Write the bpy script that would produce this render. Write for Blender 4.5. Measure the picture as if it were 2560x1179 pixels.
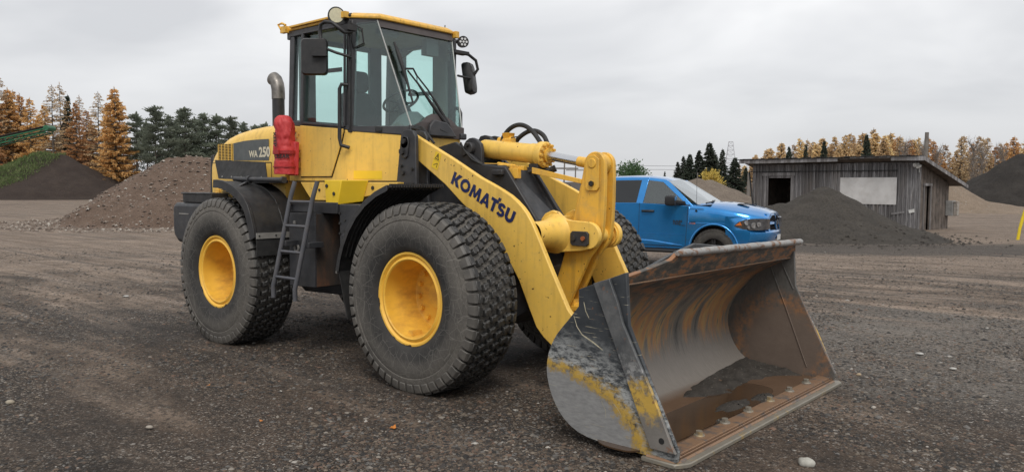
import bpy, bmesh, math, random
import numpy as np
from mathutils import Vector, Matrix, noise as mnoise

for o in list(bpy.data.objects):
    bpy.data.objects.remove(o, do_unlink=True)
S = bpy.context.scene
COL = S.collection
R = math.radians
rnd = random.Random(7)

# ------------------------------------------------------------------ camera, sky, sun, exposure
FPX, CAM = 1984.6, Vector((6.048, -5.285, 1.607))
YAW, PITCH, ROLL = 2.282922, -0.0626214, 0.0052716
cF = Vector((math.cos(YAW) * math.cos(PITCH), math.sin(YAW) * math.cos(PITCH), math.sin(PITCH)))
cR0 = Vector((math.sin(YAW), -math.cos(YAW), 0))
cU0 = cR0.cross(cF)
cR = cR0 * math.cos(ROLL) + cU0 * math.sin(ROLL)
cU = -cR0 * math.sin(ROLL) + cU0 * math.cos(ROLL)
camd = bpy.data.cameras.new('camera')
camd.sensor_width = 36.0
camd.lens = FPX / 2560 * 36.0
camd.clip_start = 0.1
camd.clip_end = 6000
camo = bpy.data.objects.new('camera', camd)
COL.objects.link(camo)
mw = Matrix((cR, cU, -cF)).transposed().to_4x4()
mw.translation = CAM
camo.matrix_world = mw
S.camera = camo
FH = Vector((math.cos(YAW), math.sin(YAW), 0))
RH = Vector((math.sin(YAW), -math.cos(YAW), 0))


def gp(px, depth, z=0.0):
    """ground point seen at photo column px (2560 wide) at the given distance along the view"""
    lat = (px - 1280) / FPX * depth
    p = CAM + FH * depth + RH * lat
    return Vector((p.x, p.y, z))


def hz(px, py, depth):
    """height of a thing seen at photo row py at the given distance"""
    hor = 465.1 + (px - 1280) * 0.0053
    return 1.607 + (hor - py) / FPX * depth


SUN_EL, SUN_AZ_VEC = R(52), (-FH * 0.90 + RH * 0.05).normalized()
W = bpy.data.worlds.new('World')
S.world = W
W.use_nodes = True
nt = W.node_tree
nt.nodes.clear()
N = nt.nodes.new
out = N('ShaderNodeOutputWorld')
bg = N('ShaderNodeBackground')
bg.inputs['Strength'].default_value = 0.094
sky = N('ShaderNodeTexSky')
sky.sky_type = 'NISHITA'
sky.sun_disc = False
sky.sun_elevation = SUN_EL
sky.sun_rotation = math.atan2(SUN_AZ_VEC.x, SUN_AZ_VEC.y)
tc = N('ShaderNodeTexCoord')
sep = N('ShaderNodeSeparateXYZ')
nt.links.new(tc.outputs['Generated'], sep.inputs[0])


def wmath(op, a, b=None, clamp=False):
    m = N('ShaderNodeMath')
    m.operation = op
    m.use_clamp = clamp
    for i, v in enumerate((a, b)):
        if v is None:
            continue
        if isinstance(v, (int, float)):
            m.inputs[i].default_value = v
        else:
            nt.links.new(v, m.inputs[i])
    return m.outputs[0]


zz = wmath('ADD', wmath('MAXIMUM', sep.outputs[2], 0.0), 0.22)
cmb = N('ShaderNodeCombineXYZ')
nt.links.new(wmath('DIVIDE', sep.outputs[0], zz), cmb.inputs[0])
nt.links.new(wmath('DIVIDE', sep.outputs[1], zz), cmb.inputs[1])
n1 = N('ShaderNodeTexNoise')
n1.inputs['Scale'].default_value = 1.15
n1.inputs['Detail'].default_value = 4
n1.inputs['Roughness'].default_value = 0.5
n1.inputs['Distortion'].default_value = 0.35
nt.links.new(cmb.outputs[0], n1.inputs['Vector'])
rp = N('ShaderNodeValToRGB')
rp.color_ramp.elements[0].position = 0.36
rp.color_ramp.elements[0].color = (6.1, 6.17, 6.35, 1)
rp.color_ramp.elements[1].position = 0.64
rp.color_ramp.elements[1].color = (9.0, 9.0, 9.03, 1)
nt.links.new(n1.outputs['Fac'], rp.inputs[0])
# duller towards the horizon
hm = N('ShaderNodeMix')
hm.data_type = 'RGBA'
hm.inputs['A'].default_value = (5.6, 5.66, 5.86, 1)
nt.links.new(wmath('MULTIPLY', sep.outputs[2], 4.2, True), hm.inputs['Factor'])
nt.links.new(rp.outputs[0], hm.inputs['B'])
mx = N('ShaderNodeMix')
mx.data_type = 'RGBA'
mx.inputs['Factor'].default_value = 0.94
nt.links.new(sky.outputs[0], mx.inputs['A'])
nt.links.new(hm.outputs['Result'], mx.inputs['B'])
nt.links.new(mx.outputs['Result'], bg.inputs['Color'])
nt.links.new(bg.outputs[0], out.inputs[0])

sund = bpy.data.lights.new('sun', 'SUN')
sund.energy = 1.5
sund.angle = R(24)
sund.color = (1.0, 0.965, 0.91)
suno = bpy.data.objects.new('sun', sund)
COL.objects.link(suno)
sdir = Vector((SUN_AZ_VEC.x * math.cos(SUN_EL), SUN_AZ_VEC.y * math.cos(SUN_EL), math.sin(SUN_EL)))
suno.rotation_euler = (-sdir).to_track_quat('-Z', 'Y').to_euler()
suno.location = (0, 0, 60)

S.view_settings.view_transform = 'Standard'
S.view_settings.look = 'None'
S.view_settings.exposure = 0.31
S.view_settings.gamma = 1.0
S.view_settings.use_curve_mapping = False


# ------------------------------------------------------------------ mesh helpers
class MB:
    def __init__(self):
        self.v, self.f = [], []

    def add(self, vs, fs):
        b = len(self.v)
        self.v += [tuple(p) for p in vs]
        self.f += [tuple(i + b for i in f) for f in fs]
        return self

    def box(self, c, s, rot=None):
        vs = []
        for dx in (-.5, .5):
            for dy in (-.5, .5):
                for dz in (-.5, .5):
                    p = Vector((dx * s[0], dy * s[1], dz * s[2]))
                    if rot is not None:
                        p = rot @ p
                    vs.append(p + Vector(c))
        return self.add(vs, [(0, 1, 3, 2), (4, 6, 7, 5), (0, 4, 5, 1), (2, 3, 7, 6), (0, 2, 6, 4), (1, 5, 7, 3)])

    def span(self, a, b):
        return self.box([(a[i] + b[i]) / 2 for i in range(3)], [abs(b[i] - a[i]) for i in range(3)])

    def prism(self, poly, axis, a, b):
        n = len(poly)

        def put(u, v, t):
            return {'y': (u, t, v), 'x': (t, u, v), 'z': (u, v, t)}[axis]
        vs = [put(u, v, a) for u, v in poly] + [put(u, v, b) for u, v in poly]
        fs = [tuple(range(n)), tuple(range(2 * n - 1, n - 1, -1))]
        fs += [(i, i + n, (i + 1) % n + n, (i + 1) % n) for i in range(n)]
        return self.add(vs, fs)

    def slab(self, pts, off):
        """flat or warped polygon in 3D given thickness along off"""
        n = len(pts)
        o = Vector(off)
        vs = [Vector(p) for p in pts] + [Vector(p) + o for p in pts]
        fs = [tuple(range(n)), tuple(range(2 * n - 1, n - 1, -1))]
        fs += [(i, i + n, (i + 1) % n + n, (i + 1) % n) for i in range(n)]
        return self.add(vs, fs)

    def tube(self, pts, r, n=10, cap=True):
        P = [Vector(p) for p in pts]
        rs = r if isinstance(r, (list, tuple)) else [r] * len(P)
        up = None
        vs, fs = [], []
        for i, p in enumerate(P):
            d = (P[min(i + 1, len(P) - 1)] - P[max(i - 1, 0)]).normalized()
            if up is None:
                a = Vector((0, 0, 1)) if abs(d.z) < .9 else Vector((1, 0, 0))
                up = (a - d * a.dot(d)).normalized()
            else:
                up = (up - d * up.dot(d)).normalized()
            s = d.cross(up)
            for k in range(n):
                t = 2 * math.pi * k / n
                vs.append(p + (up * math.cos(t) + s * math.sin(t)) * rs[i])
        m = len(P)
        for i in range(m - 1):
            for k in range(n):
                a, b = i * n + k, i * n + (k + 1) % n
                fs.append((a, b, b + n, a + n))
        if cap:
            fs.append(tuple(range(n - 1, -1, -1)))
            fs.append(tuple(range((m - 1) * n, m * n)))
        return self.add(vs, fs)

    def cyl(self, a, b, r, n=20):
        return self.tube([a, b], r, n)

    def lathe(self, prof, c, axis='y', n=48, close=False):
        """prof: (radius, height along axis)"""
        vs, fs = [], []
        m = len(prof)
        for k in range(n):
            t = 2 * math.pi * k / n
            ct, st = math.cos(t), math.sin(t)
            for r, h in prof:
                if axis == 'y':
                    p = (c[0] + r * ct, c[1] + h, c[2] + r * st)
                elif axis == 'z':
                    p = (c[0] + r * ct, c[1] + r * st, c[2] + h)
                else:
                    p = (c[0] + h, c[1] + r * ct, c[2] + r * st)
                vs.append(p)
        for k in range(n):
            k2 = (k + 1) % n
            for i in range(m if close else m - 1):
                j = (i + 1) % m
                fs.append((k * m + i, k * m + j, k2 * m + j, k2 * m + i))
        return self.add(vs, fs)

    def grid(self, pts):
        """pts: rows of 3D points"""
        m = len(pts[0])
        vs = [p for row in pts for p in row]
        fs = [(i * m + j, i * m + j + 1, (i + 1) * m + j + 1, (i + 1) * m + j)
              for i in range(len(pts) - 1) for j in range(m - 1)]
        return self.add(vs, fs)

    def loft(self, secs, closed=True, cap=True):
        m = len(secs[0])
        vs = [p for row in secs for p in row]
        fs = []
        for i in range(len(secs) - 1):
            for j in range(m if closed else m - 1):
                k = (j + 1) % m
                fs.append((i * m + j, i * m + k, (i + 1) * m + k, (i + 1) * m + j))
        if cap:
            fs.append(tuple(range(m - 1, -1, -1)))
            fs.append(tuple(range((len(secs) - 1) * m, len(secs) * m)))
        return self.add(vs, fs)

    def bolt(self, p, d, r, h, n=6):
        p, d = Vector(p), Vector(d).normalized()
        return self.tube([p, p + d * h], r, n)

    def each(self):
        """the builder's far-apart pieces, one builder each"""
        n = len(self.v)
        par = list(range(n))

        def find(i):
            while par[i] != i:
                par[i] = par[par[i]]
                i = par[i]
            return i
        for f in self.f:
            for q in f[1:]:
                par[find(q)] = find(f[0])
        grp = {}
        for i in range(n):
            grp.setdefault(find(i), []).append(i)
        isl = []
        for ids in grp.values():
            a = np.array([self.v[i] for i in ids])
            isl.append([ids, a.min(0), a.max(0)])
        k = len(isl)
        pi_ = list(range(k))

        def f2(i):
            while pi_[i] != i:
                i = pi_[i]
            return i
        for i in range(k):
            for j in range(i):
                gap = np.maximum(0, np.maximum(isl[i][1] - isl[j][2], isl[j][1] - isl[i][2]))
                big = max((isl[i][2] - isl[i][1]).max(), (isl[j][2] - isl[j][1]).max())
                if np.sqrt((gap ** 2).sum()) <= max(.02, .5 * big):
                    pi_[f2(i)] = f2(j)
        outl = {}
        for i in range(k):
            outl.setdefault(f2(i), set()).update(isl[i][0])
        res = []
        for ids in outl.values():
            mp_ = {}
            m = MB()
            for i in sorted(ids):
                mp_[i] = len(m.v)
                m.v.append(self.v[i])
            m.f = [tuple(mp_[q] for q in f) for f in self.f if f[0] in ids]
            res.append(m)
        return res

    def build(self, name, mat, parent=None, smooth=None, bevel=0, seg=2, loc=None, each=False):
        if each:
            return [m.build(name, mat, parent, smooth, bevel, seg, loc) for m in self.each()][-1]
        me = bpy.data.meshes.new(name)
        me.from_pydata(self.v, [], self.f)
        bm = bmesh.new()
        bm.from_mesh(me)
        bmesh.ops.recalc_face_normals(bm, faces=bm.faces)
        bm.to_mesh(me)
        bm.free()
        if smooth:
            me.shade_smooth()
            me.set_sharp_from_angle(angle=R(smooth))
        o = bpy.data.objects.new(name, me)
        COL.objects.link(o)
        for m in (mat if isinstance(mat, (list, tuple)) else [mat]):
            me.materials.append(m)
        if bevel:
            b = o.modifiers.new('bevel', 'BEVEL')
            b.width = bevel
            b.segments = seg
            b.limit_method = 'ANGLE'
            b.angle_limit = R(35)
            b.use_clamp_overlap = True
            if not smooth:
                me.shade_smooth()
                me.set_sharp_from_angle(angle=R(30))
        if loc is not None:
            o.location = loc
        if parent is not None:
            o.parent = parent
        return o


def tag(o, label=None, cat=None, group=None, kind=None):
    if label:
        o['label'] = label
    if cat:
        o['category'] = cat
    if group:
        o['group'] = group
    if kind:
        o['kind'] = kind
    return o


def empty(name, loc=(0, 0, 0), rz=0.0):
    o = bpy.data.objects.new(name, None)
    o.empty_display_size = 0.3
    COL.objects.link(o)
    o.location = loc
    o.rotation_euler = (0, 0, rz)
    return o


def copy_tree(o, parent=None):
    c = o.copy()
    COL.objects.link(c)
    c.parent = parent
    for ch in [x for x in bpy.data.objects if x.parent == o]:
        copy_tree(ch, c)
    return c


def smooth_path(pts, k=5):
    """Catmull-Rom points through pts"""
    P = [Vector(p) for p in pts]
    P = [P[0] * 2 - P[1]] + P + [P[-1] * 2 - P[-2]]
    res = []
    for i in range(1, len(P) - 2):
        a, b_, c, d = P[i - 1:i + 3]
        for j in range(k):
            t = j / k
            res.append(.5 * ((2 * b_) + (c - a) * t + (2 * a - 5 * b_ + 4 * c - d) * t * t + (3 * b_ - a - 3 * c + d) * t ** 3))
    return res + [P[-2]]


def arc(cx, cy, r, a0, a1, n):
    return [(cx + r * math.cos(R(a0 + (a1 - a0) * i / n)), cy + r * math.sin(R(a0 + (a1 - a0) * i / n))) for i in range(n + 1)]


def text_mb(s, size, weight=0.0, xs=1.0):
    """list of (verts2d, faces) triangles of a string in the built-in typeface"""
    cu = bpy.data.curves.new('lettering', 'FONT')
    cu.body = s
    cu.size = size
    cu.offset = weight
    cu.resolution_u = 4
    o = bpy.data.objects.new('lettering', cu)
    COL.objects.link(o)
    dg = bpy.context.evaluated_depsgraph_get()
    me = o.evaluated_get(dg).to_mesh()
    vs = [(v.co.x * xs, v.co.y) for v in me.vertices]
    fs = [tuple(p.vertices) for p in me.polygons]
    o.evaluated_get(dg).to_mesh_clear()
    bpy.data.objects.remove(o, do_unlink=True)
    return vs, fs
# ------------------------------------------------------------------ materials
class NT:
    def __init__(self, name):
        self.m = bpy.data.materials.new(name)
        self.m.use_nodes = True
        self.t = self.m.node_tree
        self.b = self.t.nodes['Principled BSDF']
        self.o = self.t.nodes['Material Output']
        self._tc = None

    def n(self, kind, **kw):
        x = self.t.nodes.new('ShaderNode' + kind)
        for k, v in kw.items():
            setattr(x, k, v)
        return x

    def l(self, a, b):
        self.t.links.new(a, b)

    def co(self, scale=(1, 1, 1), rot=(0, 0, 0), loc=(0, 0, 0), src='Object'):
        if self._tc is None:
            self._tc = self.n('TexCoord')
        mp = self.n('Mapping')
        mp.inputs['Scale'].default_value = scale
        mp.inputs['Rotation'].default_value = rot
        mp.inputs['Location'].default_value = loc
        self.l(self._tc.outputs[src], mp.inputs[0])
        return mp.outputs[0]

    def noise(self, vec, scale, detail=5, rough=0.55, dist=0.0):
        x = self.n('TexNoise')
        x.inputs['Scale'].default_value = scale
        x.inputs['Detail'].default_value = detail
        x.inputs['Roughness'].default_value = rough
        x.inputs['Distortion'].default_value = dist
        self.l(vec, x.inputs['Vector'])
        return x.outputs['Fac']

    def voro(self, vec, scale, feature='F1', outp='Distance', rand=1.0):
        x = self.n('TexVoronoi')
        x.feature = feature
        x.inputs['Scale'].default_value = scale
        x.inputs['Randomness'].default_value = rand
        self.l(vec, x.inputs['Vector'])
        return x.outputs[outp]

    def ramp(self, fac, stops, interp='LINEAR'):
        x = self.n('ValToRGB')
        r = x.color_ramp
        r.interpolation = interp
        while len(r.elements) < len(stops):
            r.elements.new(0.5)
        for e, (p, c) in zip(r.elements, stops):
            e.position = p
            e.color = (c, c, c, 1) if isinstance(c, (int, float)) else (*c, 1)
        self.l(fac, x.inputs[0])
        return x.outputs[0]

    def mix(self, fac, a, b, mode='MIX'):
        x = self.n('Mix')
        x.data_type = 'RGBA'
        x.blend_type = mode
        for k, v in (('Factor', fac), ('A', a), ('B', b)):
            if isinstance(v, (int, float)):
                if k == 'Factor':
                    x.inputs[k].default_value = v
                else:
                    x.inputs[k].default_value = (v, v, v, 1)
            elif isinstance(v, tuple):
                x.inputs[k].default_value = (*v, 1)
            else:
                self.l(v, x.inputs[k])
        return x.outputs['Result']

    def math(self, op, a, b=None, c=None, clamp=False):
        x = self.n('Math')
        x.operation = op
        x.use_clamp = clamp
        for i, v in enumerate((a, b, c)):
            if v is None:
                continue
            if isinstance(v, (int, float)):
                x.inputs[i].default_value = v
            else:
                self.l(v, x.inputs[i])
        return x.outputs[0]

    def xyz(self, src='Object'):
        if self._tc is None:
            self._tc = self.n('TexCoord')
        s = self.n('SeparateXYZ')
        self.l(self._tc.outputs[src], s.inputs[0])
        return s.outputs

    def set(self, name, v):
        i = self.b.inputs[name]
        if isinstance(v, (int, float)):
            i.default_value = v
        elif isinstance(v, tuple):
            i.default_value = (*v, 1) if len(v) == 3 else v
        else:
            self.l(v, i)

    def bump(self, h, strength=0.3, dist=0.01):
        x = self.n('Bump')
        x.inputs['Strength'].default_value = strength
        x.inputs['Distance'].default_value = dist
        self.l(h, x.inputs['Height'])
        self.l(x.outputs[0], self.b.inputs['Normal'])


def simple(name, col, rough=0.5, metal=0.0, var=0.25, scale=6.0, dust=0.0, dustcol=(.16, .13, .105), bump=0.0, bscale=60, coat=0.0, spec=0.5):
    k = NT(name)
    v = k.co()
    a = k.noise(v, scale)
    c = k.mix(k.ramp(a, [(.3, 0.0), (.7, 1.0)]), tuple(x * (1 - var) for x in col), tuple(min(1, x * (1 + var)) for x in col))
    if dust:
        d = k.noise(v, scale * 2.3, 8, .65)
        c = k.mix(k.math('MULTIPLY', k.ramp(d, [(.45, 0.0), (.75, 1.0)]), dust), c, dustcol)
    k.set('Base Color', c)
    k.set('Roughness', k.ramp(k.noise(v, scale * 3), [(.3, max(0, rough - .1)), (.7, min(1, rough + .12))]))
    k.set('Metallic', metal)
    k.set('Specular IOR Level', spec)
    if coat:
        k.set('Coat Weight', coat)
        k.set('Coat Roughness', 0.08)
    if bump:
        k.bump(k.noise(v, bscale, 6), bump, 0.004)
    return k.m


def paint_yellow(name, dirt=0.35, base=(.87, .55, .105), rust=True):
    k = NT(name)
    v = k.co()
    big = k.noise(v, 1.7, 4)
    c = k.mix(k.ramp(big, [(.3, 0.0), (.7, 1.0)]), tuple(x * .93 for x in base), tuple(x * 1.06 for x in base))
    # streaky grime running down
    st = k.noise(k.co((9, 9, 1.1)), 2.0, 6, .6)
    c = k.mix(k.math('MULTIPLY', k.ramp(st, [(.5, 0.0), (.78, 1.0)]), dirt), c, (.26, .15, .05))
    du = k.noise(v, 14, 8, .7)
    c = k.mix(k.math('MULTIPLY', k.ramp(du, [(.48, 0.0), (.8, 1.0)]), dirt * .8), c, (.42, .30, .13))
    if rust:
        ch = k.noise(v, 34, 3, .5)
        c = k.mix(k.ramp(ch, [(.705, 0.0), (.715, 1.0)]), c, (.09, .035, .015))
    k.set('Base Color', c)
    k.set('Roughness', k.ramp(du, [(.3, .36), (.7, .58)]))
    k.set('Coat Weight', 0.1)
    k.set('Coat Roughness', 0.25)
    k.bump(k.noise(v, 7, 3), 0.05, 0.01)
    return k.m


def glass_mat(name, tint, refl=0.06, edge=0.6):
    k = NT(name)
    tr = k.n('BsdfTransparent')
    tr.inputs[0].default_value = (*tint, 1)
    gl = k.n('BsdfGlossy')
    gl.inputs['Roughness'].default_value = 0.015
    gl.inputs[0].default_value = (.95, .98, 1, 1)
    lw = k.n('LayerWeight')
    lw.inputs[0].default_value = 0.5
    f = k.math('POWER', lw.outputs['Facing'], 4.0)
    f = k.math('MULTIPLY_ADD', f, edge, refl, True)
    ms = k.n('MixShader')
    k.l(f, ms.inputs[0])
    k.l(tr.outputs[0], ms.inputs[1])
    k.l(gl.outputs[0], ms.inputs[2])
    k.l(ms.outputs[0], k.o.inputs[0])
    return k.m


M = {}
M['yellow'] = paint_yellow('yellow_paint', .38)
M['yellow_worn'] = paint_yellow('worn_yellow_paint', .75, (.80, .45, .055))
M['black'] = simple('black_plastic', (.018, .018, .019), .5, var=.3, dust=.35, dustcol=(.07, .06, .052))
M['ladder'] = simple('ladder_grey_paint', (.075, .077, .088), .5, var=.2, dust=.3)
M['dark'] = simple('dark_grey_paint', (.030, .031, .035), .5, var=.25, scale=4, dust=.4, dustcol=(.085, .075, .065), bump=.15, bscale=30)
M['charcoal'] = simple('charcoal_cab_paint', (.040, .040, .044), .42, var=.15, dust=.15)
M['rubber'] = simple('black_rubber', (.02, .02, .02), .7, var=.3, dust=.4, dustcol=(.06, .055, .05))
M['steel'] = simple('bare_steel', (.42, .42, .42), .4, 0.85, var=.2, dust=.3)
M['chrome'] = simple('polished_rod', (.62, .63, .65), .22, 1.0, var=.05)
M['grey_strip'] = simple('grey_metal_strip', (.30, .29, .27), .6, 0.3, var=.25, dust=.3)
M['bolt'] = simple('bolt_steel', (.05, .048, .046), .5, .5, var=.3)
M['orange_bolt'] = simple('rusted_bolt', (.35, .1, .03), .7, 0.1, var=.3)
M['exhaust'] = simple('weathered_exhaust', (.20, .185, .17), .45, .7, var=.5, scale=12)
M['navy'] = simple('navy_lettering', (.012, .018, .085), .5, var=.05)
M['cream'] = simple('cream_lettering', (.66, .60, .45), .5, var=.08)
M['decal_grey'] = simple('grey_decal', (.085, .095, .095), .45, var=.2, dust=.3, dustcol=(.15, .14, .12))
M['decal_yellow'] = simple('yellow_decal', (.84, .56, .025), .5, var=.05)
M['ink'] = simple('black_ink', (.012, .012, .012), .6, var=.05)
M['seat'] = simple('seat_cloth', (.022, .022, .024), .85, var=.2)
M['lining'] = simple('cab_lining', (.17, .175, .175), 1.0, var=.1, spec=0.0)
M['cab_glass'] = glass_mat('green_tint_glass', (.85, .958, .938), .055, .5)
M['cab_glass_inner'] = glass_mat('green_tint_window', (.87, .962, .945), .03, .4)
M['dark_glass'] = glass_mat('privacy_glass', (.06, .06, .065), .07, .6)
M['car_glass'] = glass_mat('car_glass', (.46, .52, .48), .13, .5)
M['wind_glass'] = glass_mat('windscreen_glass', (.40, .44, .43), .50, .3)
M['seam'] = simple('glass_seam', (.42, .43, .41), .5, var=.1)
M['brown_band'] = simple('windscreen_band', (.075, .062, .06), .6, var=.15)
M['lamp_cream'] = simple('cream_lens', (.62, .58, .40), .25, var=.08, scale=40)
M['lamp_clear'] = simple('clear_lens', (.75, .76, .76), .15, var=.05)
M['amber'] = simple('amber_lens', (.65, .18, .04), .2, var=.05)


def red_fabric():
    k = NT('red_pvc_fabric')
    v = k.co()
    a = k.noise(v, 7, 6, .6, .4)
    k.set('Base Color', k.mix(k.ramp(a, [(.3, 0.0), (.7, 1.0)]), (.40, .018, .022), (.60, .055, .055)))
    k.set('Roughness', .58)
    w = k.noise(k.co((1, 1, .7)), 16, 4, .5, .8)
    k.bump(w, .5, .012)
    return k.m


M['red'] = red_fabric()
M['red_dark'] = simple('red_strap', (.33, .02, .022), .6, var=.2)


def tyre_mat():
    k = NT('dusty_tyre_rubber')
    X = k.xyz()
    rr = k.math('SQRT', k.math('ADD', k.math('MULTIPLY', X[0], X[0]), k.math('MULTIPLY', X[2], X[2])))
    v = k.co()
    a = k.noise(v, 5, 8, .65)
    sc = k.voro(k.co((1, .2, 1)), 9, 'DISTANCE_TO_EDGE')
    sc2 = k.voro(k.co((1.6, .2, .8), (0, .9, 0)), 12, 'DISTANCE_TO_EDGE')
    base = k.mix(k.ramp(a, [(.3, 0.0), (.72, 1.0)]), (.020, .020, .020), (.058, .054, .050))
    # tan dust band around the outer sidewall, broken up
    band = k.ramp(rr, [(.47, 0.0), (.52, .55), (.60, .85), (.66, 1.0), (.72, 1.0), (.74, .5)])
    dn = k.ramp(k.noise(v, 3.2, 8, .7), [(.28, .25), (.66, 1.0)])
    base = k.mix(k.math('MULTIPLY', k.math('MULTIPLY', band, dn), .8), base, (.165, .150, .130))
    fine = k.ramp(k.noise(v, 60, 5, .7), [(.5, 0.0), (.75, .4)])
    base = k.mix(k.math('MULTIPLY', fine, band), base, (.25, .23, .20))
    scr = k.ramp(sc, [(.0, 1.0), (.018, 0.0)])
    scr2 = k.ramp(sc2, [(.0, 1.0), (.014, 0.0)])
    scm = k.math('MULTIPLY', k.math('MAXIMUM', scr, scr2), k.ramp(rr, [(.40, .0), (.43, .45), (.68, .45), (.70, 0.0)]))
    base = k.mix(scm, base, (.26, .245, .22))
    k.set('Base Color', base)
    k.set('Roughness', .78)
    k.set('Specular IOR Level', .35)
    k.bump(k.noise(v, 45, 6, .7), .25, .006)
    return k.m


M['tyre'] = tyre_mat()
M['tread'] = simple('tread_block_rubber', (.030, .030, .029), .55, var=.4, scale=14, dust=.6, dustcol=(.105, .096, .085), bump=.3, bscale=70)


def tread_mat():
    k = NT('tread_block_rubber')
    X = k.xyz()
    v = k.co()
    n_ = k.noise(v, 14, 7, .65)
    c = k.mix(k.ramp(n_, [(.3, 0.0), (.7, 1.0)]), (.020, .020, .020), (.048, .046, .043))
    ay = k.math('ABSOLUTE', X[1])
    sh = k.math('MULTIPLY', k.ramp(ay, [(.200, 0.0), (.232, .9)]), k.ramp(k.noise(v, 6, 8, .7), [(.3, .35), (.6, 1.0)]))
    c = k.mix(sh, c, (.125, .114, .10))
    fs = k.math('MULTIPLY', k.math('SUBTRACT', 1.0, k.ramp(ay, [(.19, 0.0), (.22, 1.0)])), k.ramp(k.noise(k.co((1, 1, 1), loc=(5, 5, 5)), 38, 5, .6), [(.58, 0.0), (.66, .7)]))
    c = k.mix(fs, c, (.16, .155, .15))
    k.set('Base Color', c)
    k.set('Roughness', .55)
    k.bump(k.noise(v, 70, 6, .7), .3, .004)
    return k.m


M['tread'] = tread_mat()


def rim_mat():
    k = NT('chipped_yellow_rim')
    X = k.xyz()
    rr = k.math('SQRT', k.math('ADD', k.math('MULTIPLY', X[0], X[0]), k.math('MULTIPLY', X[2], X[2])))
    v = k.co()
    c = k.mix(k.ramp(k.noise(v, 5, 6), [(.3, 0.0), (.7, 1.0)]), (.80, .455, .05), (.88, .53, .08))
    # dark chips along the flange
    ch = k.noise(v, 6.5, 5, .6)
    thr = k.ramp(rr, [(.325, 0.0), (.350, .22), (.366, .30)])
    c = k.mix(k.ramp(k.math('ADD', ch, thr), [(.90, 0.0), (.91, 1.0)]), c, (.02, .018, .016))
    # brown shading of the dish painted into the colour, along with rusty grime
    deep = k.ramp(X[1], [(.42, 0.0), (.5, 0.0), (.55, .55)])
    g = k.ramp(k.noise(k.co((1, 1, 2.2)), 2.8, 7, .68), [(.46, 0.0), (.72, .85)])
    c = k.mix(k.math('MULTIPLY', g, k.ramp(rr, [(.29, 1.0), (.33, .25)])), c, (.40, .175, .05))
    k.set('Base Color', c)
    k.set('Roughness', .5)
    return k.m


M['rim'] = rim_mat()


def bucket_out():
    k = NT('worn_bucket_side')
    X = k.xyz()
    v = k.co()
    nz = k.noise(v, 6, 7, .6)
    nd = k.math('ADD', k.math('MULTIPLY', k.math('SUBTRACT', nz, .5), .26), k.math('MULTIPLY', k.math('SUBTRACT', k.noise(v, 34, 9, .8), .5), .34))
    ex = k.math('DIVIDE', k.math('SUBTRACT', X[0], 2.85), .80)
    ez = k.math('DIVIDE', X[2], .47)
    e = k.math('MULTIPLY', k.math('ADD', k.math('SQRT', k.math('ADD', k.math('MULTIPLY', ex, ex), k.math('MULTIPLY', ez, ez))), nd), .5)
    paint = k.mix(k.ramp(k.noise(v, 9, 6), [(.3, 0.0), (.7, 1.0)]), (.022, .026, .031), (.05, .056, .062))
    bare = k.mix(k.ramp(k.noise(k.co((1, 1, 3.0)), 16, 8, .7), [(.3, 0.0), (.7, 1.0)]), (.24, .24, .24), (.38, .38, .375))
    c = k.mix(k.ramp(e, [(.45, 1.0), (.50, 0.0)]), paint, bare)
    # yellow undercoat showing at the wear line, pale primer just above it
    yb = k.ramp(e, [(.44, 0.0), (.475, 1.0), (.52, 1.0), (.565, 0.0)])
    brk = k.ramp(k.noise(v, 13, 9, .78), [(.38, 0.0), (.52, .95)])
    c = k.mix(k.math('MULTIPLY', yb, brk), c, (.52, .33, .06))
    pb = k.ramp(e, [(.50, 0.0), (.545, 1.0), (.62, .75), (.80, 0.0)])
    pk = k.ramp(k.noise(k.co((1.0, 1, 2.4), (0, .7, 0)), 15, 9, .75), [(.42, 0.0), (.58, 1.0)])
    c = k.mix(k.math('MULTIPLY', pb, pk), c, (.42, .43, .42))
    # long scratches everywhere
    sm = None
    for ang, fr, of in ((.55, 34, 0), (-.75, 30, 4), (1.35, 38, 9), (.15, 30, 13)):
        sc_ = k.noise(k.co((1.6, 1, fr), (0, ang, 0), (of, 0, of)), 3.2, 3, .5)
        sc_ = k.ramp(sc_, [(.695, 0.0), (.72, 1.0)])
        sm = sc_ if sm is None else k.math('MAXIMUM', sm, sc_)
    sm = k.math('MULTIPLY', sm, k.ramp(k.noise(v, 5, 4), [(.36, .15), (.62, .9)]))
    c = k.mix(sm, c, (.50, .45, .33))
    # rust specks near the edges
    rs = k.ramp(k.noise(v, 24, 6, .6), [(.66, 0.0), (.70, 1.0)])
    c = k.mix(k.math('MULTIPLY', rs, k.ramp(X[2], [(.35, 0.0), (.75, .8)])), c, (.19, .085, .04))
    k.set('Base Color', c)
    k.set('Roughness', k.ramp(e, [(.45, .38), (.55, .5)]))
    k.set('Metallic', k.ramp(e, [(.46, .35), (.50, .1)]))
    k.bump(k.noise(v, 30, 5), .12, .005)
    return k.m


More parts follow.
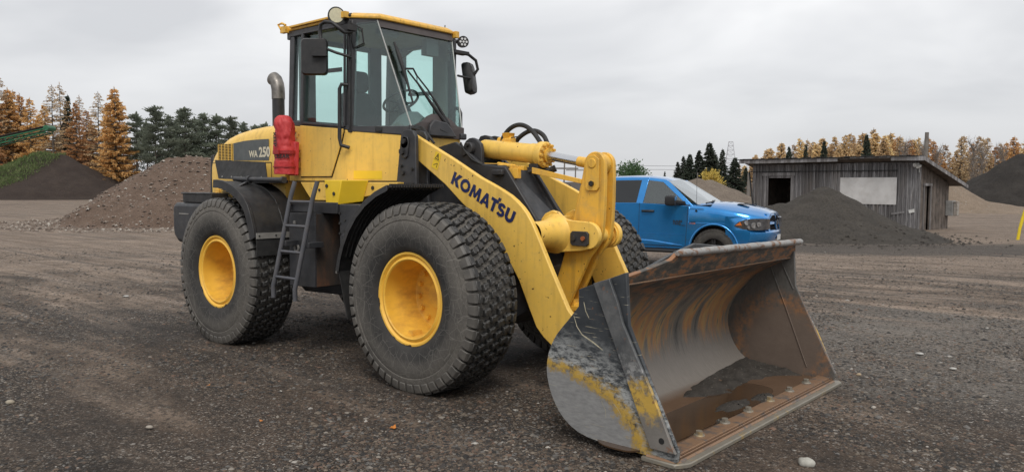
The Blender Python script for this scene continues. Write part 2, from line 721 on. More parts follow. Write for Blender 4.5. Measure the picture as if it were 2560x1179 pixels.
def bucket_in():
    k = NT('rusty_bucket_inside')
    X = k.xyz()
    v = k.co()
    # polished streaks sweep up the curve: fine across the width, long along it
    st = k.noise(k.co((.7, 11, .7)), 3.0, 8, .70, .0)
    st2 = k.noise(k.co((.35, 2.6, .45)), 2.4, 4, .55, .15)
    fine = k.noise(k.co((2, 22, 2)), 6, 8, .7)
    wz = k.math('ADD', X[2], k.math('MULTIPLY', k.math('SUBTRACT', st, .5), .45))
    low = k.mix(fine, (.135, .122, .108), (.33, .30, .268))
    midc = k.ramp(k.math('ADD', k.math('MULTIPLY', st2, .75), k.math('MULTIPLY', fine, .25)), [(.36, (.060, .060, .058)), (.44, (.16, .15, .135)), (.495, (.24, .20, .15)), (.54, (.44, .21, .085)), (.58, (.44, .30, .13)), (.62, (.15, .142, .128))])
    upc = k.ramp(k.noise(k.co((1.0, 2.2, 5.5), (.45, .15, 0)), 2.6, 9, .74, .1), [(.40, (.060, .058, .054)), (.50, (.12, .105, .088)), (.555, (.32, .15, .07)), (.72, (.20, .13, .085))])
    c = k.mix(k.ramp(wz, [(.30, 0.0), (.46, 1.0)]), low, midc)
    c = k.mix(k.ramp(wz, [(.72, 0.0), (.92, 1.0)]), c, upc)
    floor = k.mix(k.noise(v, 5, 6), (.085, .050, .030), (.17, .105, .065))
    c = k.mix(k.ramp(X[2], [(.07, 1.0), (.10, 0.0)]), c, floor)
    # bright weld seam below the lip
    k.set('Base Color', c)
    k.set('Roughness', k.ramp(X[2], [(.06, .38), (.12, .62)]))
    k.set('Metallic', .15)
    k.bump(k.math('ADD', fine, k.noise(v, 25, 6)), .25, .006)
    return k.m


def bucket_cheek():
    k = NT('rusty_bucket_cheek')
    X = k.xyz()
    v = k.co()
    nz = k.math('MULTIPLY', k.math('SUBTRACT', k.noise(v, 9, 9, .75), .5), .30)
    dx = k.math('SUBTRACT', X[0], 3.42)
    dz = k.math('SUBTRACT', X[2], .28)
    rr = k.math('ADD', k.math('SQRT', k.math('ADD', k.math('MULTIPLY', dx, dx), k.math('MULTIPLY', dz, dz))), nz)
    dark = k.mix(k.noise(k.co((4, 1, 1.5), (0, .5, 0)), 12, 8, .7), (.045, .045, .043), (.15, .14, .128))
    brown = k.mix(k.noise(v, 9, 7, .65), (.105, .078, .062), (.18, .138, .11))
    c = k.mix(k.ramp(rr, [(.30, 1.0), (.36, 0.0)]), dark, brown)
    ring = k.ramp(rr, [(.28, 0.0), (.35, 1.0), (.40, 1.0), (.50, 0.0)])
    c = k.mix(k.math('MULTIPLY', ring, k.ramp(k.noise(v, 20, 8, .7), [(.40, 0.0), (.62, .9)])), c, (.28, .14, .066))
    k.set('Base Color', c)
    k.set('Roughness', .6)
    k.bump(k.noise(v, 28, 6), .25, .006)
    return k.m


def edge_mat(name, a, b, rust=(.22, .11, .05), thr=.5, sc=9, metal=.3):
    k = NT(name)
    v = k.co()
    c = k.mix(k.noise(v, sc, 8, .65), a, b)
    c = k.mix(k.ramp(k.noise(k.co(loc=(3, 1, 7)), sc * 1.4, 8, .7), [(thr, 0.0), (thr + .1, 1.0)]), c, rust)
    k.set('Base Color', c)
    k.set('Roughness', .52)
    k.set('Metallic', metal)
    k.bump(k.noise(v, 35, 6), .3, .006)
    return k.m


M['bk_out'] = bucket_out()
M['bk_in'] = bucket_in()
M['bk_cheek'] = bucket_cheek()
M['bk_dark'] = simple('dark_bucket_paint', (.045, .05, .055), .5, var=.3, dust=.3)
M['bk_lip'] = edge_mat('worn_lip_steel', (.20, .20, .195), (.46, .45, .43), (.20, .10, .05), .50, 10)


def cutter_mat():
    k = NT('scraped_cutter_plate')
    X = k.xyz()
    v = k.co()
    n_ = k.noise(v, 8, 8, .7)
    c = k.mix(k.ramp(n_, [(.3, 0.0), (.7, 1.0)]), (.045, .050, .056), (.16, .16, .158))
    zz_ = k.math('ADD', X[2], k.math('MULTIPLY', k.math('SUBTRACT', k.noise(v, 12, 9, .75), .5), .35))
    c = k.mix(k.ramp(zz_, [(.26, .85), (.36, 0.0)]), c, k.mix(n_, (.15, .135, .12), (.27, .25, .225)))
    c = k.mix(k.math('MULTIPLY', k.ramp(zz_, [(.24, 0.0), (.31, .95), (.42, .95), (.50, 0.0)]), k.ramp(k.noise(v, 16, 8, .75), [(.36, 0.0), (.52, 1.0)])), c, (.58, .37, .07))
    c = k.mix(k.math('MULTIPLY', k.ramp(zz_, [(.40, 0.0), (.50, .8), (.62, 0.0)]), k.ramp(k.noise(v, 22, 8, .75), [(.48, 0.0), (.58, 1.0)])), c, (.42, .42, .41))
    c = k.mix(k.ramp(k.noise(k.co(loc=(2, 5, 1)), 15, 8, .7), [(.60, 0.0), (.66, .8)]), c, (.22, .11, .06))
    k.set('Base Color', c)
    k.set('Roughness', .5)
    k.set('Metallic', .2)
    k.bump(k.noise(v, 35, 6), .3, .006)
    return k.m


M['bk_strip'] = cutter_mat()
M['bk_edge'] = edge_mat('cutting_edge_steel', (.15, .138, .118), (.31, .28, .225), (.34, .25, .12), .56, 7)
M['bk_seg'] = edge_mat('rusty_edge_plate', (.20, .115, .075), (.32, .20, .115), (.13, .11, .098), .50, 6)


def rust_panel():
    k = NT('rust_stained_panel')
    v = k.co((1, 1, .35))
    c = k.ramp(k.noise(v, 7, 7, .6), [(.35, (.032, .030, .030)), (.52, (.06, .042, .032)), (.68, (.13, .062, .035))])
    k.set('Base Color', c)
    k.set('Roughness', .6)
    return k.m


M['rust_panel'] = rust_panel()

M['bk_boltm'] = simple('rusty_edge_bolt', (.15, .115, .085), .65, .2, var=.4, scale=60)
# ------------------------------------------------------------------ the wheel loader (built in its own frame: x forward, y left, z up)
LD = empty('wheel_loader', (0, 0, 0))
tag(LD, 'yellow wheel loader with glass cab, chunky tyres and a worn bucket resting on the gravel', 'wheel loader')


# ---- wheels
def tyre_mesh():
    b = MB()
    prof = [(.335, .165), (.362, .20), (.38, .222), (.43, .243), (.50, .252), (.555, .252), (.60, .246), (.612, .240), (.618, .244),
            (.655, .238), (.685, .222), (.702, .196), (.711, .17), (.715, .10), (.716, 0)]
    full = prof + [(r, -h) for r, h in reversed(prof[:-1])]
    b.lathe(full, (0, 0, 0), 'y', 96)
    return b


def tread_mesh():
    b = MB()
    NP = 50
    for i in range(NP):
        for (y0, kind) in ((-.211, 's'), (-.1155, 'c'), (-.0385, 'c'), (.0385, 'c'), (.1155, 'c'), (.211, 's')):
            ph = 0 if kind == 's' else {-.1155: -.14, -.0385: .22, .0385: -.22, .1155: .14}[y0]
            t0 = 2 * math.pi * (i + ph) / NP
            dt = 2 * math.pi / NP
            if kind == 'c':
                w, k = .0315, .10
                # stepped block, like a stubby S seen from above
                pl = [(-w, -.35), (-.004, -.35), (-.004, -.22), (w, -.22), (w, .33), (.004, .33), (.004, .20), (-w, .20)]
                r0, r1 = .706, .750
                fn = [(y0 + u, t0 + v * dt) for u, v in pl]
                rr = [(r0, r1)] * len(pl)
            else:
                s = 1 if y0 > 0 else -1
                pl = [(-.044, -.34), (-.014, -.42), (.002, -.46), (.002, .36), (-.014, .36), (-.044, .36)]
                fn = [(y0 + s * u, t0 + v * dt) for u, v in pl]
                rr = [(.704, .748) if u < -.0 else (.698, .744) for u, v in pl]
            n = len(fn)
            vs = [(r[0] * math.cos(t), y, r[0] * math.sin(t)) for (y, t), r in zip(fn, rr)]
            for (y, t), r in zip(fn, rr):
                yy = y0 + (y - y0) * .93
                tt = t0 + (t - t0) * .93
                vs.append((r[1] * math.cos(tt), yy, r[1] * math.sin(tt)))
            b.add(vs, [tuple(range(2 * n - 1, n - 1, -1))] + [(j, (j + 1) % n, (j + 1) % n + n, j + n) for j in range(n)])
            if kind == 's':
                # lug running down over the shoulder onto the sidewall
                s = 1 if y0 > 0 else -1
                vs = []
                for r, yy, hw in ((.742, .208, .42), (.722, .231, .41), (.690, .240, .39), (.660, .243, .36)):
                    for sg in (-1, 1):
                        t = t0 + (sg * hw - .07) * dt
                        vs.append((r * math.cos(t), s * yy, r * math.sin(t)))
                for r, yy, hw in ((.700, .19, .42), (.690, .205, .41), (.665, .215, .39), (.650, .22, .36)):
                    for sg in (-1, 1):
                        t = t0 + (sg * hw - .07) * dt
                        vs.append((r * math.cos(t), s * yy, r * math.sin(t)))
                fs = []
                for q in range(3):
                    a = q * 2
                    fs += [(a, a + 1, a + 3, a + 2), (a, a + 2, a + 10, a + 8), (a + 1, a + 9, a + 11, a + 3)]
                fs += [(0, 8, 9, 1), (6, 7, 15, 14)]
                b.add(vs, fs)
    return b


def rim_mesh(front):
    b = MB()
    # outer side is +h here; wheels on the near side are turned round
    prof = [(.372, .176), (.376, .200), (.366, .212), (.352, .212), (.343, .202), (.335, .192), (.328, .200), (.312, .206), (.303, .198),
            (.302, .17), (.296, .08), (.291, .0), (.286, -.08), (.276, -.11), (.262, -.118), (.20, -.12), (.12, -.122), (.10, -.09), (.0, -.09)]
    back = [(.0, -.15), (.30, -.15), (.30, -.17), (.372, -.20), (.372, -.176)]
    b.lathe(prof + back, (0, 0, 0), 'y', 72)
    for k in range(14):
        t = 2 * math.pi * k / 14
        b.bolt((.225 * math.cos(t), -.122, .225 * math.sin(t)), (0, 1, 0), .019, .035)
    b.box((.08, .10, -.272), (.05, .10, .04))
    return b


tyre_b, tread_b = tyre_mesh(), tread_mesh()
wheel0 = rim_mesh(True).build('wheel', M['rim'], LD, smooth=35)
ty = tyre_b.build('tyre', M['tyre'], wheel0, smooth=40)
td = tread_b.build('tread', M['tread'], wheel0, bevel=.004, seg=1)
spots = [(1.45, -.965, math.pi), (-1.45, -.965, math.pi), (1.45, .965, 0), (-1.45, .965, 0)]
for i, (x, y, rz) in enumerate(spots):
    w = wheel0 if i == 0 else copy_tree(wheel0, LD)
    w.location = (x, y, .727)
    w.rotation_euler = (0, (.1, .55, .3, .2)[i], rz)

# ---- frames and axles
b = MB()
b.prism([(-2.45, .62), (-2.45, 1.44), (-.35, 1.44), (-.15, 1.35), (-.1, .95), (-.15, .52), (-1.0, .50), (-1.2, .62)], 'y', -.44, .44)
b.span((-.32, -.44, .95), (.12, .44, 1.15))
b.span((-.32, -.44, .60), (.12, .44, .75))
b.span((-1.6, -.80, .60), (-1.3, .80, .86))
b.build('rear_frame', M['dark'], LD, bevel=.012)
b = MB()
b.prism([(.20, .46), (.14, .95), (.22, 1.50), (.62, 1.86), (.86, 1.80), (1.25, 1.52), (1.62, 1.25), (2.0, .95), (2.02, .62), (1.75, .46)], 'y', -.40, .40)
b.span((1.28, -.80, .58), (1.62, .80, .88))
b.cyl((.05, 0, .45), (.05, 0, 1.4), .12)
# centre tower that carries the tilt cylinder and the arms
b.prism([(.72, 1.60), (.72, 1.95), (.98, 2.00), (1.06, 1.96), (1.30, 1.80), (1.42, 1.785), (1.58, 1.77), (1.93, 1.33), (2.0, 1.0), (.7, 1.0)], 'y', -.205, -.165)
b.prism([(.72, 1.60), (.72, 1.95), (.98, 2.00), (1.06, 1.96), (1.30, 1.80), (1.42, 1.785), (1.58, 1.77), (1.93, 1.33), (2.0, 1.0), (.7, 1.0)], 'y', .165, .205)
b.slab([(1.30, -.162, 1.795), (1.55, -.162, 1.775), (1.90, -.162, 1.32), (1.90, .162, 1.32), (1.55, .162, 1.775), (1.30, .162, 1.795)], (-.02, 0, -.03))
b.span((1.46, -.245, 1.70), (1.58, -.207, 1.745))
for sy in (-1, 1):
    # outer and inner pivot plates for the arms
    o = [(.60, 1.20), (.612, 1.56), (.685, 2.055), (.715, 2.092), (.77, 2.10), (.84, 2.085), (.873, 2.035), (.885, 1.54), (.93, 1.2)]
    b.prism(o, 'y', sy * .545, sy * .585)
    b.prism(o, 'y', sy * .41, sy * .45)
    b.prism([(.70, 1.875), (.70, 2.0), (.735, 2.04), (.79, 2.03), (.80, 1.98), (.785, 1.86), (.745, 1.84)], 'y', sy * .585, sy * .600)
    b.slab([(.60, sy * .41, 1.2), (.6, sy * .585, 1.2), (.6, sy * .585, 1.55), (.6, sy * .41, 1.55)], (.03, 0, 0))
    b.span((.62, sy * .40, .80), (.93, sy * .585, 1.25))
# cylinder foot plates
for y in (-.15, .11):
    b.prism(arc(1.13, 1.93, .105, 60, 250, 8) + [(1.0, 1.70), (1.26, 1.70), (1.255, 1.93), (1.24, 1.98)], 'y', y, y + .04)
b.cyl((1.135, -.20, 1.94), (1.135, .20, 1.94), .052)
ff = b.build('front_frame', M['dark'], LD, bevel=.008)
b = MB()
for (x, z, r) in ((.752, 1.995, .024), (.725, 1.905, .030), (.70, 1.78, .014), (.72, 1.72, .022), (.84, 1.75, .014), (.66, 1.62, .014), (.845, 1.62, .014)):
    b.bolt((x, -.585 if r < .023 else -.6, z), (0, -1, 0), r, .022, 6 if r != .024 else 14)
b.bolt((1.135, -.20, 1.97), (0, -1, 0), .02, .025)
b.bolt((1.10, -.20, 1.90), (0, -1, 0), .028, .02)
b.build('pivot_bolt', M['bolt'], LD, each=True)

# ---- lift arms
up = [(.69, 2.02), (.72, 2.075), (.779, 2.057), (1.0, 1.955), (1.264, 1.833), (1.585, 1.674), (1.70, 1.628), (1.814, 1.579), (1.90, 1.537), (1.965, 1.495), (2.03, 1.443), (2.072, 1.400),
      (2.121, 1.335), (2.165, 1.26), (2.209, 1.178), (2.313, .985), (2.40, .83), (2.482, .685), (2.56, .60), (2.66, .50), (2.78, .40)]
lo = [(2.80, .33), (2.76, .26), (2.66, .24), (2.5, .27), (2.40, .325), (2.315, .396), (2.25, .44), (2.178, .51), (2.10, .66), (2.0, .86), (1.88, 1.03), (1.74, 1.18), (1.528, 1.35), (1.347, 1.476), (1.169, 1.615), (.789, 1.849), (.70, 1.90)]
for sy in (-1, 1):
    b = MB()
    b.prism(up + lo, 'y', sy * .51, sy * .462)
    arm = b.build('lift_arm', M['yellow'], LD, bevel=.008)
    b = MB()
    b.cyl((.745, sy * .60, 1.985), (.745, sy * .40, 1.985), .05)
    b.build('arm_pin', M['bolt'], arm)
    if sy < 0:
        ARM = arm

# brand lettering on the near arm, built from strokes
LB = MB()
o0, dx, dz = Vector((1.235, -.5125, 1.630)), Vector((.903, 0, -.43)), Vector((.43, 0, .903))
HH = .110
lift = [0]


def stroke(pts, w, y=-.0):
    """flat ribbon in letter space"""
    L, Rr = [], []
    P = [Vector((p[0], p[1])) for p in pts]
    for i, p in enumerate(P):
        d = (P[min(i + 1, len(P) - 1)] - P[max(i - 1, 0)]).normalized()
        nn = Vector((-d.y, d.x)) * w / 2
        L.append(p + nn)
        Rr.append(p - nn)
    lift[0] += .00012
    vs = [o0 + dx * (q.x * HH * 1.075) + dz * (q.y * HH) + Vector((0, -lift[0], 0)) for q in L + Rr]
    n = len(P)
    LB.add(vs, [(i, i + 1, n + i + 1, n + i) for i in range(n - 1)])


def poly(pts):
    lift[0] += .00012
    LB.add([o0 + dx * (q[0] * HH * 1.075) + dz * (q[1] * HH) + Vector((0, -lift[0], 0)) for q in pts], [tuple(range(len(pts)))])


def letter_K(x):
    poly([(x, 0), (x + .27, 0), (x + .27, 1), (x, 1)])
    poly([(x + .27, .52), (x + .55, 1), (x + .90, 1), (x + .50, .45)])
    poly([(x + .27, .58), (x + .50, .60), (x + .92, 0), (x + .57, 0), (x + .27, .40)])


def letter_O(x, r=.385):
    stroke([(x + .5 + r * 1.0 * math.cos(R(a)), .5 + r * math.sin(R(a))) for a in range(0, 361, 20)], .25)


def letter_M(x):
    poly([(x, 0), (x + .25, 0), (x + .33, 1), (x + .12, 1)])
    poly([(x + .85, 0), (x + 1.1, 0), (x + .98, 1), (x + .77, 1)])
    poly([(x + .12, 1), (x + .36, 1), (x + .64, .12), (x + .46, .12)])
    poly([(x + .98, 1), (x + .74, 1), (x + .46, .12), (x + .64, .12)])


def letter_A(x):
    poly([(x, 0), (x + .27, 0), (x + .58, 1), (x + .36, 1)])
    poly([(x + .94, 0), (x + .67, 0), (x + .36, 1), (x + .58, 1)])
    poly([(x + .22, .18), (x + .72, .18), (x + .68, .38), (x + .26, .38)])


def letter_T(x):
    poly([(x, .76), (x + .72, .76), (x + .72, 1), (x, 1)])
    poly([(x + .24, 0), (x + .50, 0), (x + .50, .78), (x + .24, .78)])
    poly([(x + .56, 1.02), (x + .80, 1.02), (x + .84, 1.24), (x + .60, 1.24)])


def letter_S(x):
    p = [(x + .40 + .25 * math.cos(R(a)), .70 + .185 * math.sin(R(a))) for a in range(25, 271, 20)]
    p += [(x + .40 + .27 * math.cos(R(a)), .31 + .20 * math.sin(R(a))) for a in range(90, -156, -20)]
    stroke(p, .24)


def letter_U(x):
    stroke([(x + .13, 1), (x + .13, .42)] + [(x + .42 + .29 * math.cos(R(a)), .42 + .29 * math.sin(R(a))) for a in range(180, 361, 20)] + [(x + .71, 1)], .26)


letter_K(0)
letter_O(.92)
letter_M(1.98)
letter_A(3.12)
letter_T(4.06)
letter_S(4.78)
letter_U(5.62)
# stretch to the measured length
LB.build('lettering', M['navy'], ARM)
b = MB()
b.slab([(1.056, -.5112, 1.905), (1.124, -.5112, 1.873), (1.072, -.5112, 1.738), (1.000, -.5112, 1.770)], (0, -.0012, 0))
dec = b.build('warning_decal', M['decal_yellow'], ARM)
b = MB()


def dq(u, v):
    a = Vector((1.000, -.5128, 1.770))
    return a + Vector((.072, 0, -.032)) * u + Vector((.055, 0, .135)) * v


for tri in ([(.15, .58), (.25, .58), (.52, .9), (.5, .98)], [(.85, .58), (.75, .58), (.48, .9), (.5, .98)], [(.15, .58), (.85, .58), (.8, .63), (.2, .63)]):
    b.add([dq(*t) + Vector((0, -.0002 * len(b.f), 0)) for t in tri], [(0, 1, 2, 3)])
b.add([dq(*t) for t in ((.46, .66), (.54, .66), (.55, .82), (.45, .82))], [(0, 1, 2, 3)])
b.add([dq(*t) for t in ((.05, .515), (.95, .515), (.95, .53), (.05, .53))], [(0, 1, 2, 3)])
b.add([dq(*t) for t in ((.70, .12), (.80, .12), (.80, .40), (.72, .40))], [(0, 1, 2, 3)])
b.add([dq(*t) + Vector((0, -.0003, 0)) for t in ((.2, .2), (.24, .17), (.72, .36), (.7, .4))], [(0, 1, 2, 3)])
b.build('warning_symbol', M['ink'], ARM)

# ---- cross tube and bell crank carrier
b = MB()
for sy in (-1, 1):
    pf = [(.105, .47), (.105, .36), (.112, .28), (.135, .20), (.165, .165)]
    b.lathe([(r, sy * h) for r, h in pf], (2.09, 0, 1.225), 'y', 32)
    out_ = [(1.95, 1.10), (1.95, 1.34), (1.99, 1.385), (2.06, 1.412), (2.11, 1.40), (2.15, 1.37), (2.19, 1.345), (2.25, 1.336), (2.40, 1.330)] + \
           [(2.42 + .108 * math.cos(R(a)), 1.220 + .108 * math.sin(R(a))) for a in range(80, -91, -17)] + [(2.35, 1.096), (2.05, 1.064), (1.99, 1.07)]
    b.prism(out_, 'y', sy * .17, sy * .125)
    b.lathe([(.09, sy * .125), (.09, sy * .105)], (2.42, 0, 1.22), 'y', 24)
b.cyl((2.42, -.165, 1.22), (2.42, .165, 1.22), .06)
b.span((1.97, -.125, 1.08), (2.05, .125, 1.36))
b.build('cross_tube', M['yellow'], LD, smooth=35, bevel=.006)
b = MB()
b.prism([(2.265, 1.155), (2.265, 1.235), (2.285, 1.253), (2.42, 1.253), (2.44, 1.235), (2.44, 1.155), (2.42, 1.137), (2.285, 1.137)], 'y', -.195, -.172)
pp = b.build('pin_plate', M['dark'], LD, bevel=.004)
b = MB()
b.bolt((2.305, -.195, 1.197), (0, -1, 0), .021, .016)
b.build('bolt', M['bolt'], pp, each=True)
b = MB()
b.bolt((2.395, -.195, 1.198), (0, -1, 0), .018, .014, 12)
b.build('grease_pin', M['orange_bolt'], pp)

b = MB()
bc = [(2.42 + .10 * math.cos(R(a)), 1.785 + .098 * math.sin(R(a))) for a in range(0, 181, 18)] + \
     [(2.318, 1.77), (2.300, 1.68), (2.262, 1.531), (2.215, 1.331), (2.165, 1.18), (2.131, 1.064), (2.09, .94), (2.045, .813), (2.0, .70), (1.99, .62)] + \
     [(2.07 + .09 * math.cos(R(a)), .60 + .09 * math.sin(R(a))) for a in range(200, 341, 28)] + [(2.19, .66), (2.29, .86), (2.38, 1.04), (2.44, 1.11), (2.485, 1.17), (2.505, 1.25), (2.515, 1.35), (2.521, 1.50), (2.523, 1.65)]
b.prism(bc, 'y', -.090, -.050)
b.prism(bc, 'y', .032, .072)
b.build('bell_crank', M['yellow_worn'], LD, bevel=.008)
b = MB()
b.prism([(2.345, 1.60), (2.345, 1.80), (2.37, 1.85), (2.43, 1.855), (2.475, 1.82), (2.475, 1.60), (2.455, 1.575), (2.365, 1.575)], 'y', -.108, -.092)
b.lathe([(.0, -.116), (.034, -.116), (.039, -.112), (.039, -.10)], (2.41, 0, 1.79), 'y', 24)
cp = b.build('top_pin_plate', M['yellow_worn'], LD, bevel=.004)
b = MB()
b.bolt((2.41, -.108, 1.63), (0, -1, 0), .022, .02)
b.build('bolt', M['bolt'], cp, each=True)
b = MB()
b.tube([(2.07, 0, .60), (2.45, 0, .62), (2.85, 0, .66)], .05)
b.span((2.0, -.045, .56), (2.2, .045, .68))
b.build('bucket_link', M['yellow_worn'], LD)

# ---- tilt cylinder
A0, A1 = Vector((1.15, -.01, 1.942)), Vector((1.805, -.01, 1.876))
ax = (A1 - A0).normalized()
b = MB()
b.tube([A0 + ax * .0, A0 + ax * .02, A1 - ax * .09, A1 - ax * .085, A1], [.076, .083, .083, .088, .088], 32)
b.tube([A1, A1 + ax * .012, A1 + ax * .062, A1 + ax * .07], [.106, .111, .111, .104], 32)
cy = b.build('tilt_cylinder', M['yellow'], LD, smooth=35)
b = MB()
u = ax.cross(Vector((0, 1, 0))).normalized()
v = Vector((0, 1, 0))
for k in range(12):
    t = 2 * math.pi * k / 12
    b.bolt(A1 + ax * .065 + (u * math.cos(t) + v * math.sin(t)) * .090, ax, .0135, .03)
b.tube([A1 + ax * .07, A1 + ax * .10], .060, 20)
b.build('gland_bolt', M['yellow_worn'], cy)
b = MB()
B0, B1 = A1 + ax * .06, Vector((2.22, -.01, 1.808))
b.tube([B0, B1], .0375, 28)
b.build('piston_rod', M['chrome'], cy, smooth=40)
b = MB()
b.tube([B1 - (B1 - B0).normalized() * .01, B1 + Vector((.10, 0, -.014)), Vector((2.40, -.01, 1.785))], [.042, .044, .055], 24)
b.cyl((2.42, -.048, 1.785), (2.42, .030, 1.785), .085, 28)
b.build('rod_eye', M['yellow_worn'], cy, smooth=35)
b = MB()
b.tube([(1.18, -.10, 1.80), (1.40, -.10, 1.79), (1.48, -.11, 1.78)], .014)
b.tube([(1.40, -.095, 1.80), (1.60, -.095, 1.775)], .018)
b.box((1.64, -.10, 1.765), (.16, .05, .035), Matrix.Rotation(.08, 3, 'Y'))
b.box((1.63, -.14, 1.715), (.11, .05, .085))
b.slab([(1.80, -.115, 1.765), (2.30, -.10, 1.665), (2.30, -.10, 1.630), (1.80, -.115, 1.715)], (0, .02, 0))
b.slab([(1.36, .02, 2.02), (1.42, .02, 2.025), (1.445, .0, 2.075), (1.36, .0, 2.075)], (0, .08, 0))
b.tube([(1.29, .05, 2.005), (1.45, .05, 2.01)], .04)
b.build('sensor_bracket', M['yellow_worn'], LD, bevel=.003, each=True)
b = MB()
b.tube([A1 + Vector((.0, -.05, -.09)), A1 + Vector((.03, -.07, -.13)), A1 + Vector((-.05, -.09, -.15))], .018)
b.tube([A1 + Vector((.02, .02, -.10)), A1 + Vector((.08, .02, -.14)), A1 + Vector((.13, .05, -.115))], .03)
b.box(A1 + Vector((-.01, -.03, -.11)), (.10, .10, .06))
b.build('hose_fitting', M['bolt'], LD, bevel=.004)
for pts in ([(1.335, .03, 2.00), (1.36, .03, 2.05), (1.42, .03, 2.105), (1.49, .03, 2.135), (1.56, .03, 2.138), (1.63, .03, 2.115), (1.70, .03, 2.065), (1.77, .02, 1.995), (1.815, .0, 1.95)],
            [(1.40, .13, 1.98), (1.45, .13, 2.035), (1.53, .13, 2.078), (1.60, .13, 2.092), (1.67, .13, 2.08), (1.74, .12, 2.04), (1.80, .09, 1.98), (1.84, .06, 1.94)]):
    MB().tube(smooth_path(pts), .020, 14).build('hydraulic_hose', M['rubber'], LD, smooth=60)
MB().tube([(1.47, -.0, 2.03), (1.55, .03, 2.04), (1.62, .03, 2.075), (1.64, .03, 2.10)], .005, 6).build('cable', M['rubber'], LD)
MB().tube([(1.0, -.15, 1.98), (1.05, -.2, 1.99), (1.10, -.215, 1.93), (1.2, -.215, 1.84), (1.3, -.20, 1.795), (1.45, -.16, 1.79)], .008, 6).build('cable', M['rubber'], LD)
for q in range(3):
    MB().tube([(.55, -.36 + q * .02, 2.05), (.66, -.42 + q * .02, 2.125 + q * .012), (.80, -.43, 2.10 + q * .012), (.92, -.40, 1.98)], .011, 8).build('hydraulic_hose', M['rubber'], LD, smooth=60)

# ---- bucket
BK = MB()
rim_ = [(3.324, .042), (3.24, .052), (3.164, .070), (3.105, .098), (3.055, .132), (3.015, .172), (2.982, .217), (2.952, .27), (2.930, .325), (2.916, .38), (2.910, .43), (2.913, .48),
        (2.924, .535), (2.950, .60), (2.988, .665), (3.03, .715), (3.073, .762), (3.115, .81), (3.160, .865)]
inner = [(3.86, .048), (3.60, .046), (3.42, .047)]
for i_ in range(1, len(rim_) - 1):
    d_ = (Vector(rim_[i_ + 1]) - Vector(rim_[i_ - 1])).normalized()
    inner.append((rim_[i_][0] + d_.y * .019, rim_[i_][1] - d_.x * .019))
inner += [(3.175, .856), (3.25, .905), (3.35, .955), (3.48, 1.022)]
HB = 1.272
ys = [-HB + 2 * HB * i / 40 for i in range(41)]
inn = MB()
inn.grid([[(x, y, z) for x, z in inner] for y in ys])
# outer skin 25 mm behind
outp = []
for i, (x, z) in enumerate(inner):
    a, c = inner[max(i - 1, 0)], inner[min(i + 1, len(inner) - 1)]
    d = Vector((c[0] - a[0], c[1] - a[1])).normalized()
    outp.append((x - d.y * .022, z + d.x * .022))
sk = MB()
sk.grid([[(x, y, z) for x, z in outp] for y in (-HB, HB)])
sk.span((2.76, -.62, .18), (2.90, -.42, .42))
sk.span((2.76, .42, .18), (2.90, .62, .42))
sk.prism([(2.72, .55), (2.90, .48), (2.94, .76), (2.85, .75)], 'y', -.1, .1)
bucket = inn.build('bucket', M['bk_in'], LD, smooth=50)
sk.build('bucket_back', M['bk_dark'], bucket)
side = [(3.503, 1.100), (3.33, 1.035), (3.16, .97), (3.160, .865), (3.115, .81), (3.073, .762), (3.03, .715), (2.988, .665), (2.950, .60), (2.924, .535), (2.913, .48), (2.910, .43), (2.916, .38), (2.930, .325),
        (2.952, .27), (2.982, .217), (3.015, .172), (3.055, .132), (3.105, .098), (3.164, .070), (3.24, .052), (3.324, .042), (3.50, .036), (3.70, .034), (3.86, .034), (3.868, .095), (3.70, .43), (3.525, .785)]
b = MB()
b.prism(side, 'y', -1.302, -1.274)
sp = b.build('side_plate', M['bk_out'], bucket, bevel=.003)
b = MB()
for pts, w_ in (([(3.125, .80), (3.150, .735), (3.19, .69), (3.27, .655), (3.345, .615)], .008), ([(3.20, .895), (3.215, .84), (3.24, .80)], .009),
                ([(3.34, .30), (3.37, .25), (3.375, .20)], .004), ([(3.43, .30), (3.47, .26), (3.49, .22)], .004)):
    P2 = [Vector(p) for p in pts]
    L_, R_ = [], []
    for i, p in enumerate(P2):
        d = (P2[min(i + 1, len(P2) - 1)] - P2[max(i - 1, 0)]).normalized()
        q = Vector((-d.y, d.x)) * w_ / 2 * (.5 if i in (0, len(P2) - 1) else 1 + .3 * math.sin(i * 5))
        L_.append((p.x + q.x, -1.3024, p.y + q.y))
        R_.append((p.x - q.x, -1.3024, p.y - q.y))
    n_ = len(P2)
    b.add(L_ + R_, [(i, i + 1, n_ + i + 1, n_ + i) for i in range(n_ - 1)])
b.build('scratch', simple('pale_scratch', (.46, .42, .30), .6, var=.4, scale=30), sp, each=True)
b = MB()
b.prism(side, 'y', 1.274, 1.302)
b.build('side_plate', M['bk_cheek'], bucket, bevel=.003)
b = MB()
b.prism([(x, z) for x, z in side], 'y', -1.2737, -1.2717)
b.build('cheek_lining', M['bk_cheek'], bucket)
for sy in (-1, 1):
    b = MB()
    b.prism([(3.286, 1.020), (3.40, 1.058), (3.462, .92), (3.50, .80), (3.60, .61), (3.700, .43), (3.845, .125), (3.868, .090), (3.70, .090)], 'y', sy * 1.3045, sy * 1.328)
    c = b.build('cutter_plate', M['bk_strip'], bucket, bevel=.004)
    if sy < 0:
        b = MB()
        b.lathe([(.0, 0), (.019, 0)], (3.775, -1.3285, .150), 'y', 16)
        b.build('bolt_hole', M['ink'], c)
    # weld lines on the inside of the cheek
    for pts_ in ([(3.30, sy * 1.271, .955), (3.45, sy * 1.271, .60), (3.64, sy * 1.271, .12)], [(3.40, sy * 1.271, .985), (3.51, sy * 1.271, .76)]):
        MB().tube(pts_, .0045, 6).build('weld_bead', M['bk_cheek'], bucket)
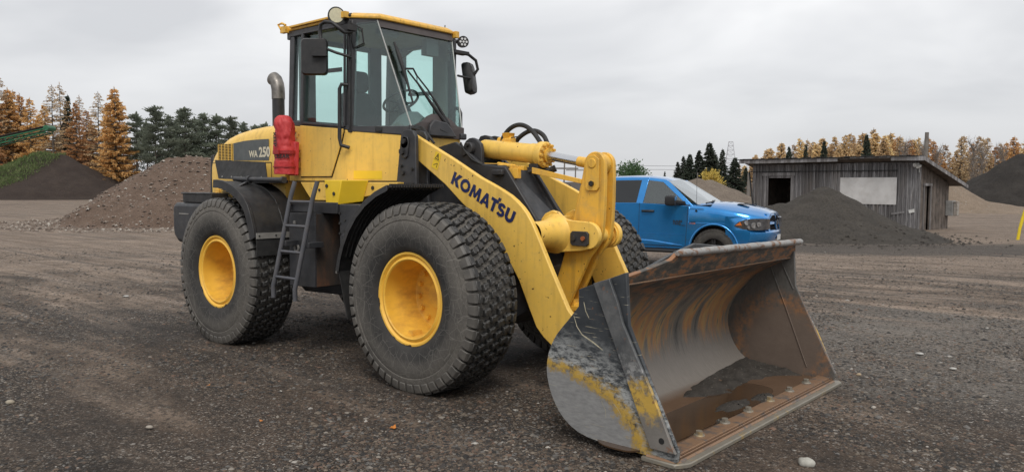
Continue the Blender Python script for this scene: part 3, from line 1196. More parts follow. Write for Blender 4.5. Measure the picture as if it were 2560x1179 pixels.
# upper back plate with the cut-down corner, its lip, and the guard behind
b = MB()
b.slab([(3.468, -1.275, 1.015), (3.475, -1.275, 1.064), (3.50, -1.05, 1.098), (3.515, -.90, 1.125), (3.525, -.80, 1.142), (3.535, -.75, 1.175), (3.535, 1.23, 1.155), (3.51, 1.30, 1.08), (3.47, 1.275, 1.015)], (-.028, 0, .008))
b.build('spill_guard', M['bk_in'], bucket, bevel=.003)
b = MB()
rows = []
for i in range(41):
    t = i / 40
    y = -.765 + t * 2.06
    z = 1.183 - .026 * t + .0015 * math.sin(i * .9) + .001 * math.sin(i * 2.7)
    x = 3.545
    s = .6 if i in (0,) else 1
    rows.append([(x + .030 * s * math.cos(R(a)), y, z + .026 * s * math.sin(R(a))) for a in range(20, 380, 30)])
b.loft(rows)
b.build('rolled_lip', M['bk_lip'], bucket, smooth=50)
MB().tube([(3.478, -1.27, 1.020), (3.478, 0, 1.021), (3.478, 1.27, 1.020)], .005, 6).build('weld_bead', M['bk_seg'], bucket)
b = MB()
b.slab([(3.46, -1.20, 1.045), (3.40, -.919, 1.080), (3.40, -.599, 1.152), (3.40, -.256, 1.211), (3.40, .125, 1.176), (3.40, 1.25, 1.05)], (-.02, 0, .004))
b.slab([(3.45, -1.2, 1.055), (3.45, 1.2, 1.055), (3.34, 1.2, .98), (3.34, -1.2, .98)], (-.02, 0, -.01))
b.build('guard_back', M['bk_dark'], bucket)
# bolt-on cutting edge
b = MB()
b.prism([(3.632, -1.318), (3.86, -1.325), (3.885, -1.290), (3.914, -1.235), (3.914, 1.31), (3.895, 1.34), (3.632, 1.318)], 'z', .0, .030)
ce = b.build('cutting_edge', M['bk_edge'], bucket, bevel=.006, seg=1)
b = MB()
b.slab([(3.66, -1.31, .0305), (3.845, -1.31, .0305), (3.88, -1.255, .0305), (3.80, -1.255, .075), (3.66, -1.29, .072)], (0, .036, 0))
b.slab([(3.8405, -1.24, .0515), (3.872, -1.24, .0325), (3.872, 1.28, .0325), (3.8405, 1.28, .0515)], (-.002, 0, -.004))
b.prism([(3.735, -1.262), (3.838, -1.262), (3.838, 1.268), (3.735, 1.268)], 'z', .0495, .0640)
b.build('base_edge', M['bk_seg'], bucket, bevel=.004, seg=1)
for y in (-.834, -.478, -.119, .243, .611, .953):
    b = MB()
    b.lathe([(.0, .0), (.036, .0), (.032, .008), (.0, .008)], (3.757, y, .0645), 'z', 18)
    b.bolt((3.757, y, .072), (0, 0, 1), .0225, .022)
    b.build('bolt', M['bk_edge'], bucket, each=True)
# ------------------------------------------------------------------ loader: hood, counterweight, fenders, ladder, cab
HX = [(-1.00, 2.235), (-1.25, 2.235), (-1.55, 2.228), (-1.80, 2.210), (-2.0, 2.185), (-2.2, 2.14), (-2.36, 2.08), (-2.46, 2.02), (-2.52, 1.955)]
HW = .655
b = MB()
secs = []
for x, z in HX:
    w = HW - max(0, (-2.2 - x)) * .10
    rr = .15
    half = [(w, 1.43), (w + .004, 1.70), (w, z - rr)] + [(w - rr + rr * math.cos(R(a)), z - rr + rr * math.sin(R(a))) for a in (20, 40, 60, 80)] + [(.2, z + .012)]
    secs.append([(x, -y, zz) for y, zz in half] + [(x, y, zz) for y, zz in reversed(half)])
x0, w = -2.53, HW - .04
for (x, zt) in ((-2.515, 1.90), (-2.465, 1.74)):
    half = [(w, 1.43), (w, 1.55), (w, zt - .20)] + [(w - .10 + .10 * math.cos(R(a)), zt - .10 + .10 * math.sin(R(a))) for a in (20, 40, 60, 80)] + [(.2, zt)]
    secs.append([(x, -y, zz) for y, zz in half] + [(x, y, zz) for y, zz in reversed(half)])
b.loft(secs[:9])
hood = b.build('engine_hood', M['yellow'], LD, smooth=50)
b = MB()
b.prism([(-2.49, 1.43), (-2.50, 1.70), (-2.545, 1.955), (-2.60, 1.93), (-2.625, 1.43)], 'y', -.60, .60)
b.build('radiator_grille', M['black'], hood, bevel=.012)
# side decal with model lettering
b = MB()
b.slab([(-1.99, -.6605, 1.872), (-1.29, -.6605, 1.862), (-1.29, -.6605, 2.082), (-1.55, -.6605, 2.083), (-1.76, -.6605, 2.077), (-1.99, -.6605, 2.058)], (0, -.0012, 0))
dcl = b.build('model_decal', M['decal_grey'], hood)
b = MB()
for s, x, sz, wt in (('WA', -1.668, .094, .0036), ('250', -1.478, .140, .0050)):
    vs, fs = text_mb(s, sz, wt, 1.0)
    b.add([(x + p[0], -.6625, 1.902 + p[1]) for p in vs], fs)
b.build('model_lettering', M['cream'], dcl, each=True)
# louvre block
b = MB()
b.span((-2.305, -.6618, 1.872), (-2.015, -.657, 2.056))
gv = b.build('hood_vent', M['ink'], hood)
b = MB()
for k in range(11):
    z = 1.878 + k * .0172
    b.span((-2.305, -.668, z), (-2.015, -.660, z + .0050))
for k in range(5):
    x = -2.305 + k * .0705
    b.span((x, -.6685, 1.872), (x + .007, -.661, 2.056))
b.build('vent_slat', M['yellow'], gv)
# seams and the lower rear panel with its small vent and latch
b = MB()
b.slab([(-2.46, -.6608, 1.846), (-1.25, -.6608, 1.836), (-1.25, -.6608, 1.844), (-2.46, -.6608, 1.854)], (0, -.001, 0))
b.slab([(-1.252, -.6608, 1.50), (-1.244, -.6608, 1.50), (-1.244, -.6608, 1.84), (-1.252, -.6608, 1.84)], (0, -.001, 0))
b.build('panel_seam', M['ink'], hood)
b = MB()
b.span((-2.40, -.672, 1.47), (-2.30, -.657, 1.56))
b.bolt((-2.35, -.672, 1.515), (0, -1, 0), .016, .008, 10)
b.build('hood_latch', M['yellow_worn'], hood, bevel=.004)
b = MB()
for k in range(5):
    b.span((-2.25, -.668, 1.468 + k * .018), (-2.0, -.658, 1.476 + k * .018))
b.build('vent_slat', M['ink'], hood)

# counterweight and tail lamp box
b = MB()
cw = [(-2.85, .94), (-2.95, 1.02), (-2.965, 1.10), (-2.965, 1.33), (-2.94, 1.385), (-2.90, 1.40), (-2.0, 1.40), (-2.0, 1.15), (-2.35, .94)]
b.prism(cw, 'y', -.885, .885)
cwo = b.build('counterweight', M['dark'], LD, bevel=.045, seg=3)
MB().span((-2.80, -.889, 1.268), (-2.58, -.885, 1.280)).build('groove', M['grey_strip'], cwo)
b = MB()
b.span((-2.76, -.86, 1.402), (-2.12, -.60, 1.512))
b.span((-2.79, -.87, 1.498), (-2.12, -.59, 1.516))
b.build('lamp_box', M['black'], LD, bevel=.012)

# exhaust stack
pts = [(-1.60, -.34, 2.20), (-1.60, -.34, 2.60), (-1.603, -.34, 2.65), (-1.617, -.34, 2.70), (-1.645, -.34, 2.745), (-1.69, -.34, 2.768)]
ex = MB().tube(pts[:2], .066, 20).build('exhaust_pipe', M['dark'], LD, smooth=40)
MB().tube([(-1.60, -.34, 2.54)] + pts[1:], [.071, .071, .071, .072, .074, .077], 20, cap=False).build('exhaust_elbow', M['exhaust'], ex, smooth=60)
MB().tube([(-1.63, -.34, 2.728), (-1.686, -.34, 2.764)], .069, 20).build('exhaust_bore', M['ink'], ex)

# rear fenders with strip and flap
for sy in (-1, 1):
    b = MB()
    secs = []
    for a in (90, 84, 78, 72, 66, 60, 54, 48, 42, 34, 27):
        ca, sa = math.cos(R(a)), math.sin(R(a))
        ro = .930 - max(0, a - 60) * .0004 - max(0, 50 - a) * .0045
        ri = ro - .022
        secs.append([(-1.45 + ro * ca, sy * .70, .727 + ro * sa), (-1.45 + ro * ca, sy * 1.16, .727 + ro * sa), (-1.45 + (ro + .012) * ca, sy * 1.165, .727 + (ro + .012) * sa), (-1.45 + (ro + .012) * ca, sy * 1.200, .727 + (ro + .012) * sa),
                     (-1.45 + (ri - .05) * ca, sy * 1.205, .727 + (ri - .05) * sa), (-1.45 + ri * ca, sy * 1.18, .727 + ri * sa), (-1.45 + ri * ca, sy * .70, .727 + ri * sa)])
    b.loft(secs)
    fe = b.build('rear_fender', M['black'], LD, smooth=35, bevel=.004)
    b = MB()
    b.span((-.690, sy * 1.19, 1.095), (-.682, sy * .72, 1.150))
    st = b.build('fender_strip', M['grey_strip'], fe)
    b = MB()
    for y in (1.16, .98, .80):
        b.bolt((-.682, sy * y, 1.122), (1, 0, 0), .009, .006)
    b.build('rivet', M['bolt'], st, each=True)
    b = MB()
    b.span((-.704, sy * 1.18, .93), (-.692, sy * .72, 1.16))
    b.build('mud_flap', M['rubber'], fe)
# ribs on the near fender
b = MB()
for y in (-.86,):
    secs = []
    for a in (88, 80, 72, 65, 58, 52, 42, 34, 28):
        ro = .9318 - max(0, a - 60) * .0004 - max(0, 50 - a) * .0045
        secs.append((-1.45 + ro * math.cos(R(a)), y, .727 + ro * math.sin(R(a))))
    b.tube(secs, .006, 6)
b.build('fender_rib', M['black'], LD)
# bar, clamp and guard sheet along the top of the near rear fender
b = MB()
b.tube([(-1.46, -.96, 1.668), (-1.30, -.96, 1.662), (-.60, -.96, 1.655)], .024, 12)
b.tube([(-.60, -.96, 1.655), (-.56, -.96, 1.655)], .032, 12)
br = b.build('fender_bar', M['dark'], LD, smooth=40)
b = MB()
b.tube([(-1.20, -.96, 1.657), (-1.16, -.96, 1.657)], .040, 12)
b.slab([(-1.20, -.99, 1.64), (-1.16, -.99, 1.64), (-1.11, -1.12, 1.59), (-1.16, -1.12, 1.59)], (0, 0, -.012))
b.build('clamp', M['dark'], br, bevel=.004)
b = MB()
b.slab([(-2.12, -.80, 1.875), (-1.13, -.80, 1.838), (-1.00, -.86, 1.655), (-1.94, -.86, 1.668)], (0, -.010, 0))
gs = b.build('guard_sheet', M['rubber'], LD)
b = MB()
for k in range(5):
    x = -1.86 + k * .19
    b.bolt((x, -.868, 1.690 - k * .002), (0, -1, 0), .010, .006)
b.build('bolt', M['grey_strip'], gs, each=True)
b = MB()
b.span((-1.50, -.88, 1.625), (-.95, -.66, 1.655))
b.build('fender_deck', M['dark'], LD)

# front fenders
for sy in (-1, 1):
    b = MB()
    secs = []
    for a in (75, 85, 95, 105, 115, 125, 135, 145, 155, 163, 170):
        ca, sa = math.cos(R(a)), math.sin(R(a))
        ro, ri = .915, .892
        secs.append([(1.45 + ro * ca, sy * .60, .727 + ro * sa), (1.45 + ro * ca, sy * 1.20, .727 + ro * sa),
                     (1.45 + (ro - .05) * ca, sy * 1.205, .727 + (ro - .05) * sa), (1.45 + ri * ca, sy * 1.18, .727 + ri * sa), (1.45 + ri * ca, sy * .60, .727 + ri * sa)])
    secs = secs[3:] if True else secs
    b.loft(secs)
    fe = b.build('front_fender', M['black'], LD, smooth=35, bevel=.003)
    b = MB()
    for k in range(13):
        y = .63 + k * .042
        pts = [(1.45 + .888 * math.cos(R(a)), sy * y, .727 + .888 * math.sin(R(a))) for a in range(106, 168, 8)]
        b.tube(pts, .0085, 6)
    b.build('fender_rib', M['rubber'], fe)
    b = MB()
    # toothed front edge
    for k in range(22):
        y = .61 + k * .027
        b.box((1.45 + .905 * math.cos(R(103.6)), sy * y, .727 + .905 * math.sin(R(103.6))), (.02, .012, .028))
    b.build('fender_teeth', M['black'], fe)
    b = MB()
    b.span((.540, sy * 1.19, .862), (.552, sy * .72, .905))
    b.build('fender_strip', M['grey_strip'], fe)
    b = MB()
    b.slab([(.556, sy * 1.18, .90), (.556, sy * .72, .90), (.60, sy * .76, .50), (.60, sy * 1.12, .47)], (.012, 0, 0))
    b.build('mud_flap', M['rubber'], fe)
b = MB()
b.span((.28, -.95, .80), (.56, -.62, 1.44))
b.prism([(.40, 1.25), (.46, 1.44), (.80, 1.44), (.95, 1.25)], 'y', -.80, -.60)
b.tube([(.40, -.99, 1.16), (.52, -1.02, 1.16)], .028, 12)
b.build('fender_mount', M['dark'], LD, bevel=.008)
b = MB()
for (x, z) in ((.29, 1.36), (.29, 1.27), (.29, 1.18), (.36, 1.30), (.36, 1.20)):
    b.bolt((x, -.95, z), (0, -1, 0), .012, .010)
b.build('bolt', M['bolt'], LD, each=True)

# tank box under the cab with rusty front
b = MB()
b.prism([(-.43, .66), (-.43, 1.345), (-.012, 1.352), (-.02, .672)], 'y', -1.0, -.62)
tk = b.build('tank_box', M['dark'], LD, bevel=.006)
b = MB()
b.slab([(-.010, -.992, .68), (-.008, -.992, 1.345), (-.008, -.70, 1.345), (-.010, -.70, .68)], (.004, 0, 0))
b.build('rusty_panel', M['rust_panel'], tk)
b = MB()
b.lathe([(.022, 0), (.038, 0), (.038, -.012), (.022, -.012)], (-.30, -1.0, 1.02), 'y', 20, close=True)
b.box((-.33, -1.005, 1.26), (.03, .015, .03))
b.build('port_ring', M['grey_strip'], tk, each=True)
b = MB()
b.span((-.50, -.93, 1.35), (.22, -.60, 1.452))
b.build('step_frame', M['dark'], LD, bevel=.006)
# ladder
lad = MB()
rails = []
for xo in (0, .345):
    rails.append([(-.255 + xo, -1.045, 1.64), (-.275 + xo, -1.08, 1.50), (-.372 + xo, -1.195, .74), (-.385 + xo, -1.205, .68), (-.382 + xo, -1.205, .57)])
for r_ in rails:
    lad.tube(r_, .021, 12)
lo_ = lad.build('ladder', M['ladder'], LD, smooth=50)


def rail_at(z):
    t = (1.50 - z) / .76
    return Vector((-.275 - .097 * t, -1.08 - .115 * t, z))


for z in (1.455, 1.235, 1.00, .765):
    p = rail_at(z)
    MB().tube([p, p + Vector((.345, 0, 0))], .014, 10).build('rung', M['ladder'], lo_, smooth=50)
b = MB()
p = rail_at(1.40)
b.box(p + Vector((.17, .03, 0)), (.33, .012, .07))
p = rail_at(1.07)
b.box(p + Vector((-.0, .09, 0)), (.10, .16, .05))
b.box(p + Vector((.36, .09, 0)), (.10, .16, .05))
b.build('ladder_bracket', M['dark'], lo_, bevel=.004, each=True)

# ---- cab
CAB = MB()
RW = .66


def belt(x):
    return 2.245 - (x + .93) * .092


# outline of the cab in plan (half): rear, B pillar, front corner
b = MB()
plan = [(-.93, -RW), (.05, -.690), (.10, -.668), (.50, -.352), (.545, -.300), (.545, .300), (.50, .352), (.10, .668), (.05, .690), (-.93, RW)]
vs = [(x, y, 1.64) for x, y in plan]
vt = [(x, y, belt(x) - .035 if x < .3 else 2.075) for x, y in plan]
n = len(plan)
b.add(vs + vt, [tuple(range(n)), tuple(range(2 * n - 1, n - 1, -1))] + [(i, (i + 1) % n, (i + 1) % n + n, i + n) for i in range(n)])
cab = b.build('cab', M['yellow'], LD, bevel=.012)
b = MB()
# yellow skirt below the cab floor
b.prism([(-.68, 1.635), (.77, 1.635), (.74, 1.556), (.30, 1.50), (.06, 1.46), (-.50, 1.46)], 'y', -.70, -.62)
b.prism([(-.68, 1.635), (.77, 1.635), (.74, 1.556), (.30, 1.50), (.06, 1.46), (-.50, 1.46)], 'y', .62, .70)
b.build('cab_skirt', M['yellow'], LD, bevel=.006, each=True)
MB().span((-.30, -.704, 1.50), (-.05, -.70, 1.634)).build('shade_plate', M['yellow'], LD)
b = MB()
b.bolt((-.36, -.70, 1.56), (0, -1, 0), .014, .010)
b.bolt((.44, -.70, 1.585), (0, -1, 0), .018, .010)
b.build('bolt', M['bolt'], LD, each=True)
b = MB()
vs = [(.04, -.92, 1.432), (.22, -.92, 1.432), (.27, -.92, 1.652), (.02, -.92, 1.652), (.04, -.70, 1.432), (.30, -.70, 1.46), (.38, -.70, 1.652), (.02, -.70, 1.652)]
b.add(vs, [(0, 1, 2, 3), (1, 5, 6, 2), (5, 4, 7, 6), (4, 0, 3, 7), (3, 2, 6, 7), (4, 5, 1, 0)])
yb = b.build('step_box', M['decal_yellow'], LD, bevel=.006)
b = MB()
b.bolt((.06, -.92, 1.60), (0, -1, 0), .017, .010)
b.bolt((.165, -.92, 1.53), (0, -1, 0), .017, .010)
b.build('bolt', M['bolt'], yb, each=True)
b = MB()
b.slab([(-.93, -.665, 1.639), (.05, -.694, 1.639), (.05, -.694, 1.647), (-.93, -.665, 1.647)], (0, -.002, 0))
b.slab([(.10, -.672, 1.639), (.50, -.356, 1.639), (.50, -.356, 1.647), (.10, -.672, 1.647)], (-.001, -.002, 0))
b.build('panel_seam', M['ink'], cab)
# pale yellow rectangle where a decal was
P_ = lambda t, z, o=.0022: Vector((.10 + .40 * t, -.668 + .316 * t, z)) + Vector((-.62, -.785, 0)) * 0 + Vector((.62, -.785, 0)) * o
b = MB()
b.slab([P_(.03, 1.665), P_(.55, 1.665), P_(.55, 1.742), P_(.03, 1.742)], (.0006, -.0008, 0))
b.build('touch_up_patch', M['decal_yellow'], cab)

# door: dark gap, yellow leaf, window frame, glass, hinges
DY = -.692


def dpt(x, z, o=0):
    # door plane leans with the cab side
    return (x, -RW - .03 * (x + .93) / .98 - o, z)


door_poly = [(-.700, 1.690), (-.182, 1.690), (-.041, 1.955), (.015, 2.10), (.015, belt(.015) - .03), (-.700, belt(-.70) - .03)]
b = MB()
gap = [(-.709, 1.682), (-.177, 1.682), (-.032, 1.952), (.025, 2.10), (.025, belt(.02) - .02), (-.709, belt(-.70) - .02)]
b.slab([dpt(x, z, .002) for x, z in gap], (0, -.003, 0))
dg = b.build('door_gap', M['ink'], cab)
b = MB()
b.slab([dpt(x, z, .005) for x, z in door_poly], (0, -.010, 0))
door = b.build('door', M['yellow'], cab, bevel=.004)
b = MB()
for z in (1.80, 1.98, 1.90):
    b.span((-.745, -.69, z - .03), (-.715, -.667, z + .03))
b.build('hinge', M['yellow_worn'], cab, bevel=.004, each=True)
b = MB()
for (x, z) in ((-.80, 2.14), (-.78, 2.08), (-.745, 2.11)):
    b.bolt((x, -.665, z), (0, -1, 0), .010, .008)
b.build('bolt', M['yellow_worn'], cab, each=True)

# pillars and rails in dark paint
TOP = 3.115
b = MB()


def bar(p, q, w, d):
    """square bar between two points; w across (y), d along x"""
    p, q = Vector(p), Vector(q)
    vs = []
    for e in (p, q):
        for sx, sy_ in ((-1, -1), (1, -1), (1, 1), (-1, 1)):
            vs.append(e + Vector((sx * d / 2, sy_ * w / 2, 0)))
    b.add(vs, [(0, 3, 2, 1), (4, 5, 6, 7), (0, 1, 5, 4), (1, 2, 6, 5), (2, 3, 7, 6), (3, 0, 4, 7)])


for sy in (-1, 1):
    bar((-.900, sy * .630, belt(-.93) - .04), (-.860, sy * .625, TOP), .06, .075)      # rear corner
    bar((-.690, sy * .640, belt(-.7) - .04), (-.665, sy * .632, TOP), .06, .065)       # behind the door
    bar((.065, sy * .655, belt(.06) - .06), (.085, sy * .645, TOP), .06, .085)         # B pillar
    b.slab([(-.93, sy * .66, TOP - .04), (.09, sy * .675, TOP - .04), (.09, sy * .675, TOP + .02), (-.93, sy * .66, TOP + .02)], (0, -sy * .07, 0))
    b.slab([(-.93, sy * .662, belt(-.93) - .04), (.09, sy * .690, belt(.09) - .04), (.09, sy * .690, belt(.09) + .005), (-.93, sy * .662, belt(-.93) + .012)], (0, -sy * .06, 0))
    b.slab([(.09, sy * .680, belt(.09) - .05), (.525, sy * .345, 2.068), (.54, sy * .33, 2.16), (.10, sy * .668, belt(.09) + .002)], (-.02, -sy * .03, 0))
    b.slab([(.09, sy * .672, TOP - .05), (.245, sy * .480, TOP - .01), (.245, sy * .480, TOP + .035), (.09, sy * .672, TOP + .02)], (-.02, -sy * .03, 0))
b.slab([(-.94, -.66, TOP - .06), (-.94, .66, TOP - .06), (-.94, .66, TOP + .02), (-.94, -.66, TOP + .02)], (.06, 0, 0))
b.slab([(-.94, -.66, 2.20), (-.94, .66, 2.20), (-.94, .66, 2.26), (-.94, -.66, 2.26)], (.06, 0, 0))
bar((-.89, -.42, 2.2), (-.89, -.42, TOP), .10, .05)
bar((-.89, .42, 2.2), (-.89, .42, TOP), .16, .05)
b.slab([(.547, -.345, 2.068), (.547, .345, 2.068), (.543, .345, 2.165), (.543, -.345, 2.165)], (-.03, 0, 0))
b.build('cab_frame', M['charcoal'], cab, bevel=.008)
# curved inner corner plates seen through the glass
b = MB()
for sy in (-1, 1):
    b.prism([(-.83, TOP - .05), (-.45, TOP - .05), (-.70, 2.96), (-.70, 2.2), (-.83, 2.2)], 'y', sy * .585, sy * .60)
    b.prism([(.10, TOP - .05), (-.25, TOP - .05), (-.0, 2.95), (.02, 2.90), (.10, 2.90)], 'y', sy * .585, sy * .60)
b.build('inner_trim', M['lining'], cab, each=True)
b = MB()
for sy in (1,):
    b.slab([(-.74, .615, 2.2), (-.66, .615, 2.2), (-.66, .615, 3.1), (-.74, .615, 3.1)], (0, -.05, 0))
    b.slab([(-.14, .615, 2.2), (.06, .615, 2.2), (.06, .615, 3.1), (-.14, .615, 3.1)], (0, -.03, 0))
b.build('far_pillar', M['lining'], cab, each=True)

# roof
b = MB()
rp_ = [(-.96, -.66), (.06, -.69), (.10, -.68), (.262, -.49), (.275, -.47), (.275, .47), (.262, .49), (.10, .68), (.06, .69), (-.96, .66)]
n = len(rp_)
z0, z1, z2 = 3.135, 3.165, 3.195
vs = [(x, y, z0) for x, y in rp_] + [(x, y, z1) for x, y in rp_] + [(x * .93 - .02, y * .90, z2) for x, y in rp_]
b.add(vs, [tuple(range(n)), tuple(range(3 * n - 1, 2 * n - 1, -1))] + [(i + k * n, (i + 1) % n + k * n, (i + 1) % n + (k + 1) * n, i + (k + 1) * n) for i in range(n) for k in (0, 1)])
roof = b.build('roof', M['yellow_worn'], cab, bevel=.008)
b = MB()
b.slab([(-.86, -.690, 3.160), (-.05, -.715, 3.160), (-.05, -.715, 3.178), (-.86, -.690, 3.178)], (0, .03, 0))
b.span((-.99, -.705, 3.12), (-.90, -.66, 3.185))
b.tube([(-.98, -.70, 3.16), (-1.03, -.70, 3.21), (-.96, -.70, 3.215), (-.90, -.70, 3.19)], .012)
b.span((.24, .49, 3.10), (.30, .54, 3.165))
b.span((-.02, -.73, 3.135), (.09, -.68, 3.19))
b.build('roof_gutter', M['yellow_worn'], roof, bevel=.003, each=True)
b = MB()
b.prism([(-.90, -.62), (.04, -.64), (.215, -.45), (.215, .45), (.04, .64), (-.90, .62)], 'z', 3.10, 3.134)
b.tube([(.18, .45, 3.19), (.185, .45, 3.23)], .006)
b.build('headliner', M['lining'], roof)
b = MB()
b.slab([(.248, -.475, 3.138), (.248, .475, 3.138), (.272, .465, 3.062), (.272, -.468, 3.062)], (.004, 0, .001))
b.build('windscreen_band', M['brown_band'], cab)
b = MB()
b.lathe([(.0, -.03), (.09, -.03), (.115, 0), (.11, .04), (.0, .05)], (.05, -.20, 3.05), 'z', 20)
b.box((.12, .30, 2.99), (.08, .16, .16))
b.build('cab_speaker', M['lining'], cab, smooth=40, each=True)

# glass
ws = [(.247, -.478, 3.12), (.247, .478, 3.12), (.540, .332, 2.160), (.540, -.332, 2.160)]
MB().slab(ws, (-.006, 0, -.002)).build('windscreen', M['cab_glass'], cab)
for sy in (-1, 1):
    g = MB().slab([(.095, sy * .670, 2.155), (.540, sy * .332, 2.150), (.246, sy * .479, 3.118), (.10, sy * .660, 3.085)], (-.003, -sy * .004, 0)).build('quarter_window', M['cab_glass'], cab)
    MB().slab([(-.66, sy * .655, belt(-.66)), (.03, sy * .672, belt(.03)), (.045, sy * .655, 3.085), (-.645, sy * .640, 3.085)], (0, -sy * .006, 0)).build('door_window', M['cab_glass_inner'], door if sy < 0 else cab)
    MB().slab([(-.865, sy * .65, belt(-.87)), (-.72, sy * .655, belt(-.7)), (-.70, sy * .640, 3.08), (-.83, sy * .635, 3.08)], (0, -sy * .006, 0)).build('side_window', M['cab_glass_inner'], cab)
MB().slab([(-.91, -.37, 2.26), (-.91, .34, 2.26), (-.91, .34, 3.06), (-.91, -.37, 3.06)], (.005, 0, 0)).build('rear_window', M['cab_glass_inner'], cab)
b = MB()
for sy in (-1, 1):
    b.tube([(.245, sy * .4785, 3.125), (.541, sy * .332, 2.155)], .0065, 6)
b.build('windscreen_seam', M['seam'], cab, each=True)
# door window frame lines and latch blocks
b = MB()
fr = [(-.665, belt(-.665) - .005), (.025, belt(.025) - .005), (.042, 3.075), (-.635, 3.085)]
for i in range(4):
    p, q = fr[i], fr[(i + 1) % 4]
    b.tube([dpt(*p, .004), dpt(*q, .004)], .012, 6)
b.span((-.62, -.675, 2.95), (-.57, -.64, 2.985))
b.span((-.04, -.695, 3.02), (.02, -.65, 3.055))
b.slab([dpt(-.64, 2.72, -.01), dpt(-.03, 2.70, -.01), dpt(-.03, 2.66, -.01), dpt(-.64, 2.68, -.01)], (0, .004, 0))
b.build('window_frame', M['charcoal'], door)
b = MB()
b.slab([(.265, -.520, 2.10), (.315, -.482, 2.10), (.315, -.482, 2.15), (.265, -.52, 2.15)], (.02, -.025, 0))
b.build('window_latch', M['black'], cab, bevel=.006)
# cowl with wiper base
b = MB()
cowl = [(.556, -.29, 2.06), (.556, -.285, 2.175), (.551, -.22, 2.20), (.538, -.14, 2.255), (.528, -.06, 2.285), (.530, .10, 2.275), (.540, .185, 2.235), (.553, .25, 2.182), (.556, .335, 2.172), (.556, .335, 2.06)]
b.slab(cowl, (.012, 0, .0))
cwl = b.build('cowl', M['brown_band'], cab)
b = MB()
b.slab([(.572, -.17, 2.07), (.570, -.15, 2.17), (.560, -.09, 2.225), (.562, .08, 2.205), (.570, .13, 2.15), (.572, .20, 2.07)], (.04, 0, 0))
b.span((.55, -.33, 2.055), (.60, -.25, 2.11))
b.span((.55, .27, 2.055), (.60, .345, 2.115))
b.build('wiper_housing', M['dark'], cab, bevel=.012)
b = MB()
off = Vector((.035, 0, .012))


def wp(x, y, z):
    return Vector((x, y, z)) + off


b.tube([wp(.312, -.364, 2.918), wp(.357, -.335, 2.772), wp(.394, -.318, 2.65)], [.012, .022, .016], 8)
b.tube([wp(.394, -.318, 2.65), wp(.43, -.30, 2.52), wp(.480, -.289, 2.365)], [.018, .012, .009], 8)
b.tube([wp(.386, -.298, 2.676), wp(.382, -.194, 2.688), wp(.40, -.166, 2.627)], .010, 6)
b.tube([wp(.389, -.27, 2.664), wp(.424, -.175, 2.549), wp(.477, -.055, 2.374), wp(.533, .085, 2.19)], [.009, .009, .016, .022], 8)
b.tube([wp(.40, -.166, 2.627), wp(.438, -.058, 2.501), wp(.49, .03, 2.345), wp(.535, .115, 2.185)], [.008, .009, .014, .022], 8)
b.tube([wp(.40, -.166, 2.627), wp(.41, -.17, 2.57), wp(.438, -.10, 2.48), wp(.477, -.02, 2.39)], .0045, 6)
b.cyl(wp(.53, .09, 2.17), wp(.56, .09, 2.17), .03)
b.tube([wp(.55, -.06, 2.19), wp(.575, -.02, 2.12), wp(.575, .06, 2.10), wp(.56, .10, 2.15)], .004, 6)
b.build('wiper', M['black'], cab, smooth=50)

# interior
b = MB()
b.loft([[(x, y, z) for (x, y, z) in [(-.72 + o, -.22 * w_, zz), (-.60 + o, -.22 * w_, zz), (-.60 + o, .22 * w_, zz), (-.72 + o, .22 * w_, zz)]] for zz, o, w_ in ((2.02, .05, 1.0), (2.25, .02, 1.05), (2.42, -.01, 1.0), (2.55, -.03, .72), (2.58, -.03, .5))])
b.loft([[(-.70, -.11 * w_, zz), (-.60, -.12 * w_, zz), (-.60, .12 * w_, zz), (-.70, .11 * w_, zz)] for zz, w_ in ((2.57, .7), (2.62, 1.0), (2.74, 1.0), (2.79, .75))])
b.box((-.42, 0, 2.02), (.5, .46, .14))
b.box((-.42, 0, 1.86), (.34, .34, .2))
b.build('driver_seat', M['seat'], cab, bevel=.035, seg=3)
b = MB()
ctr, nrm = Vector((.02, 0, 2.44)), Vector((-.52, 0, .85)).normalized()
e1, e2 = Vector((0, 1, 0)), nrm.cross(Vector((0, 1, 0)))
ring = [ctr + (e1 * math.cos(t) + e2 * math.sin(t)) * .18 for t in [2 * math.pi * i / 32 for i in range(33)]]
b.tube(ring, .013, 8, cap=False)
b.tube([ring[0], ctr - nrm * .03, ring[16]], .012, 6)
b.tube([ctr, ring[8]], .012, 6)
b.tube([ctr, ctr - nrm * .12, Vector((.22, 0, 2.1)), Vector((.27, 0, 1.8))], [.05, .06, .07, .08], 12)
b.build('steering_wheel', M['seat'], cab, smooth=50)
b = MB()
b.loft([[(x, -w_, z) for x, z in ((.10, 2.10), (.42, 2.06), (.42, 2.18 + h), (.24, 2.30 + h), (.12, 2.26 + h))] for w_, h in ((.22, -.08), (.12, .02), (-.02, .03), (-.18, -.06))])
b.box((-.30, .42, 2.20), (.45, .14, .16))
b.box((-.85, .0, 2.12), (.12, 1.2, .2))
b.slab([(.10, -.62, 2.14), (.50, -.30, 2.12), (.42, -.26, 2.16), (.04, -.56, 2.17)], (0, 0, -.03))
b.build('dashboard', M['lining'], cab, bevel=.012, each=True)
MB().span((-.90, -.60, 1.66), (.10, .60, 1.70)).build('cab_floor', M['seat'], cab)

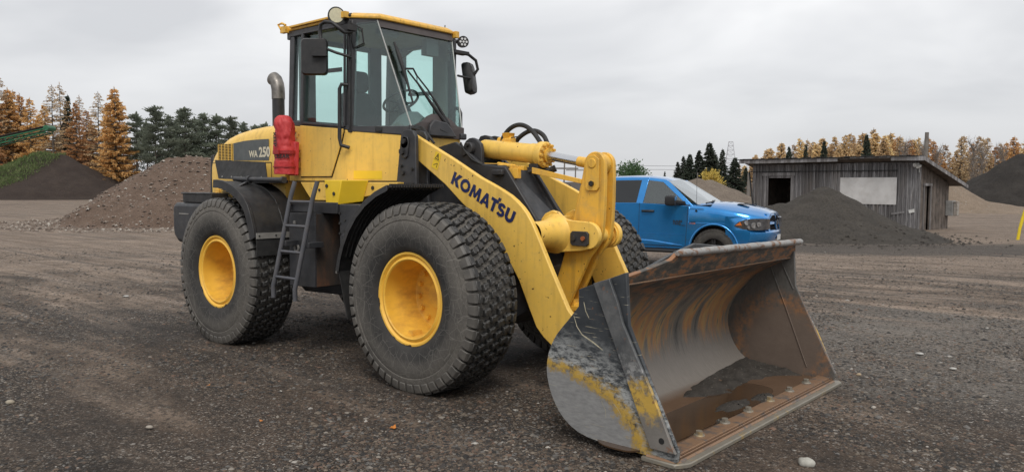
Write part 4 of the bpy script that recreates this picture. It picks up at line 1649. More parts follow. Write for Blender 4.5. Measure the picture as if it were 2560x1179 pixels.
# handrails: near door grab bar and the railing behind the far side
MB().tube([(.085, -.695, 2.525), (.05, -.745, 2.53), (.036, -.755, 2.49), (.030, -.755, 2.04), (.045, -.75, 1.975), (.105, -.70, 1.952)], .017, 12).build('grab_bar', M['black'], LD, smooth=60)
b = MB()
b.tube([(.12, -.688, 3.02), (.125, -.705, 2.95), (.115, -.705, 2.15)], .012, 8)
b.build('pillar_rail', M['black'], LD, smooth=60)
b = MB()
b.tube([(-.66, .72, 2.62), (-.16, .72, 2.60)], .022, 8)
b.build('far_grab_rail', M['charcoal'], cab, smooth=50)
b = MB()
b.tube([(.20, .66, 2.15), (.20, .66, 2.36), (.17, .66, 2.41), (.08, .67, 2.42)], .02, 10)
b.build('far_grab_rail', M['charcoal'], cab, smooth=50)
b = MB()
b.span((-.9, .70, 1.58), (.45, 1.10, 1.64))
b.build('platform', M['dark'], LD)


# mirrors
def mirror_shell(c, w, h, d, yaw, tilt=0.0):
    mb = MB()
    rot = Matrix.Rotation(yaw, 3, 'Z') @ Matrix.Rotation(tilt, 3, 'X')
    secs = []
    for t, s in ((-.5, .93), (-.32, 1.0), (.1, .99), (.38, .92), (.5, .70)):
        ring = []
        for (cx_, cz_, a0) in ((1, 1, 0), (-1, 1, 90), (-1, -1, 180), (1, -1, 270)):
            rc = .035
            for a in (0, 30, 60, 90):
                taper = 1.0 + .07 * (cz_ < 0) * 0
                ring.append(Vector(((cx_ * (w / 2 - rc) + rc * math.cos(R(a0 + a))) * s * taper, t * d, (cz_ * (h / 2 - rc) + rc * math.sin(R(a0 + a))) * s)))
        secs.append([rot @ q + Vector(c) for q in ring])
    mb.loft(secs)
    return mb


vyaw = math.atan2(-(CAM.x + .05), (CAM.y + 1.0)) + math.pi   # shell back turned towards the front corner
mirror_shell((-.035, -.97, 2.755), .235, .325, .11, R(44), R(0)).build('mirror', M['black'], LD, smooth=45)
b = MB()
b.box((.055, -.985, 2.79), (.13, .06, .075), Matrix.Rotation(R(44), 3, 'Z'))
b.tube([(.20, -.74, 2.985), (.20, -.82, 2.97), (.13, -.90, 3.052), (.05, -.92, 3.068), (.0, -.93, 3.045), (-.012, -.93, 2.98), (.02, -.94, 2.88), (.055, -.95, 2.77)], .017, 10)
b.tube([(.13, -.70, 2.77), (.22, -.80, 2.76), (.15, -.88, 2.79), (.06, -.93, 2.83)], .013, 10)
b.box((.17, -.75, 3.02), (.12, .10, .05))
b.build('mirror_arm', M['black'], LD, smooth=45)
mirror_shell((.13, .87, 2.745), .20, .33, .10, R(-62), R(8)).build('mirror', M['black'], LD, smooth=45)
b = MB()
b.tube([(.18, .62, 2.985), (.18, .80, 2.98), (.19, .90, 2.93), (.20, .92, 2.84), (.16, .90, 2.78)], .016, 10)
b.tube([(.26, .56, 2.73), (.18, .86, 2.735)], .012, 8)
b.box((.17, .66, 2.985), (.10, .22, .03))
b.build('mirror_arm', M['black'], LD, smooth=45)


# work lamps
def lamp(c, d, r, lens, dots=False):
    c, d = Vector(c), Vector(d).normalized()
    mb = MB()
    mb.tube([c - d * .06, c - d * .045, c], [r * .55, r * .96, r], 24)
    mb.tube([c, c + d * .006], [r, r], 24)
    o = mb.build('work_lamp', M['black'], LD, smooth=40)
    mb = MB()
    if not dots:
        mb.tube([c + d * .004, c + d * .010], r * .84, 24)
    else:
        u_ = d.cross(Vector((0, 0, 1))).normalized()
        v_ = u_.cross(d)
        for k in range(7):
            q = c + d * .006 if k == 6 else c + d * .006 + (u_ * math.cos(k * math.pi / 3) + v_ * math.sin(k * math.pi / 3)) * r * .56
            mb.tube([q, q + d * .005], r * .2, 10)
    mb.build('lamp_lens', lens, o)
    return o


lamp((.005, -.76, 3.155), (.86, -.50, -.02), .078, M['lamp_cream'])
lamp((.150, .75, 3.11), (.90, -.44, -.05), .060, M['lamp_clear'], True)
b = MB()
b.tube([(.0, -.72, 3.15), (.10, -.66, 3.16)], .022, 8)
b.tube([(.10, .75, 3.105), (.06, .68, 3.13), (.02, .62, 3.14)], .02, 8)
b.tube([(.13, -.685, 3.08), (.20, -.62, 3.03), (.21, -.61, 2.90), (.13, -.66, 2.86), (.12, -.69, 2.95)], .008, 6)
b.tube([(.12, -.70, 3.10), (.11, -.71, 3.0), (.12, -.70, 2.9)], .010, 6)
b.build('lamp_bracket', M['black'], LD, smooth=40, each=True)

# ---- red bag hung at the rear corner of the cab
BAG = empty('extinguisher_bag', (-.76, -.80, 1.71))
tag(BAG, 'crumpled red fabric bag strapped to the rear corner of the loader cab', 'bag')
b = MB()
rg = random.Random(3)
secs = []
for i in range(47):
    t = i / 46
    z = 1.712 + t * .575
    rad = .102 if t < .45 else .102 - .006 * math.sin((t - .45) * 6)
    if t < .22:
        rad = .108
    if t > .84:
        rad *= math.sqrt(max(.04, 1 - ((t - .84) / .17) ** 2))
    ring = []
    for k in range(56):
        a = 2 * math.pi * k / 56
        w = mnoise.noise(Vector((math.cos(a) * 1.6, math.sin(a) * 1.6, t * 6))) * (.010 if t > .30 else .003) + (abs(mnoise.noise(Vector((math.cos(a) * 2.2 + t * 3, math.sin(a) * 2.2, t * 7 + a * .8)))) * .020 - .006) * min(1, max(0, (t - .26) * 5)) + mnoise.noise(Vector((math.cos(a) * 6, math.sin(a) * 6, t * 16))) * .004
        lean = -.012 * t
        ring.append((-.775 + lean + (rad + w) * 1.08 * math.cos(a), -.805 + (rad + w) * .95 * math.sin(a), z))
    secs.append(ring)
b.loft(secs)


def local(o, parent, off):
    o.parent = parent
    o.location = (-off[0], -off[1], -off[2])
    return o


bo = (-.76, -.80, 1.71)
body_ = local(b.build('bag_body', M['red'], None, smooth=60), BAG, bo)
b = MB()
b.slab([(-.75, -.80, 1.70), (-.672, -.775, 1.70), (-.660, -.772, 2.03), (-.74, -.80, 2.03)], (.012, .05, 0))
local(b.build('bag_pouch', M['red'], None, bevel=.012), BAG, bo)
b = MB()
for zc, hh in ((1.925, .016), (1.785, .006)):
    ring_t = [[(-.779 + (rr_) * 1.08 * math.cos(a), -.805 + rr_ * .95 * math.sin(a), zc + dzz) for rr_, dzz in ((.118, -hh), (.118, hh), (.10, hh), (.10, -hh))] for a in [2 * math.pi * k / 32 for k in range(33)]]
    b.loft(ring_t, cap=False)
b.box((-.74, -.918, 1.925), (.06, .016, .04))
b.box((-.69, -.81, 1.925), (.09, .012, .03), Matrix.Rotation(R(26), 3, 'Z'))
local(b.build('strap', M['red_dark'], None), BAG, bo)
b = MB()


def on_bag(u, z, o=.125):
    a = R(-64) + u / .115
    return (-.779 + o * 1.08 * math.cos(a), -.805 + o * .97 * math.sin(a), z)


vs, fs = text_mb('KEEP', .050, .0022, 1.25)
b.add([on_bag(-.055 + p[1], 2.115 - p[0], .129) for p in vs], fs)
local(b.build('lettering', M['ink'], None), BAG, bo)
b = MB()
vs, fs = text_mb('CLEAR', .046, .002, 1.1)
b.add([on_bag(-.055 + p[0], 1.868 + p[1], .1215) for p in vs], fs)
local(b.build('lettering', M['ink'], None), BAG, bo)
# ------------------------------------------------------------------ blue pickup truck (local frame: x forward from the front axle, y left, z up)
def car_paint():
    k = NT('blue_car_paint')
    v = k.co()
    c = k.mix(k.ramp(k.noise(v, 4, 6), [(.3, 0.0), (.7, 1.0)]), (.018, .215, .56), (.026, .26, .64))
    du = k.noise(v, 9, 8, .7)
    X = k.xyz()
    c = k.mix(k.math('MULTIPLY', k.ramp(du, [(.45, 0.0), (.8, .5)]), k.ramp(X[2], [(.35, 1.0), (.8, .1)])), c, (.11, .10, .09))
    k.set('Base Color', c)
    k.set('Metallic', .65)
    k.set('Roughness', .2)
    k.set('Coat Weight', .9)
    k.set('Coat Roughness', .06)
    return k.m


M['blue'] = car_paint()
M['car_black'] = simple('black_trim', (.014, .014, .015), .45, var=.2)
M['headlamp'] = simple('headlamp_glass', (.10, .10, .105), .08, .4, var=.5, scale=14, coat=1.0)
M['reflector'] = simple('lamp_reflector', (.70, .71, .72), .12, .9, var=.2)
TH = R(12.816)
tdir = Vector((math.cos(TH), math.sin(TH), 0))
tleft = Vector((-math.sin(TH), math.cos(TH), 0))
TO = Vector((-.867, 8.562, 0)) + tleft * .985
TR = empty('pickup_truck', TO, TH)
tag(TR, 'bright blue pickup truck with black wheels parked behind the loader bucket', 'pickup truck')


def half_loft(secs, mat, name, parent, smooth=50):
    b_ = MB()
    full = []
    for x, half in secs:
        full.append([(x, -y, z) for y, z in half] + [(x, y, z) for y, z in reversed(half)])
    b_.loft(full)
    return b_.build(name, mat, parent, smooth=smooth)


# body: bonnet and front fenders as one loft, dark tub inside, side panels cut for the wheel arches
def hoodz(x):
    return np.interp(x, [-.45, -.2, .1, .4, .7, .90, .99], [1.312, 1.312, 1.300, 1.265, 1.200, 1.130, 1.075])


def edgez(x):
    return np.interp(x, [-.45, -.2, .1, .4, .7, .90, .99], [1.245, 1.225, 1.19, 1.14, 1.085, 1.04, 1.0])


secs = []
for x in (-.48, -.2, .1, .35, .55, .72, .85, .93):
    hz_, ez = float(hoodz(x)), float(edgez(x))
    wv = .955 - max(0, x - .42) ** 2 * 1.05
    secs.append((x, [(wv - .10, .90), (wv + .015, .93), (wv + .012, ez - .10), (wv - .01, ez - .02), (wv - .05, ez + .012), (wv - .16, ez + .035), (wv - .20, ez + .055), (.45, hz_ - .012), (.30, hz_ + .012), (.0, hz_ + .005)]))
body = half_loft(secs, M['blue'], 'body', TR)
# front fascia
b = MB()
fas = []
for z, s in ((.46, -.10), (.52, -.02), (.60, .03), (.70, .055), (.765, .05), (.80, .0), (.86, -.03), (.95, -.04), (1.02, -.06), (1.06, -.10)):
    row = []
    for y in (-.985, -.97, -.90, -.78, -.6, -.35, 0, .35, .6, .78, .90, .97, .985):
        x = .965 + s - abs(y) ** 3.2 * (.40 if z > .80 else .38) - (.25 if abs(y) > .98 else 0)
        row.append((x, y, z))
    fas.append(row)
b.grid(fas)
b.grid([[(x - .30 if abs(y) < .95 else x - .02, y, z) for x, y, z in row] for row in (fas[0], fas[-1])])
b.build('bumper', M['blue'], TR, smooth=40)
# grille: surround with crossbars over dark mesh
b = MB()
gx = lambda y: .975 - abs(y) ** 3.2 * .35
for s, (ya, yb_) in enumerate(((-.50, -.05), (.05, .50))):
    for (za, zb) in ((.80, .905), (.965, 1.075)):
        b.slab([(gx(ya) - .005, ya, za), (gx(yb_) - .005, yb_, za), (gx(yb_) - .045, yb_, zb), (gx(ya) - .045, ya, zb)], (.012, 0, 0))
b.build('grille_mesh', simple('matt_grille', (.008, .008, .009), .9, var=.3, scale=60, spec=.05), TR)
b = MB()
for (za, zb, ya, yb_) in ((.755, .80, -.56, .56), (.912, .950, -.56, .56), (1.075, 1.11, -.54, .54), (.76, 1.11, -.565, -.50), (.76, 1.11, .50, .565), (.76, 1.11, -.055, .055)):
    xm = min(gx(ya), gx(yb_)) if ya * yb_ > 0 else gx(0)
    nseg = 8
    top, bot = [], []
    for i in range(nseg + 1):
        y = ya + (yb_ - ya) * i / nseg
        bot.append((gx(y) + .014 - (za - .80) * .15, y, za))
        top.append((gx(y) + .014 - (zb - .80) * .15, y, zb))
    b.loft([[p, q, (q[0] - .05, q[1], q[2]), (p[0] - .05, p[1], p[2])] for p, q in zip(bot, top)])
b.build('grille_surround', M['blue'], TR, smooth=40)
b = MB()
b.slab([(.992, -.07, .90), (.992, .07, .90), (.984, .045, .985), (.984, -.045, .985)], (.015, 0, 0))
b.build('front_emblem', M['car_black'], TR)
b = MB()
b.span((1.022, -.16, .60), (1.030, .16, .70))
b.build('number_plate', simple('white_plate', (.6, .6, .58), .5, var=.1), TR)
for sy in (-1, 1):
    b = MB()
    plan_ = [(.385, .984, .882, .900), (.46, .983, .850, .965), (.55, .972, .826, 1.005), (.66, .940, .814, 1.022), (.76, .885, .812, 1.028), (.85, .805, .815, 1.028), (.92, .705, .82, 1.024), (.955, .615, .83, 1.018)]
    rows = []
    for x, y, za, zb in plan_:
        rows.append([(x + .012, sy * (y + .010), za + (zb - za) * t) for t in (0, .5, 1)] + [(x - .06, sy * (y - .06), za + (zb - za) * t) for t in (1, 0)])
    b.loft(rows)
    hl = b.build('headlight', M['headlamp'], TR)
    b = MB()
    for (x, y, z, r_) in ((.60, .968, .95, .045), (.72, .918, .90, .055), (.64, .957, .865, .030), (.80, .862, .92, .045)):
        b.tube([(x, sy * (y - .0), z), (x + .014, sy * (y + .012), z)], r_, 14)
    b.build('reflector', M['reflector'], hl)
    b = MB()
    b.slab([(.405, sy * .996, .895), (.49, sy * .994, .965), (.52, sy * .990, .90)], (.003, sy * .004, 0))
    b.build('turn_signal', M['amber'], hl)
# bonnet scoops and shut line
b = MB()
for sy in (-1, 1):
    z0_ = float(hoodz(.42))
    b.slab([(.30, sy * .25, z0_ + .030), (.30, sy * .42, z0_ + .022), (.50, sy * .42, z0_ + .008), (.50, sy * .25, z0_ + .016)], (.03, 0, .006))
b.build('bonnet_scoop', M['car_black'], TR, each=True)

# side panels with arch cut-outs
arch_f = [(.455 * math.cos(R(a)), .415 + .485 * math.sin(R(a))) for a in range(170, 9, -10)]
WB = 3.57
arch_r = [(-WB + .46 * math.cos(R(a)), .415 + .485 * math.sin(R(a))) for a in range(170, 9, -10)]
outline = [(-4.72, .60), (-4.72, 1.33), (-2.50, 1.36), (-2.48, 1.285), (-1.5, 1.292), (-.48, 1.245), (-.48, .93), (.43, .93), (.462, .80), (.47, .60), (.46, .50)] + list(reversed(arch_f)) + \
          [(-.50, .48), (-.52, .42), (-2.9, .42), (-3.02, .46)] + list(reversed(arch_r)) + [(-4.1, .56)]
for sy in (-1, 1):
    b = MB()
    b.prism(outline, 'y', sy * .978, sy * .90)
    b.build('side_panel', M['blue'], TR, bevel=.028, seg=3)
    b = MB()
    for cx_ in (0, -WB):
        pf = [(cx_ + .462 * math.cos(R(a)), .415 + .49 * math.sin(R(a))) for a in range(175, 4, -9)]
        b.tube([(x, sy * .972, z) for x, z in pf], .022, 8)
    b.build('arch_lip', M['blue'], TR, smooth=50, each=True)
    b = MB()
    b.slab([(-.62, sy * .984, .415), (-2.6, sy * .984, .415), (-2.6, sy * .984, .36), (-.62, sy * .984, .36)], (0, -sy * .10, 0))
    b.tube([(-.60, sy * 1.00, .37), (-2.6, sy * 1.00, .37)], .035, 8)
    b.build('running_board', M['car_black'], TR)
    # bright character line and lower crease
    b = MB()
    b.tube([(-.55, sy * .976, .69), (-2.6, sy * .976, .70)], .006, 6)
    b.build('body_crease', M['blue'], TR)
    b = MB()
    b.slab([(-.60, sy * .979, .50), (-1.8, sy * .979, .50), (-1.8, sy * .979, .60), (-1.2, sy * .979, .575)], (0, sy * .018, -.02))
    b.build('sill_flare', M['blue'], TR, bevel=.006)
    # door gaps
    for pts in ([(-.50, 1.245), (-.515, .95), (-.545, .46)], [(-1.475, 1.29), (-1.48, .9), (-1.50, .46)], [(-2.46, 1.28), (-2.46, .46)], [(-.50, .46), (-2.46, .46)], [(-.48, 1.20), (-.2, 1.19)]):
        b = MB()
        b.tube([(x, sy * .9765, z) for x, z in pts], .005, 6)
        b.build('door_gap', M['ink'], TR)
    for x0_ in (-1.41, -2.36):
        b = MB()
        b.tube([(x0_, sy * .985, 1.135), (x0_ + .02, sy * 1.01, 1.135), (x0_ + .21, sy * 1.01, 1.135), (x0_ + .23, sy * .985, 1.135)], .022, 10)
        b.build('door_handle', M['car_black'], TR, smooth=50)
    b = MB()
    b.slab([(-.47, sy * .90, 1.255), (-2.47, sy * .90, 1.300), (-2.47, sy * .945, 1.290), (-.47, sy * .945, 1.245)], (0, 0, .016))
    b.build('belt_trim', M['car_black'], TR)
    mirror_shell((-.80, sy * 1.12, 1.345), .17, .20, .20, R(90), 0).build('mirror', M['car_black'], TR, smooth=45)
    b = MB()
    b.slab([(-.70, sy * .92, 1.275), (-.56, sy * .92, 1.265), (-.70, sy * 1.10, 1.29), (-.82, sy * 1.10, 1.29)], (0, 0, .07))
    b.build('mirror_foot', M['car_black'], TR, bevel=.015)
# badge lettering on the near door
for s, x, z, sz, mt in (('RAM', -.795, .925, .062, 'ink'), ('1500', -.800, .880, .056, 'ink'), ('CLASSIC', -.665, .862, .022, 'ink'), ('HEMI', -.465, .925, .036, 'ink'), ('5.7 LITER', -.465, .905, .020, 'amber')):
    vs, fs = text_mb(s, sz, .0022 if sz > .05 else .0008, 1.45)
    b = MB()
    b.add([(x + p[0], -.9815, z + p[1]) for p in vs], fs)
    b.build('badge', M[mt], TR)
# tub, bed and floor
b = MB()
b.span((-4.66, -.88, .50), (-3.05 - 1.0, .88, 1.25))
b.span((-3.08, -.89, .45), (-.52, .89, 1.20))
b.span((-.52, -.70, .42), (.62, .70, .92))
b.span((-4.05, -.70, .50), (-3.05, .70, 1.25))
b.build('chassis', M['car_black'], TR)
# cab roof and pillars
gl = [(-.46, .905, 1.25), (-1.0, .755, 1.715), (-1.35, .735, 1.775), (-2.30, .735, 1.775), (-2.52, .905, 1.29)]
b = MB()
rows = []
for x, w_, z_, cr_ in ((-.965, .735, 1.712, .03), (-1.08, .742, 1.742, .042), (-1.35, .738, 1.775, .048), (-1.75, .735, 1.785, .05), (-2.10, .735, 1.78, .045), (-2.36, .725, 1.755, .03)):
    half = [(w_ + .008, z_ - .045), (w_ - .005, z_ - .005), (w_ - .06, z_ + .02), (w_ * .55, z_ + cr_), (0, z_ + cr_ + .01)]
    rows.append([(x, -y, z) for y, z in half] + [(x, y, z) for y, z in reversed(half)])
b.loft(rows)
b.build('roof', M['blue'], TR, smooth=50)
for sy in (-1, 1):
    b = MB()
    b.slab([(-.40, sy * .915, 1.235), (-.52, sy * .925, 1.245), (-1.065, sy * .765, 1.70), (-1.38, sy * .745, 1.735), (-1.38, sy * .735, 1.79), (-1.0, sy * .745, 1.745), (-.93, sy * .745, 1.70)], (0, -sy * .05, 0))
    b.slab([(-1.425, sy * .93, 1.27), (-1.565, sy * .93, 1.27), (-1.50, sy * .755, 1.76), (-1.36, sy * .755, 1.76)], (0, -sy * .05, 0))
    b.slab([(-1.35, sy * .755, 1.72), (-2.36, sy * .755, 1.72), (-2.36, sy * .735, 1.78), (-1.35, sy * .735, 1.79)], (0, -sy * .05, 0))
    b.slab([(-2.30, sy * .935, 1.27), (-2.52, sy * .935, 1.27), (-2.42, sy * .755, 1.76), (-2.20, sy * .755, 1.76)], (0, -sy * .05, 0))
    b.build('window_frame', M['blue'], TR, bevel=.006)
    MB().slab([(-.50, sy * .915, 1.25), (-1.44, sy * .918, 1.28), (-1.385, sy * .752, 1.74), (-1.07, sy * .758, 1.71)], (0, -sy * .006, 0)).build('front_window', M['car_glass'], TR)
    MB().slab([(-1.54, sy * .918, 1.28), (-2.34, sy * .918, 1.29), (-2.25, sy * .752, 1.73), (-1.49, sy * .752, 1.74)], (0, -sy * .006, 0)).build('rear_window', M['dark_glass'], TR)
MB().slab([(-.33, -.84, 1.27), (-.18, -.45, 1.305), (-.14, 0, 1.315), (-.18, .45, 1.305), (-.33, .84, 1.27), (-.96, .725, 1.725), (-.93, 0, 1.765), (-.96, -.725, 1.725)], (-.006, 0, -.006)).build('windscreen', M['wind_glass'], TR)
MB().slab([(-2.50, -.80, 1.32), (-2.50, .80, 1.32), (-2.40, .70, 1.74), (-2.40, -.70, 1.74)], (.006, 0, 0)).build('back_glass', M['dark_glass'], TR)
b = MB()
b.slab([(-.44, -.90, 1.235), (-.10, -.86, 1.26), (-.08, 0, 1.30), (-.10, .86, 1.26), (-.44, .90, 1.235)], (0, 0, .012))
b.build('wiper_cowl', M['car_black'], TR)
b = MB()
b.tube([(-.22, -.72, 1.30), (-.16, -.45, 1.325), (-.20, -.10, 1.345)], .012, 6)
b.tube([(-.17, -.45, 1.31), (-.19, -.30, 1.34)], .016, 6)
b.build('wiper', M['car_black'], TR)
MB().tube([(-.36, -.885, 1.235), (-.365, -.885, 2.0)], .0035, 6).build('antenna', M['car_black'], TR)
MB().lathe([(.0, .002), (.022, .002), (.022, -.004)], (-.34, -.979, 1.155), 'y', 14).build('fender_button', M['car_black'], TR)
b = MB()
for y in (-.42, .42):
    b.loft([[(x, y + dy * w_, z) for x, dy in ((-1.40, -.22), (-1.25, -.22), (-1.25, .22), (-1.40, .22))] for z, w_ in ((1.0, 1), (1.35, 1.05), (1.52, .8))])
    b.box((-1.33, y, 1.60), (.10, .26, .16))
b.box((-1.9, 0, 1.2), (.9, 1.5, .3))
b.box((-.62, 0, 1.18), (.4, 1.6, .12))
b.build('seats', simple('grey_car_seat', (.10, .105, .10), .9, var=.2), TR, bevel=.03)
b = MB()
b.slab([(.70, -.955, .565), (.92, -.78, .565), (1.02, -.55, .565), (1.02, -.55, .535), (.92, -.78, .535), (.70, -.955, .535)], (.02, 0, 0))
b.build('lower_valance', M['car_black'], TR)
# wheels
b = MB()
b.lathe([(.225, .12), (.25, .135), (.34, .138), (.385, .125), (.405, .10), (.408, 0), (.405, -.10), (.385, -.125), (.25, -.135), (.225, -.12)], (0, 0, 0), 'y', 48)
for k in range(44):
    a = 2 * math.pi * k / 44
    for s in (-1, 1):
        b.box((.405 * math.cos(a + s * .03), s * .06, .405 * math.sin(a + s * .03)), (.02, .10, .032), Matrix.Rotation(-a - s * .03, 3, 'Y'))
    b.box((.385 * math.cos(a), .128, .385 * math.sin(a)), (.03, .02, .03), Matrix.Rotation(-a, 3, 'Y'))
tyre_t = b
b = MB()
b.lathe([(.225, .115), (.238, .128), (.228, .128), (.215, .09), (.20, .03), (.06, .02), (.0, .02)], (0, 0, 0), 'y', 40)
for k in range(5):
    a = 2 * math.pi * k / 5 + .3
    for d in (-.14, .14):
        b.box((.14 * math.cos(a + d), .085, .14 * math.sin(a + d)), (.20, .03, .032), Matrix.Rotation(-a - d * .35, 3, 'Y'))
b.lathe([(.055, .09), (.05, .108), (.0, .110)], (0, 0, 0), 'y', 20)
wh0 = b.build('wheel', M['car_black'], TR, smooth=35)
tyre_t.build('tyre', simple('car_tyre', (.045, .042, .038), .85, var=.3, dust=.6, dustcol=(.10, .09, .075)), wh0, smooth=35)
MB().lathe([(.034, .112), (.030, .116), (.0, .116)], (0, 0, 0), 'y', 16).build('hub_cap', M['reflector'], wh0)
for i, (x, y, rz) in enumerate(((0, -.86, math.pi), (-WB, -.86, math.pi), (0, .86, 0), (-WB, .86, 0))):
    w = wh0 if i == 0 else copy_tree(wh0, TR)
    w.location = (x, y, .405)
    w.rotation_euler = (0, .4 * i, rz)
# ------------------------------------------------------------------ weathered shed
def wood_mat(name, dark=1.0, light=True):
    k = NT(name)
    v = k.co()
    gr = k.noise(k.co((14, 14, .7)), 3.0, 7, .65)
    cell = k.n('TexWhiteNoise')
    cell.noise_dimensions = '1D'
    X = k.xyz()
    pl = k.math('FLOOR', k.math('DIVIDE', k.math('ADD', X[0], k.math('MULTIPLY', X[1], 1.0)), .149))
    k.l(pl, cell.inputs['W'])
    c = k.ramp(gr, [(.32, tuple(dark * x for x in (.095, .092, .096))), (.50, tuple(dark * x for x in (.25, .243, .248))), (.70, tuple(dark * x for x in (.44, .43, .43)))])
    c = k.mix(k.math('MULTIPLY', cell.outputs[0], .85), c, tuple(dark * x for x in (.075, .068, .066)))
    st = k.noise(k.co((1.2, 1.2, .5)), 1.4, 6, .65)
    c = k.mix(k.ramp(st, [(.50, 0.0), (.72, .6)]), c, (.15, .128, .112))
    k.set('Base Color', c)
    k.set('Roughness', .88)
    k.bump(gr, .5, .01)
    return k.m


M['wood'] = wood_mat('weathered_board', .82)
M['wood_trim'] = wood_mat('weathered_trim', 1.1)
M['wood_side'] = simple('brown_side_board', (.11, .092, .080), .9, var=.5, scale=3, dust=.4, dustcol=(.19, .145, .11), bump=.3)
M['tin'] = simple('whitewashed_sheet', (.54, .53, .52), .7, var=.14, scale=1.6, dust=.45, dustcol=(.34, .31, .285))
M['felt'] = simple('torn_roof_felt', (.03, .03, .031), .9, var=.4, scale=8)
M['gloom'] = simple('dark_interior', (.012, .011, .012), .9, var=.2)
SA, SB = Vector((-1.945, 27.446, 0)), Vector((-8.987, 28.501, 0))
sd = (SA - SB).normalized()
SHA = math.atan2(sd.y, sd.x)
SH = empty('shed', SA, SHA)      # local x along the front (0 at the near corner, negative to the left), y back, z up
tag(SH, 'weathered grey board shed with a sloping roof and a pale boarded-up panel', 'shed')
GZ = -.25
LEN, DEP, FZ, BZ = 7.12, 2.9, 2.58, 1.80
rg = random.Random(11)
b = MB()
# front boards, each a slightly uneven vertical plank with battens; gap left for the doorway
x = -LEN
while x < -.02:
    w = .14 + rg.random() * .02
    top = FZ + .02
    zb = GZ
    if -6.40 < x + w / 2 < -5.25:
        zb = 2.08
    b.span((x + .004, -.012 - rg.random() * .012, zb), (min(x + w, 0), .02, top))
    if rg.random() < .95 and zb < 1:
        b.span((x + w - .02, -.065, zb), (x + w + .028, -.0245, top - rg.random() * .12))
    x += w + .006
b.build('front_wall', M['wood'], SH)
b = MB()
y = .02
while y < DEP:
    w = .15
    t0, t1 = y / DEP, min(y + w, DEP) / DEP
    zt0, zt1 = FZ + (BZ - FZ) * t0, FZ + (BZ - FZ) * t1
    zb = GZ
    if .50 < y + w / 2 < 1.10:
        zb = 1.70
    b.add([(-.03 + (int(y / .15) % 2) * .014, y, zb), (-.03 + (int(y / .15) % 2) * .014, min(y + w, DEP), zb), (-.03 + (int(y / .15) % 2) * .014, min(y + w, DEP), zt1), (-.03 + (int(y / .15) % 2) * .014, y, zt0),
           (-.07, y, zb), (-.07, min(y + w, DEP), zb), (-.07, min(y + w, DEP), zt1), (-.07, y, zt0)],
          [(0, 1, 2, 3), (7, 6, 5, 4), (0, 4, 5, 1), (1, 5, 6, 2), (2, 6, 7, 3), (3, 7, 4, 0)])
    y += w + .002
b.slab([(-LEN, .02, GZ), (-LEN, DEP, GZ), (-LEN, DEP, BZ + .06), (-LEN, .02, FZ + .04)], (.05, 0, 0))
b.span((-LEN + .06, DEP - .06, GZ), (-.08, DEP, BZ + .05))
b.build('side_wall', M['wood_side'], SH)
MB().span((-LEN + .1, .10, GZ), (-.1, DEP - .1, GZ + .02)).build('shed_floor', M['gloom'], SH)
b = MB()
sl = (BZ - FZ) / DEP
zr = lambda y: FZ + .06 + sl * y
b.slab([(-LEN - .40, -.42, zr(-.42)), (.30, -.42, zr(-.42) - .02), (.42, DEP + .60, zr(DEP + .6)), (-LEN - .2, DEP + .6, zr(DEP + .6))], (0, 0, .05))
rf = b.build('roof', M['wood_side'], SH)
b = MB()
b.slab([(-LEN - .42, -.44, zr(-.42) + .06), (.32, -.44, zr(-.42) + .04), (.44, DEP + .62, zr(DEP + .6) + .06), (-LEN - .2, DEP + .62, zr(DEP + .6) + .06)], (0, 0, .025))
for k in range(60):
    xx = -LEN - .4 + k * .128
    b.box((xx, -.46, zr(-.42) + .065 + rg.random() * .03), (.10 + rg.random() * .06, .08, .02), Matrix.Rotation(rg.uniform(-.25, .25), 3, 'X'))
b.build('roof_felt', M['felt'], rf)
b = MB()
b.slab([(-LEN - .42, -.452, zr(-.42) - .10), (-6.2, -.452, zr(-.42) - .11), (-6.2, -.452, zr(-.42) + .05), (-LEN - .42, -.452, zr(-.42) + .05)], (0, .028, 0))
b.slab([(-6.19, -.455, zr(-.42) - .11), (-3.0, -.455, zr(-.42) - .09), (-3.0, -.455, zr(-.42) + .045), (-6.19, -.455, zr(-.42) + .04)], (0, .028, 0))
b.slab([(-2.5, -.45, zr(-.42) + .02), (-.9, -.45, zr(-.42) + .02), (-.9, -.45, zr(-.42) + .055), (-2.5, -.45, zr(-.42) + .055)], (0, .028, 0))
b.slab([(-.88, -.452, zr(-.42) - .10), (.31, -.452, zr(-.42) - .12), (.31, -.452, zr(-.42) + .045), (-.88, -.452, zr(-.42) + .045)], (0, .028, 0))
b.slab([(.305, -.44, zr(-.42) - .10), (.435, DEP + .62, zr(DEP + .6) - .08), (.435, DEP + .62, zr(DEP + .6) + .05), (.305, -.44, zr(-.42) + .05)], (.03, 0, 0))
b.build('fascia_board', M['wood_trim'], SH)
# doorway in the front: frame, dark opening, leaning boards
b = MB()
b.span((-6.52, -.060, GZ), (-6.41, .03, 2.10))
b.span((-5.24, -.060, GZ), (-5.12, .03, 2.10))
b.span((-6.62, -.075, 2.105), (-5.05, .03, 2.245))
b.span((-6.40, -.030, 2.02), (-5.25, .05, 2.08))
b.build('door_frame', M['wood_trim'], SH)
b = MB()
b.span((-3.05, -.066, .97), (-.80, -.050, 2.02))
b.build('boarded_window', M['tin'], SH, bevel=.004)
b = MB()
b.span((-7.25, -.085, 2.27), (-.80, -.050, 2.305))
b.build('track_rail', M['felt'], SH)
b = MB()
b.slab([(-.98, -.075, .58), (-.48, -.075, .66), (-.48, -.075, .73), (-.98, -.075, .65)], (0, .025, 0))
b.build('loose_plank', M['wood_trim'], SH)
b = MB()
b.slab([(-.30, -.075, .66), (-.10, -.075, .70), (-.12, -.075, .83), (-.32, -.075, .78)], (0, .025, 0))
b.build('white_plaque', simple('white_plaque', (.55, .55, .53), .6), SH)
b = MB()
